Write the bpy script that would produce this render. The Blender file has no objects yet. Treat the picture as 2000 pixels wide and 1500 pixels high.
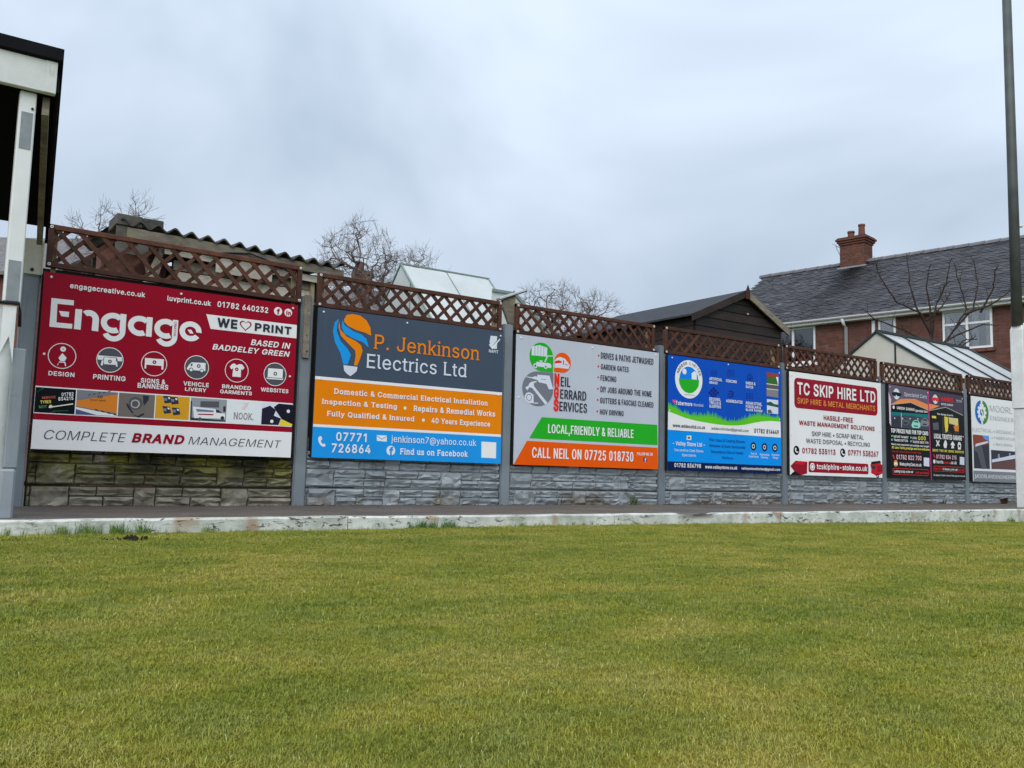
import bpy, bmesh, math, random
import numpy as np
from mathutils import Vector, Matrix
SC = bpy.context.scene
COL = SC.collection
R = math.radians
# ---------------------------------------------------------------- camera
cam = bpy.data.cameras.new('camera'); cam_o = bpy.data.objects.new('camera', cam); COL.objects.link(cam_o)
cam.sensor_width = 36.0; cam.lens = 31.87; cam.clip_start = 0.02; cam.clip_end = 2000
_r = Vector((0.82093825, -0.57051579, 0.02391923)); _u = Vector((-0.07831412, -0.07099862, 0.99439735)); _f = Vector((0.56562116, 0.81821203, 0.10296492))
cam_o.matrix_world = Matrix(((_r.x, _u.x, -_f.x, -0.77208666), (_r.y, _u.y, -_f.y, -6.94657892), (_r.z, _u.z, -_f.z, 0.31352883), (0, 0, 0, 1)))
SC.camera = cam_o
CAM = Vector((-0.772, -6.947, 0.3135))
# ---------------------------------------------------------------- sky and sun (flat winter overcast)
SUN_EL, SUN_AZ = R(46), R(228)           # azimuth clockwise from +Y
world = bpy.data.worlds.new('World'); SC.world = world; world.use_nodes = True
nt = world.node_tree; nt.nodes.clear()
def wn(t, **k):
    n = nt.nodes.new(t)
    for a, b in k.items(): setattr(n, a, b)
    return n
out = wn('ShaderNodeOutputWorld'); bg = wn('ShaderNodeBackground'); bg.inputs['Strength'].default_value = 0.1
sky = wn('ShaderNodeTexSky', sky_type='NISHITA', sun_disc=False, sun_elevation=SUN_EL, sun_rotation=SUN_AZ, air_density=1.0, dust_density=3.0)
tc = wn('ShaderNodeTexCoord')
mp = wn('ShaderNodeMapping'); mp.inputs['Scale'].default_value = (1.0, 1.0, 1.5); mp.inputs['Location'].default_value = (0.3, 1.1, 0.4)
nz = wn('ShaderNodeTexNoise'); nz.inputs['Scale'].default_value = 1.7; nz.inputs['Detail'].default_value = 4.5; nz.inputs['Roughness'].default_value = 0.5; nz.inputs['Distortion'].default_value = 0.5
cr = wn('ShaderNodeValToRGB'); e = cr.color_ramp.elements
e[0].position = 0.38; e[0].color = (2.6, 3.16, 3.88, 1); e[1].position = 0.63; e[1].color = (4.02, 4.62, 5.38, 1)
mx = wn('ShaderNodeMixRGB'); mx.inputs['Fac'].default_value = 0.95
L = nt.links.new
L(tc.outputs['Generated'], mp.inputs['Vector']); L(mp.outputs['Vector'], nz.inputs['Vector']); L(nz.outputs['Fac'], cr.inputs['Fac'])
L(sky.outputs['Color'], mx.inputs['Color1']); L(cr.outputs['Color'], mx.inputs['Color2'])
# overcast sky: brighter towards the zenith
sx = wn('ShaderNodeSeparateXYZ'); L(tc.outputs['Generated'], sx.inputs[0])
ma = wn('ShaderNodeMath', operation='MULTIPLY_ADD'); ma.use_clamp = False; ma.inputs[1].default_value = 0.55; ma.inputs[2].default_value = 0.93
mxz = wn('ShaderNodeMath', operation='MAXIMUM'); mxz.inputs[1].default_value = 0.0
L(sx.outputs['Z'], mxz.inputs[0]); L(mxz.outputs[0], ma.inputs[0])
ms = wn('ShaderNodeVectorMath', operation='SCALE'); L(mx.outputs['Color'], ms.inputs[0]); L(ma.outputs[0], ms.inputs['Scale'])
L(ms.outputs['Vector'], bg.inputs['Color']); L(bg.outputs[0], out.inputs['Surface'])
sl = bpy.data.lights.new('sun', 'SUN'); sl.energy = 1.5; sl.angle = R(70); sl.color = (1.0, 0.97, 0.93)
so = bpy.data.objects.new('sun', sl); COL.objects.link(so)
sd = Vector((math.sin(SUN_AZ) * math.cos(SUN_EL), math.cos(SUN_AZ) * math.cos(SUN_EL), math.sin(SUN_EL)))
so.rotation_euler = sd.to_track_quat('Z', 'Y').to_euler()
vs = SC.view_settings; vs.view_transform = 'Standard'; vs.look = 'None'; vs.exposure = 0.78; vs.gamma = 1.0; vs.use_curve_mapping = False
SC.cycles.max_bounces = 6; SC.cycles.transparent_max_bounces = 12
random.seed(11)

# ---------------------------------------------------------------- helpers
def lin(c):
    c = c / 255.0
    return c / 12.92 if c <= 0.04045 else ((c + 0.055) / 1.055) ** 2.4
def S(r, g, b, k=1.15):
    return (min(.84, lin(r) * k), min(.84, lin(g) * k), min(.84, lin(b) * k))
class NT:
    def __init__(s, name):
        s.m = bpy.data.materials.new(name); s.m.use_nodes = True; s.t = s.m.node_tree; s.t.nodes.clear()
        s.o = s.n('ShaderNodeOutputMaterial'); s.p = s.n('ShaderNodeBsdfPrincipled'); s.l(s.p.outputs[0], s.o.inputs['Surface'])
    def n(s, t, **k):
        x = s.t.nodes.new(t)
        for a, b in k.items(): setattr(x, a, b)
        return x
    def l(s, a, b): s.t.links.new(a, b)
    def noise(s, scale, detail=4, rough=.55, vec=None, dist=0, stretch=None):
        x = s.n('ShaderNodeTexNoise'); x.inputs['Scale'].default_value = scale; x.inputs['Detail'].default_value = detail; x.inputs['Roughness'].default_value = rough; x.inputs['Distortion'].default_value = dist
        if vec is None:
            g = s.n('ShaderNodeNewGeometry'); vec = g.outputs['Position']
        if stretch:
            mpn = s.n('ShaderNodeMapping'); mpn.inputs['Scale'].default_value = stretch; s.l(vec, mpn.inputs['Vector']); vec = mpn.outputs[0]
        s.l(vec, x.inputs['Vector']); return x.outputs['Fac']
    def ramp(s, fac, stops):
        x = s.n('ShaderNodeValToRGB'); el = x.color_ramp.elements
        while len(el) < len(stops): el.new(0.5)
        for k, (p, c) in enumerate(stops):
            el[k].position = p; el[k].color = (*c, 1) if len(c) == 3 else c
        s.l(fac, x.inputs['Fac']); return x.outputs['Color']
    def mix(s, fac, a, b, mode='MIX'):
        x = s.n('ShaderNodeMixRGB', blend_type=mode)
        for sock, v in ((x.inputs['Fac'], fac), (x.inputs['Color1'], a), (x.inputs['Color2'], b)):
            if isinstance(v, (int, float)): sock.default_value = v
            elif isinstance(v, tuple): sock.default_value = (*v, 1)
            else: s.l(v, sock)
        return x.outputs['Color']
    def attr(s, name):
        x = s.n('ShaderNodeAttribute'); x.attribute_name = name; return x.outputs['Color']
    def bump(s, h, strength=.3, dist=.01):
        x = s.n('ShaderNodeBump'); x.inputs['Strength'].default_value = strength; x.inputs['Distance'].default_value = dist; s.l(h, x.inputs['Height']); s.l(x.outputs[0], s.p.inputs['Normal'])
    def fin(s, col=None, rough=.6, spec=.4, metal=0):
        if isinstance(col, tuple): s.p.inputs['Base Color'].default_value = (*col, 1)
        elif col is not None: s.l(col, s.p.inputs['Base Color'])
        if isinstance(rough, (int, float)): s.p.inputs['Roughness'].default_value = rough
        else: s.l(rough, s.p.inputs['Roughness'])
        s.p.inputs['Specular IOR Level'].default_value = spec; s.p.inputs['Metallic'].default_value = metal
        return s.m
def simple(name, col, rough=.6, spec=.4, var=.12, scale=14, metal=0, bump=0):
    t = NT(name); a = tuple(c * (1 - var) for c in col); b = tuple(min(.9, c * (1 + var)) for c in col)
    f = t.noise(scale, 5)
    if bump: t.bump(t.noise(scale * 4, 4), bump, .004)
    return t.fin(t.ramp(f, [(.3, a), (.7, b)]), rough, spec, metal)
def origin(o):
    while o.parent: o = o.parent
    return o.location.copy()
def tag(o, label=None, cat=None, group=None, kind=None):
    if label: o['label'] = label
    if cat: o['category'] = cat
    if group: o['group'] = group
    if kind: o['kind'] = kind
    return o
def thing(name, loc, label, cat, group=None):
    o = bpy.data.objects.new(name, None); COL.objects.link(o); o.location = loc; o.empty_display_size = .1
    return tag(o, label, cat, group)
def link(name, me, parent=None):
    o = bpy.data.objects.new(name, me); COL.objects.link(o)
    if parent is not None: o.parent = parent
    return o
class MB:
    def __init__(s): s.v = []; s.f = []; s.mi = []; s.c = []
    def add(s, vs, fs, mi=0, col=None):
        b = len(s.v); s.v += [tuple(v) for v in vs]; s.f += [tuple(i + b for i in f) for f in fs]; s.mi += [mi] * len(fs)
        s.c += [col or (1, 1, 1)] * len(vs); return s
    def box(s, x0, x1, y0, y1, z0, z1, mi=0, col=None):
        return s.add([(x0, y0, z0), (x1, y0, z0), (x1, y1, z0), (x0, y1, z0), (x0, y0, z1), (x1, y0, z1), (x1, y1, z1), (x0, y1, z1)],
                     [(0, 3, 2, 1), (4, 5, 6, 7), (0, 1, 5, 4), (1, 2, 6, 5), (2, 3, 7, 6), (3, 0, 4, 7)], mi, col)
    def bar(s, p, q, w, d, up=(0, 0, 1), mi=0, col=None):       # rectangular bar from p to q
        p = Vector(p); q = Vector(q); a = (q - p).normalized(); up = Vector(up)
        if abs(a.dot(up)) > .98: up = Vector((0, 1, 0))
        sx = a.cross(up).normalized(); sz = sx.cross(a).normalized()
        vs = []
        for P in (p, q):
            for i, j in ((-1, -1), (1, -1), (1, 1), (-1, 1)): vs.append(P + sx * (i * w / 2) + sz * (j * d / 2))
        return s.add(vs, [(0, 1, 2, 3), (7, 6, 5, 4), (0, 4, 5, 1), (1, 5, 6, 2), (2, 6, 7, 3), (3, 7, 4, 0)], mi, col)
    def tube(s, pts, rad, n=6, mi=0, cap=True, col=None):
        pts = [Vector(p) for p in pts]
        if not hasattr(rad, '__len__'): rad = [rad] * len(pts)
        vs = []; fs = []
        for k, P in enumerate(pts):
            a = (pts[min(k + 1, len(pts) - 1)] - pts[max(k - 1, 0)]).normalized()
            up = Vector((0, 0, 1)) if abs(a.z) < .95 else Vector((1, 0, 0))
            sx = a.cross(up).normalized(); sy = sx.cross(a)
            for i in range(n):
                t = 2 * math.pi * i / n; vs.append(P + sx * (math.cos(t) * rad[k]) + sy * (math.sin(t) * rad[k]))
        for k in range(len(pts) - 1):
            for i in range(n): fs.append((k * n + i, k * n + (i + 1) % n, (k + 1) * n + (i + 1) % n, (k + 1) * n + i))
        if cap: fs.append(tuple(range(n - 1, -1, -1))); fs.append(tuple(range((len(pts) - 1) * n, len(pts) * n)))
        return s.add(vs, fs, mi, col)
    def prism(s, poly, d, mi=0):       # poly: list of 3D points, extruded by vector d
        n = len(poly); d = Vector(d); vs = [Vector(p) for p in poly] + [Vector(p) + d for p in poly]
        fs = [tuple(range(n)), tuple(range(2 * n - 1, n - 1, -1))] + [(i, i + n, (i + 1) % n + n, (i + 1) % n) for i in range(n)]
        return s.add(vs, fs, mi)
    def build(s, name, mats, parent=None, bevel=0, smooth=False, seg=1, xf=None):
        me = bpy.data.meshes.new(name); vs = s.v
        if xf: vs = [xf(v) for v in vs]
        if parent is not None:
            o = origin(parent); vs = [(v[0] - o.x, v[1] - o.y, v[2] - o.z) for v in vs]
        me.from_pydata([tuple(v) for v in vs], [], s.f)
        if not isinstance(mats, (list, tuple)): mats = [mats]
        for m in mats: me.materials.append(m)
        if len(mats) > 1: me.polygons.foreach_set('material_index', s.mi)
        if any(c != (1, 1, 1) for c in s.c):
            a = me.color_attributes.new('tint', 'FLOAT_COLOR', 'POINT'); a.data.foreach_set('color', np.array([(*c, 1) for c in s.c], dtype=np.float32).ravel())
        bm = bmesh.new(); bm.from_mesh(me); bmesh.ops.recalc_face_normals(bm, faces=bm.faces)
        if bevel:
            bmesh.ops.bevel(bm, geom=[e for e in bm.edges if len(e.link_faces) == 2 and e.calc_face_angle(0) > .6], offset=bevel, segments=seg, affect='EDGES', clamp_overlap=True)
        bm.to_mesh(me); bm.free()
        if smooth: me.polygons.foreach_set('use_smooth', [True] * len(me.polygons))
        me.update(); return link(name, me, parent)
rnd = random.uniform
def N1(x, y, z=0.0):
    from mathutils import noise
    return noise.noise(Vector((x, y, z)))
# ---------------------------------------------------------------- materials
def m_grass(blade):
    t = NT('turf_blade' if blade else 'turf_soil')
    g = t.n('ShaderNodeNewGeometry').outputs['Position']
    big = t.noise(.55, 3, .5, g, .6); mid = t.noise(2.3, 4, .55, g, .4, (1, 1.5, 1)); fine = t.noise(11, 3, .6, g)
    c = t.ramp(big, [(.34, (.142, .188, .021)), (.5, (.240, .262, .033)), (.66, (.335, .298, .052))])
    c2 = t.ramp(mid, [(.36, (.122, .182, .025)), (.5, (.246, .264, .038)), (.64, (.370, .335, .085))])
    c = t.mix(.55, c, c2)
    c = t.mix(t.ramp(fine, [(.4, (0, 0, 0)), (.75, (.5, .5, .5))]), c, (.215, .260, .080))
    if blade:
        c = t.mix(1.0, c, t.attr('tint'), 'MULTIPLY')
        t.p.inputs['Transmission Weight'].default_value = 0
        return t.fin(c, .6, .15)
    c = t.mix(1.0, c, (.80, .78, .70), 'MULTIPLY'); t.bump(t.noise(240, 3), .9, .012)
    return t.fin(c, .9, .1)
GRASS_B = m_grass(True); GRASS_S = m_grass(False)
def m_path():
    t = NT('tarmac'); g = t.n('ShaderNodeNewGeometry').outputs['Position']
    sp = t.noise(190, 2, .6, g); bl = t.noise(1.4, 4, .6, g)
    c = t.ramp(sp, [(.35, (.058, .049, .040)), (.58, (.125, .107, .087)), (.67, (.36, .33, .28))])
    c = t.mix(t.ramp(bl, [(.42, (0, 0, 0)), (.62, (.7, .7, .7))]), c, (.085, .070, .062)); t.bump(sp, .5, .006)
    return t.fin(c, t.ramp(bl, [(.35, (.55,) * 3), (.65, (.85,) * 3)]), .25)
PATH = m_path()
def m_kerb():
    t = NT('peeling_white_paint'); g = t.n('ShaderNodeNewGeometry').outputs['Position']
    a = t.noise(24, 7, .74, g, .6, (.5, 1, 1.4)); d = t.noise(60, 3, .6, g)
    paint = t.ramp(t.noise(5, 5, .65, g), [(.3, (.36, .39, .34)), (.5, (.58, .60, .56)), (.68, (.72, .73, .71))])
    paint = t.mix(t.ramp(t.noise(16, 5, .7, g), [(.52, (0, 0, 0)), (.72, (.6, .6, .6))]), paint, (.27, .31, .22))
    wood = t.ramp(d, [(.3, (.010, .008, .006)), (.7, (.075, .045, .03))])
    m = t.ramp(a, [(.565, (0, 0, 0)), (.59, (.9, .9, .9))])
    big = t.ramp(t.noise(1.3, 3, .5, g), [(.36, (0, 0, 0)), (.5, (1, 1, 1))]); m = t.mix(1.0, m, big, 'MULTIPLY')
    m = t.mix(1.0, m, t.attr('tint'), 'LIGHTEN')
    c = t.mix(m, paint, wood)
    rust = t.ramp(t.noise(5.5, 2, .4, g, 0, (.8, 1, .5)), [(.66, (0, 0, 0)), (.73, (.6, .6, .6))])
    c = t.mix(rust, c, (.30, .15, .06)); t.bump(a, .6, .01)
    return t.fin(c, .6, .35)
KERB = m_kerb()
def m_paintgrey(name, base, dirt=.35, stain=False):
    t = NT(name); g = t.n('ShaderNodeNewGeometry').outputs['Position']
    a = t.noise(3.5, 5, .6, g); b = t.noise(26, 5, .65, g); st = t.noise(6, 4, .6, g, 0, (3.5, 3.5, .25))
    c = t.ramp(a, [(.3, tuple(x * .86 for x in base)), (.7, tuple(x * 1.12 for x in base))])
    c = t.mix(t.ramp(st, [(.56, (0, 0, 0)), (.72, (dirt,) * 3)]), c, (.075, .078, .06))
    c = t.mix(t.ramp(b, [(.62, (0, 0, 0)), (.78, (dirt,) * 3)]), c, (.05, .052, .048))
    c = t.mix(1.0, c, t.ramp(t.n('ShaderNodeObjectInfo').outputs['Random'], [(0, (.82, .83, .82)), (1, (1.1, 1.09, 1.07))]), 'MULTIPLY')
    if stain:
        sz = t.n('ShaderNodeSeparateXYZ'); t.l(g, sz.inputs[0]); mr = t.n('ShaderNodeMapRange'); mr.inputs['From Min'].default_value = .24; mr.inputs['From Max'].default_value = .10; t.l(sz.outputs['Z'], mr.inputs['Value'])
        mu = t.n('ShaderNodeMath', operation='MULTIPLY'); t.l(mr.outputs[0], mu.inputs[0]); t.l(t.ramp(t.noise(1.7, 5, .65, g, .4), [(.46, (0, 0, 0)), (.60, (.85,) * 3)]), mu.inputs[1])
        c = t.mix(mu.outputs[0], c, t.ramp(b, [(.3, (.10, .085, .055)), (.7, (.26, .22, .17))]))      # flaked paint and algae low on the boards
    t.bump(b, .25, .004); return t.fin(c, .62, .35)
POST = m_paintgrey('grey_painted_concrete', (.205, .240, .270))
STONE_G = m_paintgrey('grey_painted_stone', (.345, .385, .415), .5, True)
def m_moss():
    t = NT('mossy_stone'); g = t.n('ShaderNodeNewGeometry').outputs['Position']
    a = t.noise(9, 5, .6, g); b = t.noise(2.6, 4, .6, g, .4); c2 = t.noise(40, 4, .6, g)
    sepz = t.n('ShaderNodeSeparateXYZ'); t.l(g, sepz.inputs[0])
    c = t.ramp(a, [(.28, (.12, .11, .083)), (.5, (.25, .232, .185)), (.72, (.39, .362, .295))])
    up = t.n('ShaderNodeMapRange'); up.inputs['From Min'].default_value = .12; up.inputs['From Max'].default_value = .36; t.l(sepz.outputs['Z'], up.inputs['Value'])
    mm = t.n('ShaderNodeMath', operation='MULTIPLY'); t.l(t.ramp(b, [(.37, (0, 0, 0)), (.49, (1, 1, 1))]), mm.inputs[0]); t.l(up.outputs[0], mm.inputs[1])
    c = t.mix(mm.outputs[0], c, t.ramp(c2, [(.3, (.085, .085, .012)), (.7, (.20, .19, .03))]))
    blk = t.ramp(t.noise(2.1, 4, .55, g, .3), [(.46, (0, 0, 0)), (.58, (.95,) * 3)])
    mk = t.n('ShaderNodeMath', operation='MULTIPLY'); t.l(blk, mk.inputs[0]); t.l(up.outputs[0], mk.inputs[1])
    c = t.mix(mk.outputs[0], c, (.022, .021, .015)); t.bump(c2, .5, .006)
    return t.fin(c, .85, .2)
STONE_M = m_moss()
BOARD_G = simple('grey_joint_shade', (.10, .115, .125), .8, .2, .2, 20); BOARD_M = simple('mossy_joint_shade', (.04, .036, .024), .9, .1, .35, 20)  # joint boards coloured darker to stand in for shade in the crevices
BLACK = simple('black_paint', (.012, .013, .015), .55, .35, .3, 30)
def m_wood(name, a, b, scale=1.0, rough=.7, lichen=None, axis=(1, 1, 1)):
    t = NT(name); g = t.n('ShaderNodeNewGeometry').outputs['Position']
    gr = t.noise(22 * scale, 5, .65, g, .8, axis); bl = t.noise(3.1 * scale, 4, .6, g)
    c = t.ramp(gr, [(.3, a), (.7, b)]); c = t.mix(t.ramp(bl, [(.4, (0, 0, 0)), (.7, (.55,) * 3)]), c, tuple(x * .55 for x in a))
    if lichen: c = t.mix(t.ramp(t.noise(13, 4, .65, g), [(.55, (0, 0, 0)), (.66, (.7,) * 3)]), c, lichen)
    c = t.mix(1.0, c, t.ramp(t.n('ShaderNodeObjectInfo').outputs['Random'], [(0, (.66, .66, .68)), (1, (1.3, 1.24, 1.18))]), 'MULTIPLY')
    t.bump(gr, .35, .004); return t.fin(c, rough, .3)
TRELLIS = m_wood('brown_stained_timber', (.050, .0185, .0105), (.125, .046, .025), 1.0, .6)
PALEWOOD = m_wood('pale_batten_timber', (.28, .22, .13), (.42, .34, .21))
OLDWOOD = m_wood('weathered_grey_timber', (.12, .105, .085), (.30, .27, .225), .7, .85, (.21, .21, .10), (.25, 1, 1))
OLDWOOD2 = m_wood('weathered_pale_timber', (.33, .31, .26), (.56, .53, .47), .7, .85, (.24, .25, .14), (.25, 1, 1))
DARKWOOD = m_wood('dark_shed_timber', (.013, .0085, .0065), (.042, .028, .022), .7, .6, None, (.2, 1, 1.5))
FELT = simple('roof_felt', (.034, .037, .045), .8, .3, .25, 9, 0, .5)
CEMENT = m_wood('asbestos_cement', (.07, .068, .06), (.17, .165, .15), .6, .9, (.045, .055, .03))
SILVER = simple('aluminium_trim', (.55, .57, .60), .4, .5, .1, 10, .3)
WHITEM = simple('white_gloss_paint', (.74, .76, .76), .4, .45, .07, 5)
def m_whitedirty(name='dirty_white_paint'):
    t = NT(name); g = t.n('ShaderNodeNewGeometry').outputs['Position']
    c = t.ramp(t.noise(5, 5, .65, g), [(.3, (.56, .585, .57)), (.65, (.72, .74, .73))])
    c = t.mix(t.ramp(t.noise(9, 5, .7, g, 0, (2, 2, .5)), [(.60, (0, 0, 0)), (.75, (.6,) * 3)]), c, (.33, .28, .19)); return t.fin(c, .5, .4)
WHITED = m_whitedirty()
def m_cream():
    t = NT('cream_rusty_metal'); g = t.n('ShaderNodeNewGeometry').outputs['Position']
    c = t.ramp(t.noise(6, 4, .6, g), [(.3, (.45, .43, .34)), (.7, (.62, .61, .53))]); c = t.mix(t.ramp(t.noise(12, 5, .7, g), [(.58, (0, 0, 0)), (.68, (.85,) * 3)]), c, (.17, .10, .045)); return t.fin(c, .6, .35)
CREAMM = m_cream()
SOFFIT = simple('black_soffit', (.0045, .005, .007), .8, .15, .3, 8)
GREYPATCH = simple('grey_patch', (.235, .265, .29), .6, .35, .12, 20)
GALV = m_paintgrey('galvanised_grey', (.27, .31, .345), .4)

# ---------------------------------------------------------------- ground, green, path, kerb
g = MB(); g.add([(-900, -900, -.12), (1200, -900, -.12), (1200, 1500, -.12), (-900, 1500, -.12)], [(0, 1, 2, 3)])
GARDEN = simple('garden_soil', (.075, .085, .035), .9, .1, .35, .8)
tag(g.build('ground', GARDEN), kind='structure')
pz = lambda x: .042 + .0053 * x
def gz(x, y):
    k = float(np.interp(x, (-.3, 1.3, 2.8, 5.7, 10.0), (-.024, -.020, -.008, -.014, -.036))); f = min(1, max(0, (y + 4.0) / 2.0))
    return -.032 * (1 - f) + k * f + .005 * N1(x * .5, y * .5, 3) * (1 - .7 * f) + .002 * N1(x * 2.1, y * 2.1, 8)
xs = np.linspace(-9, 22, 94); ys = np.linspace(-14, -1.86, 52); vs = []; fs = []
for j, y in enumerate(ys):
    for i, x in enumerate(xs): vs.append((x, y, gz(x, y)))
for j in range(len(ys) - 1):
    for i in range(len(xs) - 1): a = j * len(xs) + i; fs.append((a, a + 1, a + 1 + len(xs), a + len(xs)))
g = MB(); g.add(vs, fs); tag(g.build('bowling_green', GRASS_S, smooth=True), kind='structure')
g = MB(); n = 60; vs = []; fs = []
for i in range(n + 1):
    x = -6 + 26 * i / n
    for y in (-1.83, -1.2, -.6, .04): vs.append((x, y, pz(x) + .004 * N1(x * 1.3, y * 2)))
for i in range(n):
    for j in range(3): a = i * 4 + j; fs.append((a, a + 4, a + 5, a + 1))
g.add(vs, fs); tag(g.build('path', PATH, smooth=True), kind='structure')
kerb = bpy.data.objects.new('kerb', None); COL.objects.link(kerb); kerb.location = (0, -1.87, 0); tag(kerb, kind='structure')
x = -4.2
kb = [1.75, 2.05, 1.95, 2.1, 1.85, 1.2, 2.2, 2.0, 2.1, 1.9, 2.0, 2.0]
for li in kb:
    n = max(8, int(li / .09)); vs = []; fs = []; cs = []; off = rnd(-.003, .003); tilt = rnd(-.003, .003)
    for i in range(n + 1):
        xx = x + (li - .006) * i / n; top = pz(xx) + .010 + off + tilt * i / n + .0035 * N1(xx * 3, 5) + .0025 * N1(xx * 13, 7)
        brk = 1.0 if 4.30 < xx < 4.72 else 0.0; top -= brk * (.012 + .010 * N1(xx * 19, 3))
        fy = -1.905 + .004 * N1(xx * 2.5, 9) + off * .5; e = .010 + .006 * N1(xx * 11, 2)
        vs += [(xx, fy - .004, -.10), (xx, fy + .001 * N1(xx * 20, 4), top * .4), (xx, fy, top - e), (xx, fy + e, top), (xx, -1.815, top - .001), (xx, -1.812, -.10)]; cs += [(.001, .001, .001), (.001, .001, .001), (brk * rnd(.5, 1),) * 3, (brk,) * 3, (.001,) * 3, (.001,) * 3]
    for i in range(n):
        for j in range(5): a = i * 6 + j; fs.append((a, a + 6, a + 7, a + 1))
    fs += [(0, 1, 2, 3, 4, 5), tuple(n * 6 + k for k in (5, 4, 3, 2, 1, 0))]
    m = MB(); m.add(vs, fs); m.c = cs; m.build('kerb_board', KERB, kerb); x += li

# ---------------------------------------------------------------- grass blades
def tuft(name, nb, rad, h0, h1, w, lean, seed, tall=False):
    rs = random.Random(seed); m = MB()
    for k in range(nb):
        a = rs.uniform(0, 6.283); r = rad * math.sqrt(rs.random()); bx, by = r * math.cos(a), r * math.sin(a)
        d = rs.uniform(0, 6.283); h = rs.uniform(h0, h1); ln = rs.uniform(.25, 1) * lean * h; ww = w * rs.uniform(.7, 1.3)
        dx, dy = math.cos(d), math.sin(d); px, py = -dy * ww / 2, dx * ww / 2
        v = rs.choice([.80, .88, .95, 1.0, 1.06, 1.16]); t = rs.random()
        col = (v * (1.18 if t > .72 else 1.0), v, v * (1.25 if t > .9 else .9)) if not tall else (v * .62, v * .95, v * .9)
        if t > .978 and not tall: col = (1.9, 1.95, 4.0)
        m.add([(bx - px, by - py, -.004), (bx + px, by + py, -.004), (bx + dx * ln * .35 + px * .85, by + dy * ln * .35 + py * .85, h * .62), (bx + dx * ln * .35 - px * .85, by + dy * ln * .35 - py * .85, h * .62), (bx + dx * ln, by + dy * ln, h)],
              [(0, 1, 2, 3), (3, 2, 4)], 0, col)
    o = m.build(name, GRASS_B); COL.objects.unlink(o); return o
def scatter(name, pts, rots, scl, idx, variants, label, cat):
    c = bpy.data.collections.new(name + '_kinds')
    for v in variants: c.objects.link(v)
    me = bpy.data.meshes.new(name); me.from_pydata(pts, [], []); n = len(pts)
    a = me.attributes.new('rot', 'FLOAT_VECTOR', 'POINT'); a.data.foreach_set('vector', np.array(rots, dtype=np.float32).ravel())
    a = me.attributes.new('scl', 'FLOAT', 'POINT'); a.data.foreach_set('value', np.array(scl, dtype=np.float32))
    a = me.attributes.new('idx', 'INT', 'POINT'); a.data.foreach_set('value', np.array(idx, dtype=np.int32))
    o = link(name, me); tag(o, label, cat, kind='stuff')
    ng = bpy.data.node_groups.new(name, 'GeometryNodeTree'); ng.interface.new_socket('Geometry', in_out='INPUT', socket_type='NodeSocketGeometry'); ng.interface.new_socket('Geometry', in_out='OUTPUT', socket_type='NodeSocketGeometry')
    gi = ng.nodes.new('NodeGroupInput'); go = ng.nodes.new('NodeGroupOutput'); ip = ng.nodes.new('GeometryNodeInstanceOnPoints'); ci = ng.nodes.new('GeometryNodeCollectionInfo')
    ci.inputs['Collection'].default_value = c; ci.inputs['Separate Children'].default_value = True; ci.inputs['Reset Children'].default_value = True; ip.inputs['Pick Instance'].default_value = True
    def na(t, nm):
        q = ng.nodes.new('GeometryNodeInputNamedAttribute'); q.data_type = t; q.inputs['Name'].default_value = nm; return [s for s in q.outputs if s.enabled and s.name == 'Attribute'][0]
    ng.links.new(gi.outputs[0], ip.inputs['Points']); ng.links.new(ci.outputs[0], ip.inputs['Instance']); ng.links.new(na('INT', 'idx'), ip.inputs['Instance Index'])
    ng.links.new(na('FLOAT_VECTOR', 'rot'), ip.inputs['Rotation']); ng.links.new(na('FLOAT', 'scl'), ip.inputs['Scale']); ng.links.new(ip.outputs[0], go.inputs[0])
    md = o.modifiers.new('scatter', 'NODES'); md.node_group = ng; return o
rs = np.random.RandomState(5)
pts = []; rots = []; scl = []; idx = []
def spread(x0, x1, y0, y1, dens, s0, s1, cond=None):
    n = int((x1 - x0) * (y1 - y0) * dens); X = rs.uniform(x0, x1, n); Yv = rs.uniform(y0, y1, n)
    for a, b in zip(X, Yv):
        if cond and not cond(a, b): continue
        pts.append((a, b, gz(a, b))); rots.append((rs.normal(0, .08), rs.normal(0, .08), rs.uniform(0, 6.28))); scl.append(rs.uniform(s0, s1)); idx.append(rs.randint(0, 6))
dist = lambda a, b: math.hypot(a + .77, b + 6.95)
wedge = lambda a, b: (lambda ang: -22 < ang < 82)(math.degrees(math.atan2(a + 1.25, b + 7.7)))
spread(-2.5, 3.5, -6.9, -3.5, 4200, .65, 1.0, lambda a, b: dist(a, b) < 2.2 and wedge(a, b))
spread(-4, 5.5, -6.9, -1.92, 1500, .85, 1.3, lambda a, b: 2.2 <= dist(a, b) < 4.6 and wedge(a, b))
spread(-5, 15, -6.9, -1.92, 560, 1.0, 1.6, lambda a, b: 4.6 <= dist(a, b) and wedge(a, b))
kinds = [tuft('tuft', 44, .025, .003, .0085, .0012, 1.7, 40 + k) for k in range(6)]
scatter('lawn_grass', pts, rots, scl, idx, kinds, 'short winter turf of the bowling green, patchy green and straw', 'grass')
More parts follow.
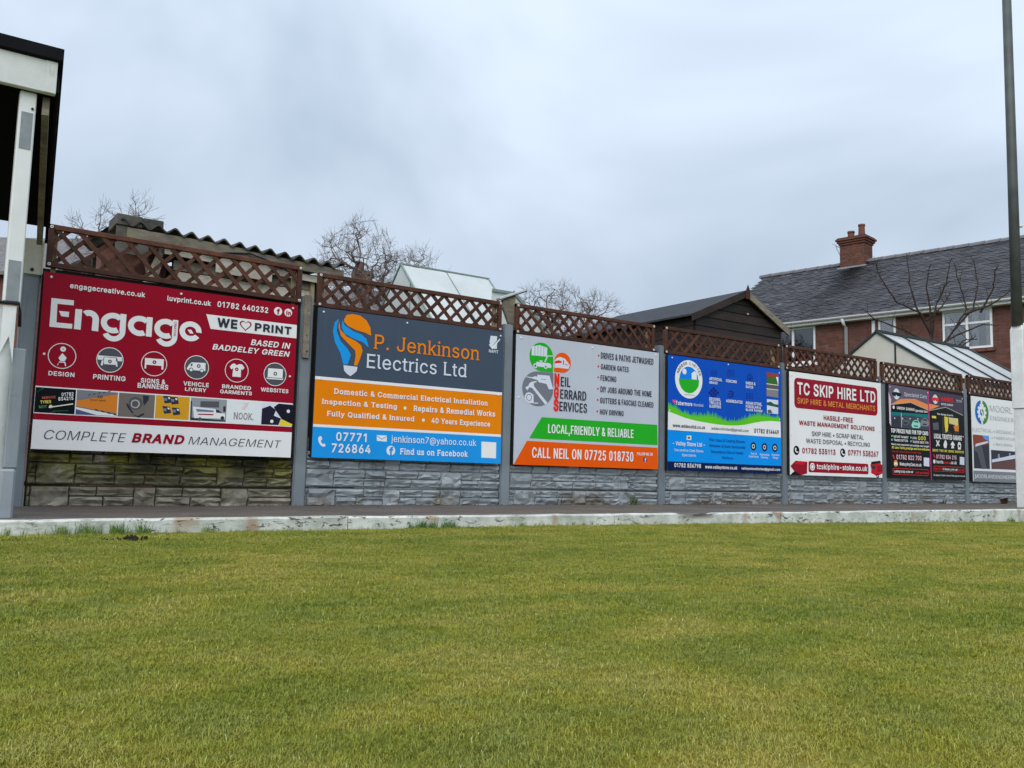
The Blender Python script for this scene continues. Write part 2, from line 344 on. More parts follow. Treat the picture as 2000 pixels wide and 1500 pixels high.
# longer grass left uncut along the kerb
pts = []; rots = []; scl = []; idx = []
for x0, x1, n, s in ((-.02, .42, 40, .85), (.42, .75, 9, .5), (-.3, -.05, 7, .6), (1.95, 2.3, 30, .75), (2.7, 3.0, 14, .5), (3.2, 3.5, 8, .5), (5.5, 8.9, 30, .5), (9.2, 10.6, 30, .8), (.8, 9, 260, .30), (-1.5, 0, 40, .5)):
    for k in range(n):
        a = rs.uniform(x0, x1); b = -1.925 + rs.normal(0, .012); pts.append((a, b, gz(a, b) - .003)); rots.append((rs.normal(-.1, .15), rs.normal(0, .15), rs.uniform(0, 6.28))); scl.append(s * rs.uniform(.7, 1.25)); idx.append(rs.randint(0, 3))
kinds = [tuft('edge_tuft', 11, .02, .03, .082, .0035, .8, 70 + k, True) for k in range(3)]
scatter('edge_grass', pts, rots, scl, idx, kinds, 'longer dark green grass growing against the white kerb', 'grass')

# ---------------------------------------------------------------- fence: posts and rock faced gravel boards
PITCH = 1.99
fence = thing('concrete_fence', (0, .05, .04), 'grey concrete post and rock faced panel fence carrying the row of signs', 'fence')
for i in range(8):
    X = PITCH * i - (.012 if i == 0 else 0); b = pz(X) - .06; tp = 1.655 if i == 0 else 1.748 + rnd(-.008, .008)
    m = MB(); m.box(X - .052, X + .052, 0, .1, b, tp); m.build('post', POST, fence, bevel=.009, seg=2)
def stone(x0, x1, z0, z1, y, mat, parent):
    w_, h_ = x1 - x0, z1 - z0; nx = max(3, min(7, int(w_ / .038))); nzv = 4 if h_ < .1 else 5
    us = [0, .007 / w_] + [(i + rnd(-.25, .25)) / (nx - 1) for i in range(1, nx - 1)] + [1 - .007 / w_, 1]
    ws_ = [0, .009 / h_] + [(i + rnd(-.22, .22)) / (nzv - 1) for i in range(1, nzv - 1)] + [1 - .007 / h_, 1]
    vs = []; fs = []; nx = len(us) - 1; nzv = len(ws_) - 1; sd_ = rnd(0, 99); ph = rnd(.25, .7)
    for j, w in enumerate(ws_):
        for i, u in enumerate(us):
            edge = i in (0, nx) or j in (0, nzv); xx = x0 + w_ * u; zz = z0 + h_ * w
            if edge: d = 0
            else:
                ledge = .018 if w > ph + .25 * N1(xx * 9, sd_) else 0
                d = .010 + ledge + .011 * N1(xx * 14, zz * 20, sd_) + rnd(-.007, .007); xx += rnd(-.004, .004); zz += rnd(-.003, .003)
            vs.append((xx, y - max(d, .0 if edge else .002), zz))
    for j in range(nzv):
        for i in range(nx):
            a = j * (nx + 1) + i; q = (a, a + 1, a + nx + 2, a + nx + 1)
            fs += [(q[0], q[1], q[2]), (q[0], q[2], q[3])] if rnd(0, 1) > .5 else [(q[0], q[1], q[3]), (q[1], q[2], q[3])]
    k = len(vs); vs += [(x0, y + .02, z0), (x1, y + .02, z0), (x1, y + .02, z1), (x0, y + .02, z1)]
    fs += [tuple(range(0, nx + 1)) + (k + 1, k), tuple(nzv * (nx + 1) + i for i in range(nx, -1, -1)) + (k + 3, k + 2)]
    m = MB(); m.add(vs, fs); m.build('stone', mat, parent)
def courses(x0, x1, zs, y, mat, parent, seed):
    r_ = random.Random(seed); W = x1 - x0; n = len(zs) - 1; tall = []
    for fr, wd, c0 in ((r_.uniform(0, .05), .13, 0 if n > 2 else 0), (r_.uniform(.66, .74), .11, 0), (r_.uniform(.34, .42), .08, max(0, n - 2))):
        a = x0 + fr * W; b_ = min(x1, a + wd * W); tall.append((a, b_, c0, min(n, c0 + 2)))
    for a, b_, c0, c1 in tall: stone(a + .003, b_ - .003, zs[c0] + .003, zs[c1] - .003, y, mat, parent)
    for c in range(n):
        cuts = [(x0, x1)]
        for a, b_, c0, c1 in tall:
            if c0 <= c < c1:
                new = []
                for p_, q_ in cuts:
                    if a > p_ and b_ < q_: new += [(p_, a), (b_, q_)]
                    elif a <= p_ < b_: new.append((b_, q_))
                    elif p_ < a < q_: new.append((p_, a))
                    else: new.append((p_, q_))
                cuts = new
        for p_, q_ in cuts:
            L_ = q_ - p_
            if L_ < .02: continue
            k = max(1, round(L_ / .235)); e_ = [p_] + [p_ + L_ * (i + r_.uniform(-.2, .2)) / k for i in range(1, k)] + [q_]
            for i in range(k): stone(e_[i] + .003, e_[i + 1] - .003, zs[c] + .003, zs[c + 1] - .003, y, mat, parent)
for i in range(7):
    xa, xb = PITCH * i + .054, PITCH * (i + 1) - .054
    z0 = pz((xa + xb) / 2); mat, jm = (STONE_M, BOARD_M) if i == 0 else (STONE_G, BOARD_G)
    m = MB(); m.box(xa, xb, .030, .08, z0 - .06, z0 + .138); gb = m.build('gravel_board', jm, fence)
    courses(xa + .004, xb - .004, [z0 - .01, z0 + .066, z0 + .134], .030, mat, gb, 3 + i)
    m = MB(); m.box(xa, xb, .030, .08, z0 + .145, .60); gb = m.build('gravel_board', jm, fence)
    courses(xa + .004, xb - .004, [z0 + .149, z0 + .221, z0 + .293, z0 + .365, z0 + .437], .030, mat, gb, 30 + i)
    m = MB(); m.box(xa, xb, .034, .07, .604, 1.69); m.build('dark_panel', BLACK, fence)
# strip of bare timber and broken stub at the second post
ws = thing('timber_strip', (1.985, -.01, 1.2), 'lichen covered bare timber strip fixed upright to the grey post between red and slate signs', 'timber strip')
m = MB(); m.box(1.955, 2.012, -.022, -.002, 1.235, 1.755); m.build('strip', OLDWOOD, ws, bevel=.004)
m = MB(); m.tube([(1.985, -.023, 1.62), (1.985, -.026, 1.62)], .004); m.tube([(1.982, -.023, 1.42), (1.982, -.026, 1.42)], .004); m.tube([(1.99, -.023, 1.29), (1.99, -.026, 1.29)], .008); m.build('nail', BLACK, ws)

# ---------------------------------------------------------------- trellis panels
def trellis(x0, x1, z0, z1, front, label, pitch=.132, tilt=0.0):
    t = thing('trellis_panel', ((x0 + x1) / 2, 0, z0), label, 'trellis', 'brown trellis panels along the top of the fence')
    fw = .036; zt = lambda x: tilt * (x - x0)
    def rail(a, b, w, y0=-.017, y1=.019):
        m = MB(); m.bar((a[0], (y0 + y1) / 2, a[1]), (b[0], (y0 + y1) / 2, b[1]), y1 - y0, w, (0, 0, 1)); m.build('frame_rail', TRELLIS, t, bevel=.003)
    rail((x0, z1 - fw / 2), (x1, z1 - fw / 2 + zt(x1)), fw); rail((x0, z0 + fw / 2), (x1, z0 + fw / 2 + zt(x1)), fw)
    for xx in (x0 + fw / 2, x1 - fw / 2):
        m = MB(); m.box(xx - fw / 2, xx + fw / 2, -.0195, .0215, z0 + zt(xx) + .001, z1 + zt(xx) - .001); m.build('frame_stile', TRELLIS, t, bevel=.003)
    for xx in (x0 + fw + .016, x1 - fw - .016):
        m = MB(); m.box(xx - .016, xx + .016, .024, .055, z0 - .2, z1 - .012 + zt(xx)); m.build('batten', PALEWOOD, t)
    a0, a1 = x0 + fw - .008, x1 - fw + .008; b0, b1 = z0 + fw - .008, z1 - fw + .008; k = .98; h = b1 - b0
    for sgn in (1, -1):
        yy = (-.006 if (sgn > 0) == (front == '/') else .0045)
        c = a0 - h * k + rnd(0, pitch)
        while c < a1:
            pA = [c, b0] if sgn > 0 else [c + h * k, b0]; pB = [c + h * k, b1] if sgn > 0 else [c, b1]
            def clip(p, q):
                if p[0] < a0: f_ = (a0 - p[0]) / (q[0] - p[0]); return [a0, p[1] + (q[1] - p[1]) * f_]
                if p[0] > a1: f_ = (a1 - p[0]) / (q[0] - p[0]); return [a1, p[1] + (q[1] - p[1]) * f_]
                return p
            qa, qb = clip(pA, pB), clip(pB, pA)
            if abs(qa[1] - qb[1]) > .03:
                m = MB(); m.bar((qa[0], yy + rnd(-.0012, .0012), qa[1] + zt(qa[0])), (qb[0], yy + rnd(-.0012, .0012), qb[1] + zt(qb[0])), .0085, .030 + rnd(-.003, .003), (0, 0, 1)); m.build('slat', TRELLIS, t)
            c += pitch * rnd(.94, 1.06)
    for xx in (x0 + .018, x1 - .018):
        for zz in (z0 + .02, z1 - .02):
            m = MB(); m.tube([(xx, -.022, zz + zt(xx)), (xx, -.0265, zz + zt(xx))], .011, 10); w = m.build('washer', WHITEM, t)
            m = MB(); m.tube([(xx, -.0267, zz + zt(xx)), (xx, -.0285, zz + zt(xx))], .0045, 6); m.build('screw_head', BLACK, w)
trellis(.066, 1.925, 1.695, 2.0, '\\', 'brown lattice trellis above the red and white sign', .155, -.009)
trellis(2.065, 3.885, 1.672, 1.955, '/', 'brown lattice trellis above the slate, orange and blue sign', .135, -.003)
trellis(4.05, 5.835, 1.668, 1.957, '\\', 'brown lattice trellis above the silver sign with green and orange bands', .13)
trellis(5.985, 7.842, 1.668, 1.962, '/', 'brown lattice trellis above the bright blue sign, in front of the dark shed', .15)
trellis(7.955, 9.79, 1.668, 1.968, '\\', 'brown lattice trellis above the white sign with the crimson box', .13)
trellis(9.905, 11.85, 1.664, 1.945, '\\', 'brown lattice trellis above the black double sign', .125)
trellis(12.0, 13.8, 1.664, 1.95, '\\', 'brown lattice trellis above the white sign with a gear emblem', .125)
GLYPHS = {'A':(480,['16,0 201,509 276,509 463,0 395,0 280,323 232,478 245,478 222,402 191,302 85,0','110,142 110,199 370,199 370,142']),
'B':(456,['60,0 60,509 241,509 274,507 304,501 329,491 350,477 367,461 381,442 390,421 396,398 398,374 393,336 378,307 356,286 343,278 315,267 315,262 347,254 378,234 402,203 411,184 416,161 418,136 416,111 410,88 400,67 386,48 368,31 344,18 317,8 284,2 247,0','125,57 245,57 281,60 309,67 330,80 344,96 353,115 355,137 354,153 342,184 320,209 306,218 289,225 269,229 125,231','125,285 256,287 273,290 302,304 323,326 330,340 335,355 336,372 333,393 326,412 313,429 294,442 270,449 240,452 125,452']),
'C':(510,['267,-7 225,-3 186,7 150,25 119,49 92,79 70,115 53,157 44,203 40,254 44,305 53,352 70,393 92,429 119,459 150,484 186,501 225,512 267,516 293,514 340,504 362,496 402,471 435,438 448,418 459,397 473,348 408,348 404,365 389,395 369,418 357,428 330,444 315,449 267,456 237,453 209,445 184,432 161,414 141,391 125,364 113,332 106,295 103,254 106,213 113,177 125,145 141,117 161,94 184,76 210,63 237,56 284,54 315,60 330,65 357,81 380,102 397,128 408,160 473,160 467,135 448,91 420,53 402,38 363,13 341,5 293,-6']),
'D':(502,['219,0 96,0 96,57 215,57 254,60 288,68 318,81 343,99 363,122 379,149 390,181 397,216 399,255 397,294 390,329 379,361 364,388 344,410 320,428 291,441 258,449 221,452 93,452 93,509 225,509 273,505 315,495 353,478 385,455 412,426 433,391 449,351 458,306 462,255 458,205 449,159 433,119 411,83 384,54 351,31 312,14 268,3','125,509 125,0 60,0 60,509']),
'E':(419,['60,0 60,509 372,509 372,452 125,452 125,286 355,286 355,229 125,229 125,57 375,57 375,0']),
'F':(410,['60,0 60,509 369,509 369,452 125,452 125,278 346,278 346,221 125,221 125,0']),
'G':(520,['269,-7 225,-3 185,7 149,25 118,49 91,79 69,116 53,157 43,203 40,254 43,305 53,352 69,393 91,429 117,459 149,484 184,501 223,512 265,516 316,510 340,504 384,483 403,469 436,436 449,416 460,395 474,349 408,349 387,393 368,417 344,436 315,448 283,455 236,453 209,445 183,432 160,414 141,392 125,364 113,332 106,295 103,254 106,213 113,177 125,145 141,117 161,95 184,76 210,63 238,56 269,53 296,55 322,61 345,71 365,85 382,102 396,123 407,147 413,173 415,202 434,199 283,199 283,256 478,256 478,200 475,160 466,124 451,91 431,62 406,38 377,19 344,5 308,-4']),
'H':(517,['60,0 60,509 125,509 125,289 392,289 392,509 457,509 457,0 392,0 392,232 125,232 125,0']),
'I':(178,['57,0 57,509 121,509 121,0']),
'J':(396,['185,-7 143,-2 106,11 75,33 52,63 38,100 33,145 33,173 98,173 100,117 108,93 122,74 139,61 160,53 185,50 209,53 230,61 248,74 261,93 269,117 272,145 272,509 336,509 336,145 332,100 318,63 294,33 263,11 227,-2']),
'K':(467,['104,145 104,216 174,303 364,509 448,509 231,276 228,276','60,0 60,509 125,509 125,0','372,0 188,259 228,309 449,0']),
'L':(393,['60,0 60,509 125,509 125,57 361,57 361,0']),
'M':(628,['60,0 60,509 152,509 280,179 322,49 307,49 342,158 476,509 568,509 568,0 504,0 504,314 507,457 513,457 472,335 342,0 286,0 167,300 112,457 119,457 120,401 122,0']),
'N':(523,['60,0 60,509 136,509 363,151 414,55 405,54 399,157 399,509 463,509 463,0 387,0 168,346 108,452 119,454 125,301 125,0']),
'O':(533,['267,-7 225,-3 186,7 150,25 119,49 92,79 70,115 53,157 44,203 40,254 44,305 53,352 70,393 92,429 119,459 150,484 186,501 225,512 267,516 309,512 348,501 384,484 415,459 442,429 464,393 480,352 490,305 493,254 490,203 480,157 464,115 442,79 415,49 384,25 348,7 309,-3','267,53 296,55 324,63 349,76 372,94 392,116 408,144 420,176 428,213 430,254 428,295 420,332 408,365 392,392 372,415 349,433 324,446 296,453 267,456 237,453 210,445 184,433 161,415 142,392 125,364 113,332 106,295 103,254 106,213 113,176 125,144 142,117 161,94 184,76 210,63 237,55']),
'P':(445,['60,0 60,509 235,509 272,506 305,499 332,487 356,471 375,452 390,430 400,404 407,377 409,348 407,318 400,291 390,265 375,243 356,223 332,207 305,195 272,188 235,186 109,186 109,242 257,244 279,248 297,256 312,266 324,279 333,294 343,328 343,367 333,402 324,416 312,428 297,439 279,446 257,451 232,452 125,452 125,0']),
'Q':(533,['245,159 313,159 468,-48 401,-48','267,-7 225,-3 186,7 150,25 119,49 92,79 70,115 53,157 44,203 40,254 44,305 53,352 70,393 92,429 119,459 150,484 186,501 225,512 267,516 309,512 348,501 384,484 415,459 442,429 464,393 480,352 490,305 493,254 490,203 480,157 464,115 442,79 415,49 384,25 348,7 309,-3','267,53 296,55 324,63 349,76 372,94 392,116 408,144 420,176 428,213 430,254 428,295 420,332 408,365 392,392 372,415 349,433 324,446 296,453 267,456 237,453 210,445 184,433 161,415 142,392 125,364 113,332 106,295 103,254 106,213 113,176 125,144 142,117 161,94 184,76 210,63 237,55']),
'R':(449,['60,0 60,509 236,509 273,506 305,500 333,489 356,473 376,455 390,433 401,408 407,381 409,352 407,323 401,296 390,271 376,250 356,232 333,217 305,206 273,200 236,198 96,198 96,255 258,256 280,260 298,267 313,276 325,287 334,300 344,333 344,371 334,405 325,419 313,430 298,440 279,446 233,452 125,452 125,0','353,0 230,229 303,229 428,0']),
'S':(447,['224,-9 188,-7 156,-1 128,9 102,23 81,40 64,60 51,83 42,109 38,137 104,137 108,118 114,102 123,88 136,76 166,59 204,50 246,50 286,60 317,79 329,92 338,106 344,122 346,139 344,154 340,168 322,189 310,197 280,211 145,253 112,269 86,289 67,313 56,341 52,372 54,400 62,425 75,448 92,468 113,484 138,498 165,508 195,514 227,516 259,514 289,508 316,498 340,484 360,468 377,449 390,427 398,403 401,378 337,378 332,402 320,421 302,437 280,449 254,456 225,459 204,457 167,448 152,440 129,418 121,405 117,391 115,376 117,359 122,345 142,324 169,308 198,297 295,270 328,256 359,238 372,226 395,198 402,180 407,161 408,139 406,112 399,87 386,64 370,43 349,25 323,11 294,0 261,-7']),
'T':(449,['32,452 32,509 417,509 417,452 257,452 257,0 193,0 193,452']),
'U':(517,['259,-8 220,-6 186,2 154,15 126,33 103,55 85,80 71,108 63,140 60,173 60,509 124,509 124,178 126,155 132,133 141,113 153,95 169,80 187,68 208,59 232,53 259,52 285,53 309,59 331,68 349,80 364,95 377,113 385,133 391,155 393,178 393,509 457,509 457,173 454,140 446,108 433,80 414,55 391,33 363,15 332,2 297,-6']),
'V':(480,['204,0 16,509 84,509 199,187 248,31 235,31 257,107 395,509 463,509 278,0']),
'W':(686,['155,0 16,509 82,509 167,179 197,40 189,40 207,128 306,509 380,509 470,162 497,40 488,40 506,128 603,509 670,509 530,0 455,0 362,345 336,475 350,475 330,371 230,0']),
'X':(474,['18,0 217,284 217,236 29,509 104,509 204,361 243,292 232,292 258,339 374,509 446,509 259,239 259,287 456,0 382,0 268,165 230,231 244,231 219,186 91,0']),
'Y':(472,['203,0 203,208 16,509 91,509 213,309 231,274 250,230 224,230 242,275 280,344 381,509 455,509 268,208 268,0']),
'Z':(438,['42,0 42,46 306,431 341,476 348,454 265,452 40,452 40,509 397,509 397,462 134,81 97,33 90,54 173,57 399,57 399,0']),
'a':(389,['160,-9 115,-3 94,5 76,15 60,29 48,45 38,63 32,84 30,108 32,128 36,146 43,161 53,174 64,184 92,200 143,214 247,229 265,235 271,240 276,255 272,285 260,307 240,322 227,327 196,331 163,327 137,316 118,301 100,274 41,291 51,313 64,331 79,346 114,368 133,375 173,383 208,384 239,379 271,369 300,350 322,320 330,301 335,278 337,251 337,0 277,0 277,52 272,52 252,25 229,8 199,-4','170,45 192,47 211,51 228,59 254,80 263,93 274,122 276,190 267,184 241,178 147,163 122,153 103,139 97,130 93,118 92,105 93,93 102,72 109,64 130,52 142,48']),
'b':(424,['229,-8 208,-7 189,-3 172,4 147,21 118,59 112,59 112,0 53,0 53,509 114,509 114,319 118,319 147,355 171,373 188,379 207,383 229,384 259,382 287,374 313,361 335,342 354,320 370,293 381,261 388,227 390,189 388,151 381,116 370,84 355,57 336,34 313,16 288,3 260,-6','220,47 242,49 262,55 279,66 294,80 306,97 316,117 323,139 328,189 327,215 316,261 307,281 295,298 280,311 262,322 243,328 220,330 198,328 178,322 161,312 147,299 134,282 125,263 114,216 113,189 114,162 118,138 125,115 135,95 147,78 162,65 179,55 198,49']),
'c':(396,['207,-8 174,-5 144,3 117,16 93,35 72,58 56,85 44,116 37,150 34,187 37,225 44,260 56,291 72,318 93,341 117,360 144,374 174,382 207,384 226,384 260,377 291,364 305,356 330,335 340,322 349,308 362,277 303,262 295,281 278,304 252,321 231,328 207,330 184,328 163,321 145,310 130,296 118,278 108,258 98,212 98,163 102,139 108,117 118,97 130,80 145,66 163,55 184,49 207,46 243,52 271,66 292,89 304,117 363,102 357,86 341,56 319,32 306,21 292,12 261,-1 244,-5']),
'd':(424,['195,-8 165,-6 137,3 111,16 89,34 70,57 55,84 43,116 36,151 34,189 36,227 43,261 55,293 70,320 89,342 112,361 137,374 165,382 196,384 218,383 237,379 253,373 278,355 306,319 311,319 311,509 372,509 372,0 313,0 313,59 307,59 277,21 252,4 236,-3','205,47 226,49 246,55 263,65 278,78 290,95 299,115 306,138 312,189 310,216 300,263 290,282 278,299 263,312 246,322 227,328 205,330 182,328 162,322 145,311 130,298 118,281 108,261 102,239 96,189 98,163 109,117 118,97 130,80 145,66 162,55 182,49']),
'e':(404,['212,-8 177,-5 145,3 117,16 92,35 72,58 56,85 44,116 37,150 34,187 36,224 44,258 55,290 71,317 91,340 115,359 142,373 172,382 205,384 246,380 285,366 319,341 334,324 347,305 357,282 365,256 370,227 371,194 371,169 75,169 75,221 338,221 310,202 304,248 298,269 288,286 277,301 263,314 246,323 227,328 205,330 183,328 164,323 146,313 131,301 119,286 109,270 97,231 98,151 102,127 110,106 121,88 135,73 151,61 169,53 190,48 227,47 254,53 276,65 294,82 306,105 365,91 358,72 348,55 335,39 302,14 261,-3']),
'f':(254,['228,379 228,327 6,327 6,379','81,0 81,432 82,452 87,470 96,486 107,499 120,510 152,525 187,530 212,529 238,523 243,521 227,468 195,474 178,472 164,468 154,460 147,449 143,435 142,0']),
'g':(425,['207,-151 156,-146 114,-132 82,-110 59,-84 51,-69 101,-41 131,-74 154,-88 169,-93 207,-97 236,-95 261,-87 282,-75 298,-58 308,-34 311,-6 311,68 306,68 277,32 252,16 236,10 195,5 165,7 138,14 113,27 90,43 71,65 55,90 43,120 36,154 34,191 36,229 43,263 55,293 71,320 90,342 112,361 138,374 166,382 196,384 237,379 253,373 279,356 308,319 313,319 313,379 372,379 372,-9 370,-40 363,-67 350,-90 334,-109 314,-124 291,-136 265,-144 237,-149','205,59 227,61 246,66 264,75 278,87 290,103 300,121 307,142 312,193 307,242 300,264 291,283 279,299 264,312 247,322 227,328 205,330 182,328 163,322 145,312 130,298 118,282 109,262 102,241 96,193 102,144 109,123 118,104 131,88 145,76 163,66 183,61']),
'h':(410,['114,227 114,0 53,0 53,509 114,509 114,287 102,287 116,319 132,344 152,362 175,374 200,382 227,384 252,383 275,377 295,369 313,356 328,340 341,321 350,298 355,271 357,240 357,0 296,0 296,235 293,263 286,286 273,304 256,318 235,326 210,329 192,328 161,317 147,308 136,297 126,283 119,266']),
'i':(167,['53,0 53,379 114,379 114,0','84,443 73,444 54,455 47,463 41,483 47,504 54,512 73,522 84,524 95,522 114,512 125,494 126,483 121,463 114,455 105,448']),
'j':(167,['53,379 114,379 112,-52 108,-72 102,-90 92,-106 80,-119 65,-129 47,-137 27,-141 -10,-143 -10,-87 18,-85 31,-80 40,-72 47,-61 51,-46','83,443 72,444 53,455 47,463 41,483 47,504 53,512 72,522 83,524 95,522 114,512 125,494 126,483 125,472 114,455 105,448']),
'k':(381,['110,137 110,212 121,212 284,379 360,379 184,199 177,199','53,0 53,509 114,509 114,0','294,0 148,186 191,229 372,0']),
'l':(189,['139,-2 112,0 91,8 74,20 62,37 55,59 53,84 53,509 114,509 114,83 120,62 126,57 146,52 170,54 181,3']),
'm':(610,['53,0 53,379 112,379 112,295 108,295 122,331 144,358 172,376 203,385 219,386 245,383 268,375 287,361 303,342 314,320 321,295 312,295 326,329 337,343 364,366 398,381 437,386 458,385 478,380 497,372 514,361 529,346 541,328 550,307 555,283 557,255 557,0 496,0 496,254 493,279 485,298 473,313 456,323 438,329 419,330 387,326 374,320 353,302 340,277 335,247 335,0 274,0 274,260 272,280 265,297 253,311 238,322 220,328 199,330 171,326 145,312 126,289 119,274 114,238 114,0']),
'n':(410,['114,227 114,0 53,0 53,379 112,379 112,287 102,287 116,319 132,344 152,362 175,374 200,382 227,384 252,383 275,377 295,369 313,356 328,340 341,321 350,298 355,271 357,240 357,0 296,0 296,235 293,263 286,286 273,304 256,318 235,326 210,329 192,328 161,317 147,308 136,297 126,283 119,266']),
'o':(415,['207,-8 174,-5 144,3 117,16 93,35 72,58 56,85 44,116 37,150 34,187 37,225 44,260 56,291 72,318 93,341 117,360 144,374 174,382 207,384 241,382 271,374 299,360 323,341 343,318 359,291 371,260 379,225 381,187 379,150 371,116 359,85 343,58 323,35 299,16 271,3 241,-5','207,46 231,49 252,55 270,66 285,80 298,97 307,117 314,139 319,187 318,212 307,258 298,278 285,296 270,310 252,321 231,328 207,330 184,328 163,321 145,310 130,296 118,278 108,258 102,236 96,187 102,139 108,117 118,97 130,80 145,66 163,55 184,49']),
'p':(424,['53,-143 53,379 112,379 112,319 118,319 147,355 171,373 188,379 229,384 259,382 287,374 313,361 335,342 354,320 370,293 381,261 388,227 390,189 388,151 381,116 370,84 355,57 336,34 313,16 288,3 260,-6 229,-8 208,-7 189,-3 173,4 147,21 118,59 114,59 114,-143','220,47 242,49 262,55 279,66 294,80 306,97 316,117 323,139 328,189 327,215 316,261 307,281 295,298 280,311 262,322 243,328 220,330 198,328 178,322 161,312 147,299 134,282 125,263 114,216 113,189 114,162 118,138 125,115 135,95 147,78 162,65 179,55 198,49']),
'q':(424,['372,-143 311,-143 311,59 306,59 277,21 252,4 236,-3 217,-7 195,-8 165,-6 137,3 111,16 89,34 70,57 55,84 43,116 36,151 34,189 36,227 43,261 55,293 70,320 89,342 112,361 137,374 165,382 196,384 237,379 253,373 278,355 307,319 313,319 313,379 372,379','205,47 226,49 246,55 263,65 278,78 290,95 299,115 306,138 312,189 310,216 300,263 290,282 278,299 263,312 246,322 227,328 205,330 182,328 162,322 145,311 130,298 118,281 108,261 102,239 96,189 98,163 109,117 118,97 130,80 145,66 162,55 182,49']),
'r':(259,['53,0 53,379 112,379 112,321 115,321 124,339 137,354 152,367 171,377 191,383 243,384 243,322 207,326 174,321 146,306 126,284 119,269 114,237 114,0']),
's':(365,['182,-8 133,-3 112,3 93,12 76,24 62,38 50,54 41,73 36,94 94,107 101,87 111,72 124,60 141,52 160,47 181,45 206,47 227,53 244,62 258,74 265,88 268,103 266,115 262,126 254,136 229,150 118,180 92,192 72,208 58,227 50,249 47,274 49,295 55,314 65,332 79,347 95,360 115,370 137,378 161,383 187,384 234,379 271,363 299,339 318,308 324,290 268,277 254,304 243,316 228,325 210,331 187,333 166,331 147,326 131,317 119,305 111,292 109,277 110,264 115,253 124,243 152,229 261,200 287,187 306,171 320,153 328,131 331,107 329,85 323,65 312,47 298,31 281,18 260,6 236,-2 210,-7']),
't':(227,['204,379 204,327 6,327 6,379','65,471 126,471 127,83 130,70 136,61 144,55 170,50 202,54 213,2 192,-3 168,-4 138,-1 113,7 92,21 77,41 68,64 65,93']),
'u':(410,['182,-5 158,-3 135,2 115,11 97,23 82,39 69,59 60,82 54,109 53,139 53,379 114,379 114,144 116,117 124,94 137,75 154,61 175,53 200,50 234,55 263,71 283,97 290,113 296,153 296,379 357,379 357,0 298,0 298,92 307,92 294,60 277,35 257,17 234,5 209,-3']),
'v':(389,['163,0 17,379 84,379 173,132 206,21 184,21 216,132 305,379 371,379 226,0']),
'w':(567,['138,0 23,379 87,379 147,164 175,41 165,41 179,105 252,379 316,379 375,163 402,41 391,41 399,75 427,189 480,379 545,379 429,0 368,0 319,172 277,338 291,338 258,207 199,0']),
'x':(379,['21,0 171,218 171,171 29,379 100,379 159,287 207,206 175,206 222,287 282,379 352,379 209,169 209,214 358,0 287,0 219,103 173,182 205,182 160,103 91,0']),
'y':(389,['47,-139 61,-86 94,-90 113,-86 122,-81 138,-64 145,-51 163,-1 17,379 84,379 173,132 206,21 184,21 216,132 305,379 371,379 204,-58 187,-93 165,-119 153,-128 125,-141 109,-144 82,-145']),
'z':(380,['42,0 42,46 254,320 254,323 48,323 48,379 333,379 333,331 126,60 126,56 339,56 339,0']),
'0':(453,['227,-7 191,-3 158,7 130,24 105,48 85,77 69,113 57,155 50,202 48,254 50,306 57,353 69,395 85,431 106,461 130,484 159,502 191,512 227,516 262,512 295,502 323,484 348,461 368,431 384,395 396,353 403,306 405,254 403,202 396,155 384,113 368,77 348,48 323,24 295,7 263,-3','227,50 250,52 271,60 290,74 306,92 320,116 330,144 338,176 342,213 344,254 342,295 338,332 330,365 320,393 306,416 290,435 271,449 250,457 227,460 203,457 182,449 163,435 147,416 134,393 123,365 115,332 111,295 109,254 111,213 115,176 123,144 134,116 147,92 163,74 182,60 203,52']),
'1':(400,['276,509 276,0 212,0 212,448 209,448 86,358 86,427 198,509']),
'2':(453,['64,0 64,47 282,282 311,327 316,341 320,371 315,405 298,431 287,441 258,455 224,460 188,454 159,438 139,413 132,398 127,362 66,362 68,391 75,418 86,442 102,464 121,482 143,496 168,507 196,513 225,516 254,513 281,507 306,497 328,482 346,465 361,445 372,423 379,398 381,372 380,354 371,318 351,280 317,235 267,180 153,60 153,57 389,57 389,0']),
'3':(453,['218,-7 188,-5 159,1 133,10 108,22 88,38 70,57 57,79 48,104 44,132 109,132 118,100 137,76 165,59 200,51 239,51 275,61 291,69 304,80 315,93 323,108 328,125 329,145 323,180 316,196 306,211 292,223 275,234 254,241 229,246 157,248 157,299 288,448 288,452 70,452 70,509 372,509 372,461 211,278 211,289 247,290 279,286 308,276 333,262 354,244 371,222 383,198 391,173 393,145 390,116 383,90 370,66 354,45 333,27 309,12 281,2 251,-5']),
'4':(453,['40,105 40,158 247,509 311,509 109,166 109,163 413,163 413,105','282,0 282,318 343,318 343,0']),
'5':(453,['221,-7 192,-5 165,1 140,11 118,25 99,41 83,60 71,82 63,105 60,130 122,130 125,115 138,89 160,68 188,54 221,50 241,51 259,56 276,64 291,75 304,89 314,104 322,122 326,141 328,162 326,183 321,203 314,221 303,237 290,251 275,262 257,270 238,275 218,277 184,273 152,262 128,246 67,253 96,509 366,509 366,452 151,452 134,301 162,318 178,325 212,333 252,332 294,321 330,299 358,269 379,231 390,187 391,163 388,132 381,102 369,76 352,52 332,32 309,15 282,3 253,-4']),
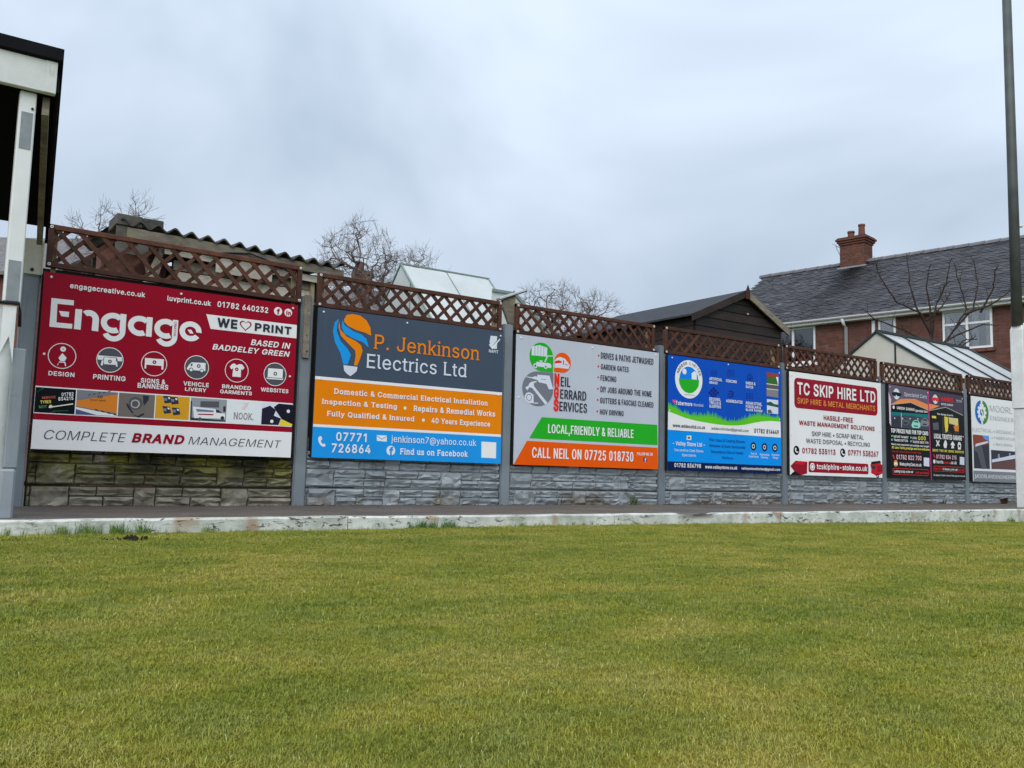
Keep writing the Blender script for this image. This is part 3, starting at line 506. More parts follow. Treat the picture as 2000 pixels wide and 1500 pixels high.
'6':(453,['226,-7 196,-4 168,3 142,15 119,31 100,51 84,74 73,101 66,130 64,162 65,187 71,212 80,239 112,302 252,509 322,509 151,261 145,261 157,279 174,295 208,311 235,314 265,312 291,305 316,295 337,280 355,262 370,240 380,215 387,187 389,157 387,127 379,98 368,73 352,50 333,30 310,14 284,3 257,-4','226,48 245,50 263,55 279,63 293,73 314,101 322,119 327,157 322,196 304,228 279,251 263,259 245,264 226,265 207,264 190,259 174,252 148,229 131,197 125,158 131,119 138,102 160,73 174,63 190,55 207,50']),
'7':(453,['97,0 323,448 323,452 62,452 62,509 391,509 391,449 165,0']),
'8':(453,['226,-7 193,-5 163,1 136,11 111,25 91,42 74,62 62,84 54,109 52,135 58,176 75,212 101,241 117,252 134,260 153,265 153,267 129,276 109,289 93,308 80,330 73,354 70,380 73,405 79,429 90,450 106,469 124,485 146,498 170,508 197,514 226,516 255,514 282,508 306,498 328,485 346,469 361,450 373,429 379,405 382,380 379,354 372,330 359,308 343,289 323,276 300,267 300,265 335,252 351,241 377,212 395,176 401,135 398,109 391,84 378,62 362,42 341,25 317,11 289,1 259,-5','226,49 267,54 300,69 323,91 331,106 335,121 337,139 335,157 330,173 322,189 312,202 283,223 265,230 226,235 187,230 169,223 140,202 130,189 122,173 117,157 115,139 117,121 121,106 129,91 139,79 152,69 185,54','226,290 260,294 274,300 298,318 314,344 319,376 314,407 299,432 275,449 260,455 226,460 192,455 177,449 153,432 138,407 133,376 138,344 154,318 165,308 193,294']),
'9':(453,['226,516 256,513 285,506 310,494 333,478 352,458 368,434 380,408 387,378 389,347 387,322 382,296 373,270 340,207 200,0 130,0 301,248 307,248 295,229 278,214 245,198 218,195 188,197 161,203 137,214 116,229 98,247 83,269 72,294 66,321 64,352 66,382 73,411 85,436 101,459 120,479 143,494 168,506 196,513','226,460 207,459 190,454 174,446 160,435 138,407 131,390 125,352 131,313 148,280 160,268 174,257 190,250 207,245 226,243 245,245 263,249 279,257 293,267 314,295 322,312 327,350 322,390 314,407 293,435 279,446 263,454 245,459']),
'&':(448,['197,-7 165,-5 136,1 110,12 88,26 69,42 54,62 43,84 36,108 34,133 36,154 40,173 47,189 70,220 120,264 230,346 243,359 255,375 259,384 262,405 260,420 255,434 245,445 233,454 219,459 201,461 189,460 168,453 151,440 145,431 138,411 137,399 141,375 145,363 159,340 179,314 438,0 364,0 121,293 108,310 87,344 81,361 75,398 77,420 82,440 91,458 102,474 117,488 134,499 154,507 176,512 200,513 224,512 246,507 266,499 283,488 297,475 308,459 317,442 322,424 324,404 320,375 309,349 281,314 135,202 110,174 103,161 97,131 98,115 109,87 130,66 143,57 175,48 213,48 251,59 269,69 301,95 327,131 343,174 349,224 408,224 403,167 389,124 371,92 333,47 315,30 294,17 271,7 246,-1']),
'.':(188,['95,-4 73,1 63,9 55,18 51,29 50,41 51,53 55,64 63,73 73,81 95,87 107,85 118,81 128,73 135,64 141,41 135,18 128,9 118,1']),
',':(188,['38,-119 68,71 137,71 84,-119']),
'-':(453,['337,244 337,188 114,188 114,244']),
'@':(676,['355,-135 307,-133 262,-126 221,-114 184,-98 151,-77 122,-53 98,-24 77,9 61,46 50,87 43,131 40,179 43,226 50,269 61,309 78,346 98,379 123,408 151,433 184,454 220,470 260,482 303,489 349,492 394,489 435,482 472,469 506,452 536,432 562,407 584,380 603,351 617,319 627,285 633,251 635,215 631,142 622,96 605,57 593,42 579,28 561,18 541,13 503,11 476,17 463,21 441,36 432,45 423,68 420,68 413,54 402,41 388,30 371,20 351,15 326,13 298,15 273,23 251,35 232,52 216,73 204,96 195,123 190,152 188,182 190,212 197,239 207,265 220,287 237,306 257,322 279,334 304,341 330,343 369,338 398,323 416,306 419,306 419,335 474,335 475,97 485,74 493,66 505,61 518,59 533,61 546,66 557,76 565,89 571,106 576,127 580,182 579,245 575,273 567,301 555,327 541,351 523,373 502,393 477,410 450,424 419,434 385,440 347,442 309,440 274,434 242,424 213,410 187,393 164,372 144,347 128,320 115,289 105,255 100,218 98,178 100,138 105,100 115,66 128,35 144,8 165,-17 188,-37 215,-54 246,-68 280,-78 317,-83 357,-85 394,-83 444,-73 489,-59 504,-107 464,-120 429,-128 392,-133','329,65 350,66 368,71 382,78 395,89 405,102 412,118 421,160 422,185 417,231 411,249 403,263 393,274 381,282 366,287 331,292 313,290 297,285 283,277 271,267 252,239 246,222 242,185 243,164 251,125 267,94 279,81 293,72 310,67']),
':':(188,['95,-4 73,1 63,9 55,18 51,29 50,41 51,53 55,64 63,73 73,81 95,87 107,85 118,81 128,73 135,64 141,41 135,18 128,9 118,1','95,271 73,277 63,284 51,304 50,316 51,328 55,339 63,349 73,356 95,362 118,356 128,349 135,339 141,316 135,294 128,284 118,277']),
'•':(389,['194,93 175,94 156,99 139,107 124,118 111,131 100,147 92,164 87,182 85,202 87,221 92,240 100,257 111,272 139,296 156,305 175,309 194,311 214,309 232,305 249,296 278,272 289,257 297,240 302,221 304,202 302,182 297,164 289,147 265,118 249,107 232,99 214,94']),
}
# ---------------------------------------------------------------- advertising signs
PAL = {'w': (.82, .83, .83), 'crim': S(150, 12, 38, 1.0), 'dk': S(52, 54, 66, 1.0), 'gry': S(78, 78, 84), 'navy': S(28, 28, 50, 1.0), 'ph1': S(14, 18, 20), 'ph2': S(120, 116, 120), 'ph3': S(112, 104, 98), 'ph4': S(205, 150, 36), 'ph5': S(140, 144, 150), 'ph6': S(212, 218, 226), 'ph7': S(206, 210, 220),
 'pgreen': S(40, 78, 62), 'pred': S(190, 98, 88), 'pyel': S(226, 214, 84), 'pgrn': S(92, 140, 86), 'cream': S(236, 232, 196), 'pgry': S(122, 122, 128), 'pora': S(208, 124, 44), 'pblue': S(76, 84, 128), 'pbrn': S(120, 68, 40), 'pgry2': S(180, 178, 174), 'pgry3': S(84, 84, 90), 'pblue2': S(108, 122, 150), 'pbrn2': S(132, 112, 116), 'ppink': S(214, 188, 192), 'pnavy': S(34, 32, 52), 'pnavy2': S(24, 24, 38), 'pyel2': S(236, 196, 52),
 'slate': S(64, 76, 92), 'ora': S(246, 124, 4), 'blu': S(28, 142, 216), 'silv': S(200, 206, 218), 'red': S(226, 40, 20), 'redd': S(186, 20, 36), 'grn': S(34, 162, 34), 'grnd': S(20, 132, 40), 'gryd': S(110, 114, 124), 'ora2': S(255, 84, 4), 'fbb': S(44, 40, 110), 'silver': S(178, 184, 196),
 'blue4': S(0, 78, 188, 1.0), 'sky4': S(10, 118, 220), 'navyi': S(10, 32, 118), 'pgrass': S(52, 98, 44), 'pbrick': S(136, 62, 42), 'pink': S(216, 74, 130), 'blu4': S(0, 136, 238), 'navy4': S(6, 26, 72), 'gold': S(226, 150, 60), 'blk': S(14, 14, 18),
 'sunp': S(92, 84, 100), 'sund': S(66, 58, 76), 'sunset': S(232, 132, 74), 'sunl': S(200, 180, 196), 'trim': S(170, 168, 150), 'redk': S(226, 40, 34), 'carph': S(56, 66, 76), 'teal': S(20, 110, 112), 'mint': S(140, 206, 190), 'garph': S(50, 44, 36), 'cream2': S(206, 192, 130), 'ppk': S(238, 176, 186), 'pmag': S(190, 44, 110), 'gry7': S(150, 152, 160), 'gry7b': S(120, 124, 132), 'pblue3': S(90, 146, 210), 'pbrn3': S(96, 66, 66), 'gblue': S(30, 98, 180), 'ggreen': S(64, 130, 50), 'grass5': S(86, 186, 26)}
PM = {}
def pm(k):
    if k not in PM:
        t = NT('print_' + k); c = PAL[k]; f = t.noise(2.2, 3)
        g = t.n('ShaderNodeNewGeometry').outputs['Position']
        cc = t.ramp(f, [(.3, tuple(x * .95 for x in c)), (.7, tuple(min(.85, x * 1.04) for x in c))])
        cc = t.mix(t.ramp(t.noise(5, 5, .65, g, 0, (4, 4, .22)), [(.60, (0, 0, 0)), (.78, (.10,) * 3)]), cc, (.20, .20, .17))     # faint rain streaks
        t.bump(t.noise(1.6, 2, .5, g), .12, .02)
        PM[k] = t.fin(cc, .26, .10)
    return PM[k]
SCREW = simple('screw_cap', (.72, .73, .74), .35, .5, .05)
from mathutils.geometry import delaunay_2d_cdt
def area2(P_): return sum(P_[i - 1][0] * P_[i][1] - P_[i][0] * P_[i - 1][1] for i in range(len(P_)))
def wind(p, P_):
    w = 0; n = len(P_)
    for i in range(n):
        (x1, y1), (x2, y2) = P_[i - 1], P_[i]
        if (y1 > p[1]) != (y2 > p[1]) and p[0] < (x2 - x1) * (p[1] - y1) / (y2 - y1) + x1: w += 1 if y2 > y1 else -1
    return w
def grown(P_, ox, oy, sg):
    out_ = []; n = len(P_)
    for i in range(n):
        (x0, y0), (x1, y1), (x2, y2) = P_[i - 1], P_[i], P_[(i + 1) % n]
        a = Vector((y1 - y0, x0 - x1)).normalized(); b = Vector((y2 - y1, x1 - x2)).normalized(); m_ = a + b
        k_ = sg * (2 / max(.55, m_.length_squared) if m_.length > 1e-6 else 1)
        out_.append((x1 + m_.x * k_ * ox, y1 + m_.y * k_ * oy))
    return out_
GL = {c_: (a_ / 1000, [[tuple(float(q) / 1000 for q in p.split(',')) for p in l.split()] for l in ls]) for c_, (a_, ls) in GLYPHS.items()}
SG = 1 if area2(GL['I'][1][0]) > 0 else -1       # turning sense of a solid outline
CAPH = max(p[1] for p in GL['H'][1][0]); XH = max(p[1] for p in GL['x'][1][0]); ASC = max(p[1] for l in GL['l'][1] for p in l); DSC = min(p[1] for l in GL['p'][1] for p in l)
_gc = {}
def glyph(ch, ox, oy, serif):
    key = (ch, ox, oy, serif)
    if key in _gc: return _gc[key]
    adv, ls = GL.get(ch, (.25, [])); loops = [grown(P_, ox, oy, SG) for P_ in ls]
    if serif and ch not in '.,-:@&tfy' and not ch.isdigit():
        for P_ in ls:
            n = len(P_)
            if area2(P_) * SG < 0: continue
            for i in range(n):
                p, q = P_[i], P_[(i + 1) % n]; L_ = abs(p[0] - q[0])
                if abs(p[1] - q[1]) > .004 or not .045 < L_ < .42: continue
                pa, qb = P_[i - 1], P_[(i + 2) % n]
                if abs(pa[1] - p[1]) < 1.2 * abs(pa[0] - p[0]) or abs(qb[1] - q[1]) < 1.2 * abs(qb[0] - q[0]): continue
                y = p[1]
                if min(abs(y - k_) for k_ in (0, CAPH, XH, ASC, DSC)) > .012: continue
                up = 1 if pa[1] > y else -1; e_ = .040 if L_ < .12 else .012; t_ = .034 + oy; xl, xr = min(p[0], q[0]) - e_ - ox, max(p[0], q[0]) + e_ + ox
                if up < 0 and (y < CAPH - .02 or ch.islower()): xr = max(p[0], q[0]) + ox
                y0, y1 = sorted((y - up * oy, y - up * oy + up * t_)); rc = [(xl, y0 + .0007), (xr, y0), (xr, y1 + .0007), (xl, y1)]; loops.append(rc if SG > 0 else rc[::-1])
    V, F = [], []
    if loops:
        pts_ = []; ed = []
        for l in loops:
            n0 = len(pts_); pts_ += [Vector(p) for p in l]; ed += [(n0 + i, n0 + (i + 1) % len(l)) for i in range(len(l))]
        r_ = delaunay_2d_cdt(pts_, ed, [], 0, 1e-6); V = [(v.x, v.y) for v in r_[0]]
        for f in r_[2]:
            c_ = (sum(V[i][0] for i in f) / len(f), sum(V[i][1] for i in f) / len(f))
            if sum(wind(c_, l) for l in loops) * SG > 0: F.append(tuple(f))
    _gc[key] = (adv, V, F); return _gc[key]
def text2d(txt, st):
    """flat outlines of a line of text: points and faces, in em"""
    o_ = round((.034 if 'b2' in st else .022 if 'b' in st else -.010 if 'l' in st else .004), 4); ox = oy = o_
    if 'c' in st: ox, oy = o_ + .030, o_ + .004
    sp = 2 * max(ox, 0) + (.012 if 's' in st else 0); x = 0; V = []; F = []
    for ch in txt:
        if ch == ' ': x += .20 + sp; continue
        adv, v, f = glyph(ch, ox, oy, 's' in st); n = len(V); V += [(a + x, b) for a, b in v]; F += [tuple(n + i for i in q) for q in f]; x += adv + sp
    return V, F
def arcpts(cx, cy, rx, ry, a0, a1, n=22): return [(cx + rx * math.cos(R(a0 + (a1 - a0) * i / n)), cy + ry * math.sin(R(a0 + (a1 - a0) * i / n))) for i in range(n + 1)]
class Art:
    def __init__(s, x0, z0, yf): s.x0 = x0; s.z0 = z0; s.yf = yf; s.m = MB(); s.keys = []; s.q = 0
    def k(s, key):
        if key not in s.keys: s.keys.append(key)
        return s.keys.index(key)
    def pt(s, u, v, lay): return (s.x0 + min(183, max(0, u)) / 100, s.yf - .0006 - lay * .0003, s.z0 + min(122, max(0, v)) / 100)
    def poly(s, pts, key, lay=1):
        s.q += 1; lay += s.q * .03
        s.m.add([s.pt(u, v, lay) for u, v in pts], [tuple(range(len(pts)))], s.k(key))
    def strip(s, A, B, key, lay=1):
        s.q += 1; lay += s.q * .03; n = len(A); s.m.add([s.pt(*p, lay) for p in A] + [s.pt(*p, lay) for p in B], [(i, i + 1, n + i + 1, n + i) for i in range(n - 1)], s.k(key))
    def arc(s, cx, cy, rx, ry, w, a0, a1, key, lay=1): s.strip(arcpts(cx, cy, rx, ry, a0, a1), arcpts(cx, cy, rx - w, ry - w, a0, a1), key, lay)
    def disc(s, cx, cy, r, key, lay=1): s.poly(arcpts(cx, cy, r, r, 0, 352, 32), key, lay)
    def rrect(s, u0, u1, v0, v1, r, key, lay=1): s.poly(s.rr(u0, u1, v0, v1, r), key, lay)
    @staticmethod
    def rr(u0, u1, v0, v1, r):
        return arcpts(u1 - r, v1 - r, r, r, 0, 90, 6) + arcpts(u0 + r, v1 - r, r, r, 90, 180, 6) + arcpts(u0 + r, v0 + r, r, r, 180, 270, 6) + arcpts(u1 - r, v0 + r, r, r, 270, 360, 6)
def lettering(art, root, txt, u0, u1, v, cap, key, st, vert=False):
    V, F = text2d(txt, st); 
    sh = .21 if 'i' in st else 0
    V = [(x + sh * y, y) for x, y in V]; xs_ = [p[0] for p in V]; xa, xb = min(xs_), max(xs_); sc = cap / CAPH
    W = (u1 - u0); rot = 0
    if 'R' in st: rot = R(float(st.split('R')[1]))
    if txt == 'f': W = (xb - xa) * sc; u0 = (u0 + u1 - W) / 2
    P_ = []
    for x, y in V:
        a, b = (x - xa) / (xb - xa) * W, y * sc
        if vert: a, b = (b, -a)
        if rot: a, b = a * math.cos(rot) - b * math.sin(rot), a * math.sin(rot) + b * math.cos(rot) - W * .5 * math.sin(rot)
        P_.append(art.pt(u0 + a, v + b, 13))
    m = MB(); m.add(P_, F); m.build('lettering', pm(key), root)
SPEC = {
 1: [
  ('T','engagecreative.co.uk',16.5,66.5,112.8,3.41,'w','b'),
  ('T','luvprint.co.uk',82.1,114.1,112.6,3.51,'w','b'),
  ('T','01782 640232',118.9,158.6,112.7,4.05,'w','b'),
  ('C',166.8,115.1,3.3,'w',0,1),
  ('C',175.2,115.0,3.17,'w',0,1),
  ('T','f',165.7,168.0,112.8,4.02,'crim','b2'),
  ('T','in',173.4,177.3,113.2,3.14,'crim','b2'),
  ('P',[(5.6,104.2),(19.7,104.3),(19.8,100.8),(9.5,100.6),(9.8,87.6),(19.8,87.7),(19.8,84.3),(5.6,84.1)],'w',1),
  ('P',[(10.8,95.8),(17.2,95.9),(17.2,92.2),(12.4,92.3)],'w',1),
  ('P',[(21.1,98.5),(25.4,98.6),(25.3,84.2),(21.0,84.3)],'w',1),
  ('P',[(111.1,105.9),(182.9,105.9),(183.0,95.1),(115.0,95.1)],'w',1),
  ('T','WE',119.5,135.0,97.6,6.24,'dk','b2'),
  ('T','PRINT',148.7,178.5,97.8,5.51,'dk','b2'),
  ('HEART',141.5,100.5,6.2,'crim'),
  ('T','BASED IN',146.2,178.3,86.1,4.27,'w','bi'),
  ('T','BADDELEY GREEN',117.0,178.1,79.7,3.97,'w','bi'),
  ('C',14.9,64.7,8.96,'w',0.5,2),
  ('C',45.8,64.8,8.88,'gry',0,1),
  ('C',45.8,64.8,9.04,'w',0.5,2),
  ('C',75.9,64.8,9.13,'w',0.5,2),
  ('C',106.4,64.9,8.88,'gry',0,1),
  ('C',106.4,64.9,9.05,'w',0.5,2),
  ('C',136.6,65.1,9.15,'w',0.5,2),
  ('C',167.0,64.8,9.06,'gry',0,1),
  ('C',167.0,64.8,9.24,'w',0.5,2),
  ('T','DESIGN',7.2,23.5,50.7,2.82,'w','b'),
  ('T','PRINTING',35.5,56.9,50.5,3.22,'w','b'),
  ('T','SIGNS &',67.3,84.6,50.5,3.09,'w','b'),
  ('T','BANNERS',65.4,86.7,46.6,3.31,'w','b'),
  ('T','VEHICLE',97.3,116.0,50.7,2.94,'w','b'),
  ('T','LIVERY',98.8,114.5,46.8,2.52,'w','b'),
  ('T','BRANDED',126.0,148.3,50.9,2.69,'w','b'),
  ('T','GARMENTS',124.7,149.2,46.9,2.64,'w','b'),
  ('T','WEBSITES',156.1,178.4,50.7,2.82,'w','b'),
  ('P',[(14.9,66.7),(17.8,63.6),(16.7,61.0),(14.1,61.0),(12.7,63.1)],'w',3),
  ('P',[(13.4,60.7),(17.2,60.7),(17.9,57.9),(17.3,57.8),(16.5,60.1),(13.2,60.0),(12.7,57.9),(12.2,58.0)],'w',3),
  ('C',15.2,69.5,1.81,'w',1.4,3),
  ('P',[(37.6,67.4),(53.6,67.5),(53.8,64.5),(51.0,64.4),(50.3,66.9),(41.6,66.8),(41.3,64.4),(37.7,64.3)],'w',3),
  ('P',[(41.9,66.5),(49.8,66.5),(49.7,61.6),(41.8,61.5)],'w',3),
  ('P',[(40.4,64.0),(41.6,64.1),(41.2,60.3),(39.9,60.5)],'w',3),
  ('P',[(49.5,64.1),(50.5,64.2),(51.2,60.5),(50.1,60.5)],'w',3),
  ('C',45.8,63.7,1.28,'gry',0.8,4),
  ('P',[(69.8,68.5),(82.4,68.7),(82.3,63.7),(69.9,63.7)],'w',3),
  ('P',[(69.3,68.6),(70.3,68.6),(70.5,60.8),(69.4,60.8)],'w',3),
  ('P',[(81.3,68.7),(82.5,68.7),(82.5,61.1),(81.1,61.1)],'w',3),
  ('C',76.0,66.0,1.37,'crim',0.9,4),
  ('P',[(99.2,63.7),(100.7,66.4),(102.4,68.3),(112.7,68.8),(112.9,62.6),(99.6,62.6)],'w',3),
  ('P',[(101.8,65.5),(102.1,67.4),(103.2,67.5),(103.1,65.5)],'gry',4),
  ('C',102.4,62.8,1.54,'gry',0,4),
  ('C',102.4,62.7,1.06,'w',0,5),
  ('C',110.2,62.7,1.49,'gry',0,4),
  ('C',110.2,62.7,1.04,'w',0,5),
  ('C',107.8,66.0,1.41,'gry',0.8,4),
  ('P',[(134.3,70.5),(136.4,69.2),(138.4,70.3),(140.4,70.2),(142.4,67.8),(141.0,65.9),(139.8,66.6),(140.0,60.3),(133.4,60.3),(133.7,66.7),(132.3,65.7),(131.0,67.6),(132.6,69.7)],'w',3),
  ('C',136.5,66.1,1.39,'crim',0.9,4),
  ('P',[(161.2,69.2),(173.2,69.4),(173.1,62.2),(161.0,62.1)],'w',3),
  ('P',[(160.1,61.7),(173.8,62.1),(173.4,60.9),(160.5,60.6)],'w',3),
  ('P',[(161.0,61.9),(173.3,62.1),(173.3,61.8),(161.1,61.6)],'gry',4),
  ('C',167.1,65.3,1.48,'gry',0.8,5),
  ('B',-0.1,182.5,24.2,42.9,'w',1),
  ('B',0.2,25.3,24.8,42.0,'ph1',2),
  ('B',26.0,52.6,24.9,42.0,'ph2',2),
  ('B',53.4,78.0,25.0,42.0,'ph3',2),
  ('B',78.7,102.7,25.2,42.1,'ph4',2),
  ('B',103.6,130.4,25.1,42.1,'ph5',2),
  ('B',130.6,157.2,24.9,41.9,'ph6',2),
  ('B',157.6,183.2,25.1,42.3,'ph7',2),
  ('B',0.0,183.0,-0.1,19.9,'w',1),
  ('T','COMPLETE',7.5,60.1,6.9,6.4,'navy','li'),
  ('T','BRAND',63.8,100.5,7.4,5.97,'crim','b2i'),
  ('T','MANAGEMENT',103.6,174.8,7.2,5.89,'navy','li'),
  ('S',4.5,118.8),
  ('S',3.7,65.0),
  ('S',91.9,118.8),
  ('S',178.9,119.0),
  ('S',179.1,64.1),
  ('P',[(1.2,38.8),(4.4,41.7),(5.7,41.7),(1.6,38.7)],'pgreen',3),
  ('P',[(10.1,25.3),(12.4,26.7),(21.4,27.5),(21.5,26.8),(12.7,26.0),(11.0,25.2)],'pgreen',3),
  ('T','SERVICE',4.4,12.9,34.7,1.45,'pred','bR8'),
  ('T','TYRES',3.8,10.3,31.3,1.95,'pyel','bR8'),
  ('T','MOT',3.1,7.9,27.9,1.79,'pgrn','bR6'),
  ('T','01782',16.5,24.0,37.4,2.22,'w','bR8'),
  ('T','834215',14.7,24.1,34.3,2.26,'w','bR8'),
  ('P',[(9.0,28.2),(9.3,30.1),(10.5,30.5),(11.3,29.5),(23.9,32.4),(24.2,31.7),(11.3,28.8),(10.3,28.3)],'cream',3),
  ('P',[(25.9,41.9),(38.9,42.0),(43.7,40.8),(26.3,35.0)],'pgry',3),
  ('P',[(26.2,34.5),(52.6,40.7),(52.5,27.2),(33.9,29.6),(26.1,30.8)],'pora',3),
  ('P',[(26.1,30.0),(52.5,26.0),(52.6,25.1),(39.4,25.2),(26.1,28.6)],'w',4),
  ('P',[(26.1,28.3),(38.9,25.0),(26.1,24.8)],'pblue',4),
  ('P',[(37.6,29.5),(39.7,29.1),(41.0,27.9),(38.9,28.2)],'dk',5),
  ('P',[(41.6,28.7),(43.8,28.3),(45.0,27.1),(42.9,27.4)],'dk',5),
  ('P',[(45.7,27.9),(47.8,27.5),(49.1,26.3),(46.9,26.6)],'dk',5),
  ('P',[(49.7,27.1),(51.9,26.7),(53.2,25.5),(51.0,25.8)],'dk',5),
  ('P',[(32.8,38.4),(34.6,38.9),(35.2,39.7),(33.4,39.1)],'dk',5),
  ('P',[(35.9,39.2),(37.7,39.8),(38.4,40.5),(36.5,40.0)],'dk',5),
  ('P',[(39.1,40.1),(40.9,40.6),(41.5,41.4),(39.7,40.8)],'dk',5),
  ('P',[(42.3,40.9),(44.1,41.5),(44.8,42.2),(42.9,41.7)],'dk',5),
  ('P',[(45.5,41.8),(47.3,42.3),(48.0,43.1),(46.1,42.5)],'dk',5),
  ('T','STAY SAFE',34.9,44.8,35.1,1.01,'pbrn','b'),
  ('P',[(39.2,39.1),(39.7,39.1),(40.4,38.2),(39.8,37.0),(39.2,37.0),(39.8,38.1)],'dk',5),
  ('P',[(40.4,39.2),(40.9,39.2),(41.6,38.2),(41.0,37.1),(40.4,37.1),(41.0,38.2)],'dk',5),
  ('P',[(41.6,39.3),(42.1,39.3),(42.8,38.3),(42.2,37.2),(41.6,37.1),(42.2,38.3)],'dk',5),
  ('C',64.9,35.1,4.74,'pgry3',2.0,3),
  ('C',64.7,34.7,3.07,'pgry2',0,4),
  ('C',64.6,34.7,2.31,'pgry3',0,5),
  ('P',[(58.4,34.8),(59.9,34.4),(62.6,29.9),(64.2,28.0),(62.8,27.9),(59.6,31.8)],'dk',4),
  ('P',[(69.6,41.3),(73.8,41.0),(73.5,37.9),(70.7,33.6),(70.0,36.1)],'dk',4),
  ('P',[(62.8,27.4),(66.8,26.1),(70.6,28.4),(71.4,27.4),(67.4,24.8)],'dk',4),
  ('P',[(83.5,42.0),(88.5,41.9),(89.9,37.2),(84.9,36.4)],'dk',3),
  ('P',[(84.1,40.5),(86.6,40.4),(86.5,38.3),(84.5,38.4)],'pblue2',4),
  ('P',[(87.1,41.2),(88.3,41.1),(88.7,39.8),(87.4,39.8)],'w',4),
  ('P',[(88.6,41.6),(93.7,41.5),(95.1,36.8),(90.0,35.9)],'dk',3),
  ('P',[(89.2,40.1),(91.7,40.0),(91.6,37.9),(89.6,38.0)],'pblue2',4),
  ('P',[(92.2,40.8),(93.5,40.7),(93.8,39.4),(92.6,39.4)],'w',4),
  ('P',[(83.5,34.4),(88.6,34.2),(90.0,29.6),(85.0,28.8)],'dk',3),
  ('P',[(84.1,32.9),(86.7,32.8),(86.6,30.7),(84.6,30.8)],'pblue2',4),
  ('P',[(87.1,33.6),(88.4,33.4),(88.8,32.2),(87.5,32.2)],'w',4),
  ('P',[(90.2,33.8),(95.3,33.6),(96.7,29.0),(91.6,28.1)],'dk',3),
  ('P',[(90.8,32.3),(93.3,32.2),(93.2,30.1),(91.2,30.2)],'pblue2',4),
  ('P',[(93.8,33.0),(95.1,32.8),(95.4,31.5),(94.2,31.6)],'w',4),
  ('P',[(110.7,39.8),(124.6,40.5),(124.6,35.8),(110.7,35.5)],'pgry3',3),
  ('P',[(105.2,35.4),(121.7,34.6),(126.5,31.9),(129.6,31.3),(129.5,27.7),(106.6,26.9)],'w',4),
  ('P',[(122.3,34.3),(124.5,33.9),(127.1,31.7),(122.7,31.9)],'dk',5),
  ('P',[(104.8,27.1),(129.9,26.4),(130.0,25.6),(104.1,25.2)],'dk',3),
  ('C',110.9,26.4,1.33,'pgry3',0,6),
  ('C',127.6,28.1,1.43,'dk',0,6),
  ('P',[(109.0,30.3),(120.7,30.7),(120.7,29.8),(109.6,29.5)],'crim',6),
  ('P',[(107.7,33.9),(121.0,33.4),(120.6,32.1),(108.4,31.8)],'pblue2',6),
  ('P',[(127.8,37.0),(129.7,37.1),(129.8,32.9),(128.0,32.8)],'dk',3),
  ('P',[(103.5,39.5),(104.4,39.6),(104.9,25.7),(103.9,25.7)],'dk',3),
  ('T','NOOK.',136.0,151.5,28.0,4.93,'pbrn2','s'),
  ('P',[(137.5,39.6),(147.5,41.2),(146.0,38.1),(144.0,35.2),(141.7,36.1),(145.3,40.3)],'ppink',3),
  ('P',[(157.9,37.2),(164.2,39.9),(169.1,36.8),(167.6,32.2),(173.6,30.3),(171.6,25.1),(157.8,24.9)],'pnavy',3),
  ('P',[(167.2,38.9),(171.1,42.0),(183.3,41.7),(183.6,26.3),(174.2,29.8),(169.1,36.3)],'pnavy2',4),
  ('P',[(173.1,28.6),(174.2,29.8),(183.0,26.3),(183.1,25.2),(172.2,24.9)],'pyel2',5),
  ('C',166.2,27.7,1.31,'w',0,6),
  ('C',179.2,36.4,1.33,'w',0,6),
 ],
 2: [
  ('B',0.2,182.4,26.6,63.1,'ora',1),
  ('B',0.1,182.5,63.0,65.5,'w',2),
  ('B',0.2,182.4,24.6,26.7,'w',2),
  ('B',0.1,182.7,-0.1,24.6,'blu',1),
  ('P',[(23.1,114.8),(25.1,118.6),(30.7,120.0),(37.5,119.5),(43.3,116.0),(47.0,110.7),(48.2,103.7),(42.6,105.5),(33.5,107.1),(26.6,109.5),(23.1,112.7)],'ora',1),
  ('P',[(21.4,114.1),(23.8,109.7),(31.3,105.8),(39.3,103.6),(44.0,100.4),(46.3,93.3),(40.7,97.5),(31.5,99.6),(23.6,103.0),(21.1,107.8)],'blu',1),
  ('P',[(18.5,113.2),(20.1,105.7),(25.9,100.6),(33.9,97.8),(39.1,94.7),(40.8,90.2),(39.0,83.8),(36.5,77.2),(33.6,77.3),(34.7,85.0),(34.2,89.6),(27.3,95.1),(20.9,100.6),(18.4,107.5)],'ora',1),
  ('P',[(18.6,114.8),(14.9,111.3),(13.6,104.0),(15.7,95.0),(21.0,86.3),(24.2,76.9),(28.0,77.7),(30.5,85.6),(27.5,90.0),(20.6,96.5),(16.9,104.3),(17.2,110.5)],'blu',1),
  ('P',[(24.2,76.5),(36.8,76.2),(36.3,72.7),(33.4,69.9),(30.7,67.9),(27.8,69.5),(25.0,72.1)],'silv',1),
  ('T','P. Jenkinson',50.6,156.4,92.9,12.3,'ora','s'),
  ('T','Electrics Ltd',44.8,143.6,76.3,11.67,'silv','s'),
  ('P',[(168.3,116.8),(175.5,117.1),(175.3,113.1),(170.2,106.9),(167.4,110.0),(167.4,111.8)],'silv',1),
  ('P',[(166.6,108.3),(168.1,109.2),(170.2,106.7),(178.3,115.2),(179.1,114.7),(170.6,104.6)],'w',2),
  ('P',[(171.6,106.5),(175.6,111.4),(175.5,105.3),(168.9,105.2)],'silv',1),
  ('T','NAPIT',166.6,176.9,101.2,2.74,'silv','b'),
  ('T','Domestic & Commercial Electrical Installation',16.7,166.9,52.4,4.15,'w','sb'),
  ('T','Inspection & Testing',6.7,74.6,43.5,3.9,'w','sb'),
  ('T','Repairs & Remedial Works',90.6,175.3,42.9,4.47,'w','sb'),
  ('T','Fully Qualified & Insured',11.4,91.9,33.9,4.0,'w','sb'),
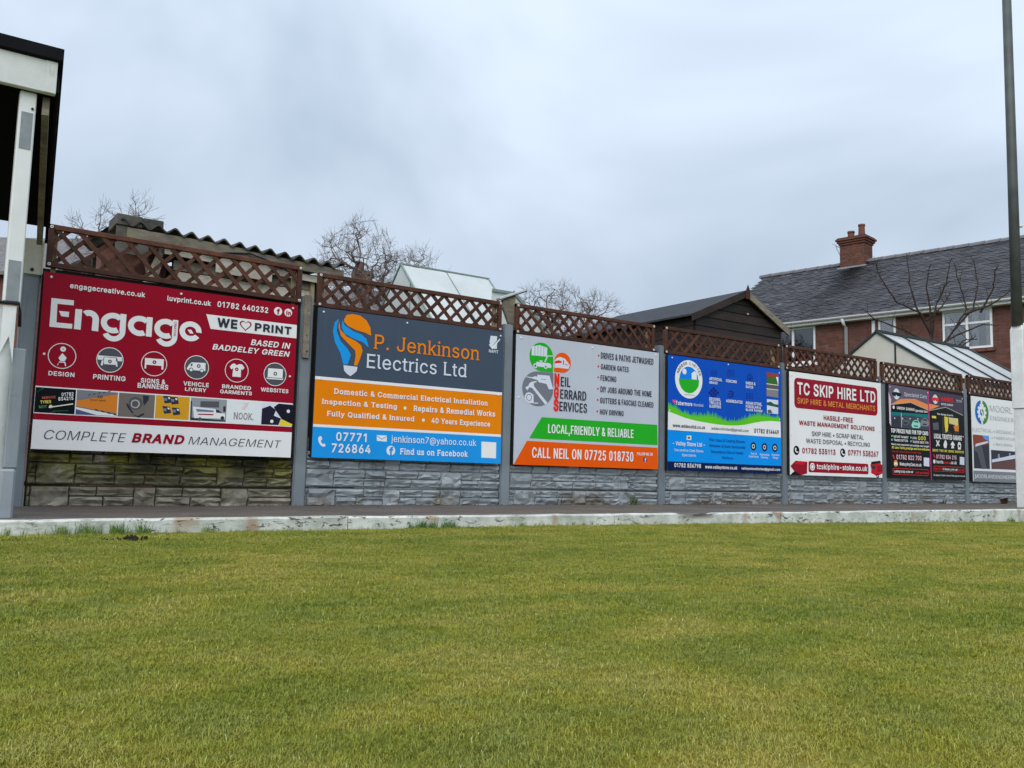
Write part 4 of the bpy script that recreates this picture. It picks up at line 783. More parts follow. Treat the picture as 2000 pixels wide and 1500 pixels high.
  ('T','40 Years Experience',108.8,170.1,33.4,4.3,'w','sb'),
  ('C',82.7,44.8,1.37,'w',0,1),
  ('C',101.0,35.5,1.39,'w',0,1),
  ('P',[(5.3,16.4),(7.4,17.5),(8.6,15.0),(7.3,13.8),(7.9,12.0),(9.3,10.9),(10.9,11.5),(11.7,9.7),(10.3,8.7),(7.8,9.6),(5.9,12.0),(5.1,14.4)],'w',1),
  ('T','07771',20.4,47.6,14.4,6.51,'w','sb'),
  ('T','726864',16.9,51.6,4.9,6.67,'w','sb'),
  ('P',[(57.0,20.4),(66.3,20.5),(66.5,15.3),(57.2,15.6)],'w',1),
  ('P',[(57.3,19.9),(61.8,17.5),(66.1,20.0),(66.1,19.5),(61.8,16.8),(57.3,19.3)],'blu',2),
  ('T','jenkinson7@yahoo.co.uk',70.4,155.9,15.3,5.45,'w','s'),
  ('C',70.6,8.0,4.08,'w',0,1),
  ('T','f',69.3,72.4,4.4,6.2,'blu','b2'),
  ('T','Find us on Facebook',79.2,147.3,5.3,4.79,'w','sb'),
  ('P',[(161.4,19.4),(177.5,19.3),(177.6,4.8),(161.8,5.0)],'w',1),
  ('S',4.8,118.6),
  ('S',81.8,118.5),
  ('S',179.3,117.9),
  ('S',4.2,63.4),
  ('S',178.5,62.9),
 ],
 3: [
  ('P',[(18.1,112.1),(27.1,114.1),(36.3,112.5),(36.1,103.9),(17.9,103.5)],'silv',3),
  ('P',[(21.5,113.5),(21.9,113.6),(22.0,102.9),(21.6,103.2)],'grnd',4),
  ('P',[(25.0,113.5),(25.4,113.6),(25.4,103.3),(25.1,103.5)],'grnd',4),
  ('P',[(28.5,113.6),(28.9,113.6),(28.9,103.6),(28.6,103.8)],'grnd',4),
  ('P',[(32.0,113.6),(32.4,113.6),(32.4,103.9),(32.1,104.2)],'grnd',4),
  ('P',[(23.9,97.8),(39.4,97.8),(41.7,96.0),(41.3,93.4),(38.1,93.4),(25.4,93.5),(23.3,95.5)],'silv',3),
  ('P',[(27.4,99.5),(30.9,99.6),(30.9,98.4),(27.4,98.4)],'silv',3),
  ('P',[(33.0,98.6),(36.4,104.9),(43.5,105.7),(43.6,104.8),(37.3,104.2),(34.4,98.5)],'silv',3),
  ('C',22.5,93.9,2.31,'silv',0,4),
  ('C',22.5,93.9,1.2,'grnd',0,5),
  ('C',34.9,94.1,2.11,'silv',0,4),
  ('C',34.9,94.1,0.98,'grnd',0,5),
  ('P',[(45.2,100.9),(47.9,103.7),(52.2,105.2),(56.5,104.2),(58.0,104.0),(64.2,98.0),(62.5,94.4),(55.2,94.4),(49.4,94.4),(45.3,94.1)],'silv',3),
  ('P',[(45.6,100.3),(50.0,101.8),(54.4,101.1),(53.7,99.4),(45.7,98.1)],'red',4),
  ('P',[(55.7,102.4),(56.9,102.5),(57.0,98.0),(55.7,97.8)],'red',4),
  ('P',[(58.0,99.2),(62.4,97.9),(62.1,97.3),(58.0,98.3)],'red',4),
  ('P',[(25.2,85.6),(39.6,85.8),(44.4,73.1),(39.1,72.7),(36.2,77.6),(27.1,78.5),(25.0,81.1)],'silv',3),
  ('P',[(12.2,82.8),(19.1,82.6),(22.8,84.0),(25.6,83.4),(25.7,80.4),(19.1,81.5),(12.4,82.3)],'silv',3),
  ('P',[(29.5,81.9),(35.4,82.0),(35.5,81.5),(29.5,81.5)],'gryd',4),
  ('P',[(15.4,75.9),(18.1,78.1),(24.3,79.5),(24.7,78.6),(21.2,77.2),(21.6,74.2),(37.6,59.8),(35.5,57.4),(19.6,72.4),(16.2,73.0),(13.8,69.7),(11.4,72.3),(15.4,74.6)],'silv',3),
  ('C',16.0,63.1,5.03,'silv',0,4),
  ('P',[(16.3,68.3),(21.1,66.4),(21.6,58.2),(15.8,58.0)],'silv',3),
  ('C',16.0,63.3,3.3,'gryd',0.7,5),
  ('P',[(21.3,58.7),(26.8,59.1),(26.8,58.2),(21.3,57.9)],'silv',4),
  ('T','N',45.4,51.6,76.9,11.11,'red','b2c'),
  ('T','EIL',53.2,65.0,76.9,8.95,'dk','c'),
  ('T','G',45.1,51.3,64.8,10.39,'red','b2c'),
  ('T','ERRARD',52.8,85.3,64.9,8.76,'dk','c'),
  ('T','S',44.9,51.3,53.1,10.24,'red','b2c'),
  ('T','ERVICES',52.1,86.5,53.0,8.71,'dk','c'),
  ('T','DRIVES & PATHS JETWASHED',103.3,175.0,108.6,6.07,'dk','c'),
  ('C',100.6,111.2,1.03,'redd',0,1),
  ('T','GARDEN GATES',103.4,140.6,97.9,5.12,'dk','c'),
  ('C',100.4,100.3,1.02,'redd',0,1),
  ('T','FENCING',103.2,124.1,86.4,5.4,'dk','c'),
  ('C',100.4,89.3,1.02,'redd',0,1),
  ('T','DIY JOBS AROUND THE HOME',103.3,172.8,74.9,5.56,'dk','c'),
  ('C',100.3,77.8,1.02,'redd',0,1),
  ('T','GUTTERS & FASCIAS CLEANED',103.0,175.5,63.9,5.37,'dk','c'),
  ('C',100.1,66.7,1.01,'redd',0,1),
  ('T','HGV DRIVING',103.1,134.5,52.6,5.05,'dk','c'),
  ('C',99.8,55.3,1.01,'redd',0,1),
  ('P',[(31.4,45.6),(181.3,46.2),(182.2,25.1),(17.3,25.0)],'grn',1),
  ('P',[(14.7,22.5),(182.4,22.4),(182.9,0.0),(0.2,0.0)],'ora2',1),
  ('T','LOCAL,FRIENDLY & RELIABLE',38.9,148.0,31.1,8.25,'w','c'),
  ('T','CALL NEIL ON 07725 018730',20.7,148.2,7.1,9.47,'w','c'),
  ('T','FOLLOW ME ON',153.1,174.9,13.8,2.89,'w','c'),
  ('C',164.5,9.4,2.62,'fbb',0,2),
  ('T','f',163.2,166.1,7.1,3.74,'w','b2'),
  ('S',5.5,118.8),
  ('S',92.3,118.2),
  ('S',178.6,119.2),
  ('S',4.2,62.5),
 ],
 4: [
  ('C',30.9,98.0,20.74,'w',0,2),
  ('C',30.9,97.4,14.35,'sky4',0,3),
  ('RINGTEXT','ADDECO LIMITED',30.9,97.8),
  ('P',[(15.8,97.8),(46.4,98.3),(45.8,92.0),(41.9,87.0),(36.7,83.9),(30.8,82.9),(25.0,84.0),(19.8,87.3),(16.5,92.6)],'grn',4),
  ('C',24.1,105.9,3.1,'w',0,5),
  ('P',[(33.9,104.1),(39.4,107.8),(43.7,104.4),(42.7,104.3),(42.7,98.4),(35.0,98.4),(34.9,104.2)],'w',5),
  ('T','LANDSCAPING & BUILDING SUPPLIES',23.7,39.3,80.8,0.92,'navy',''),
  ('T','ARTIFICIAL',62.0,82.4,99.9,3.01,'w','b'),
  ('T','GRASS',62.0,74.9,96.0,2.54,'w','b'),
  ('T','FENCING',88.7,105.9,99.7,2.86,'w','b'),
  ('T','SHEDS &',121.1,137.6,99.9,2.91,'w','b'),
  ('T','GATES',121.1,133.5,95.7,2.71,'w','b'),
  ('T','DECKING,',62.1,80.3,77.6,3.08,'w','b'),
  ('T','TRELLIS &',62.1,80.4,73.7,2.98,'w','b'),
  ('T','SLEEPERS',62.1,80.4,69.8,2.79,'w','b'),
  ('T','AGGREGATES',88.9,115.6,77.3,3.03,'w','b'),
  ('T','INDIAN STONE,',121.3,148.7,77.1,3.07,'w','b'),
  ('T','PORCELAIN &',121.2,146.7,73.2,2.88,'w','b'),
  ('T','BLOCK PAVING',121.2,149.2,69.6,2.59,'w','b'),
  ('P',[(65.1,111.3),(65.6,111.3),(65.6,104.5),(65.1,104.5)],'navyi',2),
  ('P',[(90.4,113.9),(91.1,113.8),(91.0,105.3),(90.3,105.3)],'navyi',2),
  ('P',[(67.2,111.5),(67.8,111.5),(67.8,104.7),(67.3,104.7)],'navyi',2),
  ('P',[(93.1,114.1),(93.8,114.0),(93.8,105.5),(93.1,105.6)],'navyi',2),
  ('P',[(69.4,111.6),(69.9,111.7),(70.0,104.9),(69.4,104.8)],'navyi',2),
  ('P',[(95.9,114.3),(96.6,114.3),(96.6,105.7),(95.9,105.8)],'navyi',2),
  ('P',[(71.6,111.8),(72.1,111.9),(72.1,105.0),(71.6,105.0)],'navyi',2),
  ('P',[(98.7,114.5),(99.4,114.5),(99.4,105.9),(98.7,106.0)],'navyi',2),
  ('P',[(73.8,112.0),(74.3,112.1),(74.3,105.2),(73.8,105.2)],'navyi',2),
  ('P',[(101.5,114.8),(102.2,114.7),(102.2,106.2),(101.5,106.2)],'navyi',2),
  ('P',[(124.0,104.5),(124.1,109.8),(128.7,112.8),(133.0,109.8),(132.9,104.6),(131.5,104.5),(131.5,109.4),(128.7,111.5),(125.5,109.4),(125.5,104.6)],'navyi',2),
  ('P',[(127.2,104.5),(127.2,108.6),(130.1,108.6),(130.0,104.5)],'navyi',2),
  ('P',[(69.2,92.7),(71.7,91.0),(69.2,89.0),(66.6,90.7)],'navyi',2),
  ('P',[(122.5,89.9),(125.0,89.3),(125.0,88.1),(122.5,88.7)],'navyi',2),
  ('P',[(65.9,90.2),(68.5,88.5),(65.9,86.5),(63.4,88.2)],'navyi',2),
  ('P',[(122.5,87.3),(125.0,86.7),(125.0,85.6),(122.5,86.2)],'navyi',2),
  ('P',[(62.7,87.8),(65.3,86.1),(62.7,84.0),(60.2,85.7)],'navyi',2),
  ('P',[(122.5,84.8),(125.0,84.2),(125.0,83.1),(122.4,83.7)],'navyi',2),
  ('P',[(72.4,90.7),(75.0,89.0),(72.4,86.9),(69.8,88.6)],'navyi',2),
  ('P',[(126.8,90.1),(129.3,89.6),(129.3,88.4),(126.8,89.0)],'navyi',2),
  ('P',[(69.2,88.2),(71.7,86.5),(69.2,84.5),(66.6,86.2)],'navyi',2),
  ('P',[(126.7,87.6),(129.3,87.0),(129.3,85.9),(126.7,86.5)],'navyi',2),
  ('P',[(65.9,85.7),(68.5,84.0),(65.9,82.0),(63.4,83.7)],'navyi',2),
  ('P',[(126.7,85.1),(129.3,84.5),(129.3,83.4),(126.7,84.0)],'navyi',2),
  ('P',[(75.7,88.7),(78.3,87.0),(75.7,84.9),(73.1,86.6)],'navyi',2),
  ('P',[(131.1,90.4),(133.6,89.9),(133.6,88.7),(131.0,89.3)],'navyi',2),
  ('P',[(72.4,86.2),(75.0,84.5),(72.4,82.4),(69.9,84.1)],'navyi',2),
  ('P',[(131.0,87.9),(133.6,87.3),(133.6,86.2),(131.0,86.8)],'navyi',2),
  ('P',[(69.2,83.7),(71.7,82.0),(69.2,79.9),(66.6,81.7)],'navyi',2),
  ('P',[(131.0,85.4),(133.6,84.8),(133.6,83.6),(131.0,84.3)],'navyi',2),
  ('P',[(91.0,88.6),(95.1,90.8),(101.4,89.8),(100.7,84.5),(95.1,82.7),(90.3,83.8),(95.1,84.1),(98.6,85.3),(98.6,89.1),(95.1,89.4)],'navyi',2),
  ('P',[(92.4,86.3),(97.2,87.9),(97.2,86.7),(92.4,85.1)],'navyi',2),
  ('B',157.2,177.8,88.7,116.3,'pgrass',2),
  ('P',[(157.2,116.7),(178.1,116.1),(178.0,111.1),(157.2,111.5)],'pbrick',3),
  ('P',[(157.1,103.6),(177.8,102.4),(177.7,95.7),(157.0,97.0)],'pgry3',3),
  ('P',[(157.0,96.7),(177.7,96.2),(177.6,88.2),(156.9,89.1)],'pgry',3),
  ('P',[(173.8,112.3),(178.0,112.6),(177.8,102.6)],'w',4),
  ('P',[(157.1,103.6),(177.9,103.4),(177.8,102.6),(157.0,102.8)],'cream',4),
  ('P',[(157.0,97.7),(177.8,97.7),(177.7,96.9),(157.0,96.9)],'cream',4),
  ('B',157.6,177.4,69.1,85.4,'silv',2),
  ('P',[(157.6,81.5),(164.4,82.9),(170.3,80.4),(177.4,80.3),(177.4,76.9),(162.9,77.9),(157.6,78.6)],'pgreen',3),
  ('P',[(158.4,72.8),(164.3,73.6),(167.2,69.4),(159.1,69.4)],'pgry3',3),
  ('P',[(6.2,74.0),(11.0,74.8),(10.4,72.9),(12.3,71.7),(9.1,70.6),(7.5,71.8)],'pink',2),
  ('T','Tobermore',11.0,35.7,69.4,3.91,'w','b'),
  ('T','Stockist',37.7,52.8,69.7,2.79,'silv',''),
  ('B',-0.2,182.1,9.2,41.9,'blu4',1),
  ('B',-0.4,182.9,-0.0,9.2,'navy4',1),
  ('GRASSBAND',),
  ('P',[(0.2,61.6),(12.4,59.0),(25.2,56.1),(40.8,54.0),(57.9,52.7),(75.3,51.7),(91.6,51.5),(105.4,52.1),(119.4,53.6),(133.6,56.4),(148.0,58.9),(162.6,60.4),(181.4,60.7),(181.7,42.0),(-0.1,42.2)],'w',3),
  ('CURVE',[(0.2,61.6),(12.4,59.0),(25.2,56.1),(40.8,54.0),(57.9,52.7),(75.3,51.7),(91.6,51.5),(105.4,52.1),(119.4,53.6),(133.6,56.4),(148.0,58.9),(162.6,60.4),(181.4,60.7)]),
  ('T','www.addecoltd.co.uk',6.9,55.9,45.6,3.26,'navy','b'),
  ('T','addecolimited@gmail.com',65.5,125.7,45.7,2.92,'navy',''),
  ('T','01782 814449',135.2,177.9,45.7,4.62,'navy','b'),
  ('T','- Valley Stone Ltd -',7.1,55.1,26.5,3.94,'w','b'),
  ('T','Decorative Cast Stone',9.7,52.7,20.2,2.6,'w',''),
  ('T','Specialists',20.8,41.7,15.2,2.61,'w',''),
  ('P',[(28.0,37.4),(34.8,37.4),(34.6,32.9),(27.9,32.9)],'cream',2),
  ('P',[(29.3,36.3),(33.1,36.2),(33.1,34.0),(29.3,34.1)],'pgry3',3),
  ('T','Pier Caps & Coping Stones',62.3,119.2,33.0,2.94,'navyi',''),
  ('T','Window & Door Surrounds',62.3,119.9,26.7,2.94,'navyi',''),
  ('T','Decorative Cills & Heads',65.0,117.0,20.3,2.85,'navyi',''),
  ('T','Porticos',82.7,100.0,14.2,2.77,'navyi',''),
  ('C',134.0,30.0,4.75,'navy4',0,2),
  ('C',134.0,30.0,2.47,'cream',0.9,3),
  ('C',153.0,29.7,4.8,'navy4',0,2),
  ('C',153.0,29.7,2.49,'cream',0.9,3),
  ('C',171.0,29.7,4.84,'navy4',0,2),
  ('C',171.0,29.7,2.52,'cream',0.9,3),
  ('T','Years of',129.0,139.4,20.7,2.27,'w',''),
  ('T','Experience',126.1,142.0,17.4,2.26,'w',''),
  ('T','Nationwide',144.9,160.8,20.1,2.29,'w',''),
  ('T','Delivery',146.8,158.8,17.0,2.29,'w',''),
  ('T','Extensive',165.2,178.5,20.5,2.31,'w',''),
  ('T','Range',167.1,176.6,17.3,2.31,'w',''),
  ('T','01782 836798',9.5,49.3,3.5,4.0,'w','b'),
  ('T','www.valleystone.co.uk',55.7,106.8,3.3,3.26,'w','b'),
  ('T','valleystonelimited@gmail.com',113.5,179.8,3.5,2.55,'w','b'),
  ('S',5.7,119.1),
  ('S',92.7,119.7),
  ('S',179.6,117.5),
  ('S',2.3,62.7),
  ('S',180.0,63.1),
 ],
 5: [
  ('RR',8.5,174.8,79.1,115.3,6,'crim'),
  ('T','TC SKIP HIRE LTD',13.8,170.1,96.1,13.49,'w','b'),
  ('T','SKIP HIRE & METAL MERCHANTS',13.8,169.1,84.8,6.55,'gold',''),
  ('T','HASSLE-FREE',63.5,121.8,67.8,5.46,'crim','b'),
  ('T','WASTE MANAGEMENT SOLUTIONS',16.8,167.2,59.5,4.99,'crim','b'),
  ('T','SKIP HIRE • SCRAP METAL',40.4,143.7,47.3,5.49,'dk',''),
  ('T','WASTE DISPOSAL • RECYCLING',29.4,156.6,38.6,5.19,'dk',''),
  ('C',11.7,28.9,5.49,'blk',0,1),
  ('P',[(9.2,31.3),(11.1,31.9),(12.1,30.4),(10.6,29.6),(11.3,28.1),(13.3,27.4),(14.5,28.0),(15.3,26.7),(13.3,25.8),(10.4,26.8),(8.8,29.3)],'w',2),
  ('C',100.6,29.2,5.33,'blk',0,1),
  ('P',[(98.0,31.7),(100.0,32.3),(101.1,30.8),(99.5,29.9),(100.2,28.3),(102.4,27.6),(103.7,28.2),(104.6,26.9),(102.3,25.9),(99.3,27.0),(97.6,29.6)],'w',2),
  ('T','01782 535113',22.2,85.7,26.2,6.05,'crim','b'),
  ('T','07971 538267',111.0,174.5,26.7,6.44,'crim','b'),
  ('RR',33.8,153.2,3.7,17.0,2.5,'crim'),
  ('T','tcskiphire-stoke.co.uk',48.9,150.4,8.0,5.87,'w','b'),
  ('C',41.1,10.4,4.57,'w',0,2),
  ('C',41.1,10.4,3.16,'crim',0.7,3),
  ('P',[(0.4,10.1),(10.0,16.7),(31.8,16.2),(30.9,2.1),(20.1,-0.9),(7.0,4.6)],'crim',2),
  ('P',[(0.2,-0.9),(8.0,4.6),(20.1,-0.9)],'blk',2),
  ('P',[(10.0,16.7),(31.8,16.2),(22.2,12.0),(9.0,12.9)],'redd',3),
  ('P',[(157.5,16.3),(160.3,19.9),(179.1,21.2),(180.2,17.1),(185.6,16.6),(186.2,5.6),(171.5,1.8),(158.8,5.5)],'redd',2),
  ('P',[(159.2,19.8),(178.6,21.8),(180.2,19.1),(160.2,16.4)],'blk',3),
  ('P',[(160.2,15.1),(168.4,15.3),(168.2,10.5),(160.1,11.0)],'dk',3),
  ('P',[(171.9,14.8),(184.9,15.8),(184.7,8.3),(172.8,7.3)],'crim',3),
  ('C',172.7,2.2,2.73,'blk',0,4),
  ('C',172.7,2.1,1.02,'silv',0,5),
  ('P',[(155.5,12.2),(159.0,12.3),(158.8,6.2),(155.4,6.8)],'silv',3),
  ('S',4.1,117.5),
  ('S',2.4,46.7),
 ],
 6: [
  ('P',[(0.4,121.9),(93.2,120.6),(92.2,93.3),(49.2,101.6),(5.4,95.8),(-0.9,96.6)],'sunp',1),
  ('P',[(93.2,120.6),(181.9,118.8),(179.7,91.6),(135.2,100.6),(93.9,93.5)],'sund',1),
  ('P',[(3.8,95.5),(26.5,104.3),(59.3,106.8),(92.5,100.8),(92.6,94.0),(50.1,101.7)],'sunset',2),
  ('P',[(93.4,102.7),(119.7,101.0),(99.0,94.9),(93.2,94.0)],'sunset',2),
  ('P',[(0.2,112.2),(5.6,102.4),(4.6,88.7),(4.8,66.9),(0.9,71.3)],'sunl',2),
  ('P',[(5.1,95.8),(50.1,101.7),(92.6,93.8),(93.9,93.5),(135.2,100.8),(179.2,92.1),(179.1,91.1),(135.2,99.8),(93.9,92.6),(92.2,92.8),(50.0,100.8),(5.1,95.1)],'trim',4),
  ('C',18.1,110.3,7.15,'silv',0,3),
  ('P',[(7.4,110.8),(13.8,112.9),(23.5,112.5),(29.9,111.4),(27.4,108.0),(20.1,107.2),(17.0,109.4),(15.3,106.4),(9.7,108.1)],'blk',4),
  ('C',109.8,109.7,6.41,'silv',0,3),
  ('P',[(100.4,110.6),(108.2,112.4),(119.3,111.3),(117.4,107.6),(112.2,106.4),(109.7,108.7),(107.9,106.7),(102.0,107.8)],'redk',4),
  ('T','Specialist Cars',34.7,88.5,109.0,4.87,'silv','i'),
  ('T','HARRIS',123.5,153.9,108.3,5.46,'redk','b'),
  ('T','MOTOR COMPANY',124.1,154.2,102.8,2.58,'w','b'),
  ('T','Servicing',162.5,176.5,111.1,1.94,'w',''),
  ('T','Tyres & MOT',162.4,177.5,109.3,0.97,'w',''),
  ('C',10.9,92.3,2.29,'w',0,3),
  ('T','UMESH SAMANI',17.8,58.4,90.4,3.32,'w','b'),
  ('T','Specialist Cars',60.4,89.5,89.7,2.99,'w','bi'),
  ('B',5.8,92.0,66.3,85.9,'carph',2),
  ('P',[(6.0,86.0),(92.0,87.6),(91.8,82.0),(48.7,83.6),(5.9,81.4)],'teal',3),
  ('P',[(26.5,74.0),(29.9,78.7),(35.6,81.2),(42.1,81.0),(46.9,77.5),(47.6,72.9),(43.4,70.5),(28.9,70.4)],'pgry3',3),
  ('P',[(31.5,78.3),(35.9,80.0),(41.3,79.9),(43.6,77.6)],'dk',4),
  ('P',[(32.2,73.8),(41.9,73.8),(41.0,72.2),(32.9,72.2)],'blk',4),
  ('P',[(50.8,71.2),(54.2,75.9),(60.0,78.5),(66.6,78.2),(71.5,74.7),(72.2,70.1),(68.0,67.6),(53.1,67.6)],'mint',3),
  ('P',[(55.8,75.5),(60.3,77.3),(65.8,77.1),(68.2,74.8)],'dk',4),
  ('P',[(56.5,70.9),(66.4,71.0),(65.5,69.4),(57.3,69.4)],'blk',4),
  ('P',[(71.5,74.7),(75.0,79.5),(80.9,82.0),(87.6,81.8),(92.5,78.3),(93.2,73.6),(88.9,71.1),(73.9,71.1)],'pgry',3),
  ('P',[(76.6,79.1),(81.2,80.8),(86.7,80.7),(89.1,78.3)],'dk',4),
  ('P',[(77.3,74.5),(87.3,74.5),(86.4,72.9),(78.1,72.9)],'blk',4),
  ('P',[(5.9,78.7),(25.9,81.3),(26.3,66.7),(6.4,66.9)],'dk',3),
  ('P',[(27.6,86.0),(28.6,86.0),(28.4,66.8),(27.5,66.7)],'silv',4),
  ('P',[(11.4,78.9),(13.8,78.8),(13.8,77.2),(11.4,77.3)],'silv',5),
  ('P',[(29.1,79.6),(31.5,79.5),(31.5,77.8),(29.1,77.9)],'silv',5),
  ('P',[(47.0,80.3),(49.4,80.2),(49.4,78.5),(46.9,78.6)],'silv',5),
  ('P',[(65.1,81.0),(67.6,80.9),(67.5,79.2),(65.0,79.3)],'silv',5),
  ('B',124.7,167.1,63.6,86.4,'garph',2),
  ('P',[(131.2,87.3),(139.9,86.9),(140.8,68.7),(133.7,64.7),(131.6,75.0)],'pyel2',3),
  ('P',[(141.6,86.7),(166.1,86.3),(166.7,68.6),(160.0,68.3),(157.8,76.9),(143.0,78.2)],'cream2',3),
  ('P',[(153.3,74.8),(167.5,77.2),(167.0,68.1),(156.5,68.2)],'pora',4),
  ('P',[(141.1,76.3),(153.3,75.7),(157.3,67.8),(152.8,64.3),(139.1,68.6)],'blk',5),
  ('P',[(101.7,76.7),(116.2,78.2),(116.7,67.9),(103.1,67.4)],'pgry3',3),
  ('P',[(100.4,86.5),(110.6,86.5),(110.8,83.2),(100.6,83.3)],'pyel2',3),
  ('T','The Garage Experts',112.7,153.0,88.7,2.09,'w','b'),
  ('T','TOP PRICES PAID FOR TOP CARS',3.4,89.8,59.2,4.99,'w','bc'),
  ('T','INSTANT PAYMENT',9.2,42.6,52.7,2.71,'w','b'),
  ('T','LOCAL',52.4,62.9,52.7,2.75,'w','b'),
  ('T','FINANCE SETTLED',9.9,41.5,48.2,2.71,'w','b'),
  ('T','TRUSTED SINCE 1978',52.2,89.7,47.5,2.75,'w','b'),
  ('C',68.7,54.3,2.58,'pyel',1.0,3),
  ('C',75.3,54.5,2.59,'pyel',1.0,3),
  ('C',81.6,54.6,2.6,'pyel',1.0,3),
  ('P',[(4.9,55.7),(7.1,55.6),(6.7,53.4),(4.5,53.6)],'mint',3),
  ('P',[(4.7,50.8),(7.0,50.7),(6.6,48.5),(4.4,48.6)],'mint',3),
  ('P',[(48.2,55.5),(50.5,55.4),(50.1,53.2),(47.8,53.3)],'mint',3),
  ('P',[(48.1,50.6),(50.4,50.5),(50.0,48.3),(47.7,48.4)],'mint',3),
  ('T','Nearly new specialist and prestige cars bought',3.9,91.2,42.9,2.26,'w','b'),
  ('T','All cars: Family,prestige and 4x4s welcome',4.5,91.9,38.4,2.89,'pyel','b'),
  ('T','We will collect from your home today',5.3,71.8,33.7,1.89,'redk',''),
  ('T','01782 822 700',14.6,72.4,24.8,5.58,'ppk','b'),
  ('P',[(6.3,29.9),(8.7,30.4),(9.9,27.3),(11.4,25.6),(9.8,24.8),(7.4,26.8)],'redk',3),
  ('C',13.2,19.2,4.39,'pora',0,3),
  ('P',[(9.2,17.9),(10.9,20.6),(15.6,20.7),(17.6,17.8),(16.3,16.0),(14.4,17.6),(11.6,17.5),(10.0,15.9)],'cream',4),
  ('T','WebuyAnyCars.co.uk',21.1,72.1,16.7,3.88,'w','b'),
  ('P',[(78.3,28.9),(91.6,28.6),(91.2,16.9),(77.9,17.5)],'silv',3),
  ('P',[(98.9,93.1),(100.6,93.1),(98.1,-0.3),(95.5,-0.3)],'blk',2),
  ('P',[(91.1,120.5),(93.8,120.5),(96.4,-0.3),(94.5,-0.4)],'pmag',3),
  ('RRO',5.9,89.3,4.5,12.9,3,'redk'),
  ('RRO',100.4,180.5,11.0,18.2,3,'redk'),
  ('T','Looking to buy a new car',8.7,52.2,7.4,3.13,'w','b'),
  ('T','visit us online',57.0,87.5,7.0,2.45,'redk','b'),
  ('T','LOCAL TRUSTED GARAGE',103.9,174.0,55.9,6.19,'w','bc'),
  ('P',[(108.5,53.6),(111.0,53.8),(113.5,50.9),(116.1,53.6),(118.2,53.3),(115.1,49.5),(118.4,45.9),(116.2,45.4),(113.4,47.9),(110.4,44.7),(108.2,45.3),(111.7,49.4)],'w',3),
  ('P',[(131.2,54.2),(134.2,54.1),(136.6,49.7),(134.6,43.5),(129.4,43.4),(127.0,47.5)],'w',3),
  ('P',[(149.7,53.3),(151.5,53.4),(156.5,48.3),(152.9,47.7),(154.0,44.0),(146.7,43.8),(148.3,48.1),(144.8,48.5)],'w',3),
  ('P',[(165.5,53.3),(169.9,53.2),(172.3,49.7),(171.1,43.0),(164.1,42.8),(163.5,49.4)],'w',3),
  ('P',[(166.2,49.5),(170.0,49.4),(169.5,45.8),(165.6,45.9)],'blk',4),
  ('T','SERVICE  TYRES  MOT  REPAIRS  DIAGNOSTICS',99.5,178.3,38.0,2.98,'pyel','b'),
  ('T','01782 834 215',108.4,159.1,28.6,5.12,'ppk','b'),
  ('P',[(101.5,33.4),(103.5,33.9),(105.1,31.1),(106.4,29.8),(105.0,29.3),(102.6,30.9)],'redk',3),
  ('C',103.7,24.2,2.78,'w',0,3),
  ('T','harris',108.5,124.8,22.1,3.99,'w','b'),
  ('T','motors',125.1,142.6,22.0,2.99,'redk','b'),
  ('T','.co.uk',143.0,159.3,22.0,4.15,'w','b'),
  ('P',[(168.0,32.7),(179.8,32.3),(179.3,21.3),(167.5,21.9)],'silv',3),
  ('T','Open 8 til 6',102.8,121.3,13.4,2.77,'redk','b'),
  ('T','10 Minutes up the road',123.0,160.6,13.1,2.79,'w','b'),
  ('T','book now',162.4,177.1,12.9,2.83,'redk','b'),
  ('T','All makes and models serviced. Fleet,trade,vans welcome',100.4,179.9,4.7,2.4,'w',''),
  ('S',3.1,118.6),
  ('S',91.4,117.2),
  ('S',178.1,114.8),
  ('S',177.8,61.1),
 ],
 7: [
  ('T','MOORL',50.4,114.3,102.6,9.4,'gry7','l'),
  ('T','ENGINEER',50.7,117.6,90.0,6.3,'gry7','l'),
  ('T','ELECTRICAL • MECHANICA',1.1,119.8,71.3,5.3,'gry7','l'),
  ('T','• FABRICATION',53.1,120.2,62.4,4.2,'gry7','l'),
  ('T','• MACHINING',57.7,112.4,53.2,4.0,'gry7','l'),
  ('B',2.9,46.0,18.5,66.6,'dk',2),
  ('P',[(27.0,66.4),(45.5,66.7),(45.1,59.1),(34.6,60.4)],'pblue3',3),
  ('P',[(1.8,65.6),(25.4,66.3),(39.3,58.9),(43.8,54.0),(16.6,51.2),(2.6,52.3)],'pbrick',3),
  ('P',[(4.2,52.4),(26.0,50.0),(37.0,18.6),(24.3,18.2),(12.9,41.1),(4.7,44.2)],'pgry3',4),
  ('P',[(8.9,53.4),(42.5,59.0),(44.0,56.6),(7.1,49.2)],'silv',5),
  ('B',50.6,124.1,19.0,46.4,'dk',2),
  ('P',[(52.3,32.4),(117.8,41.4),(124.6,40.7),(124.3,36.4),(52.0,28.2)],'silv',3),
  ('C',72.3,38.1,2.55,'w',0.8,4),
  ('C',104.2,40.9,2.6,'w',0.8,4),
  ('P',[(52.0,27.4),(124.3,35.5),(123.3,20.1),(51.5,18.6)],'pbrn3',3),
  ('B',1.0,122.5,0.2,15.2,'gry7b',1),
  ('T','MOORLANDENGINEERIN',4.7,117.2,4.9,5.2,'w',''),
 ],
}
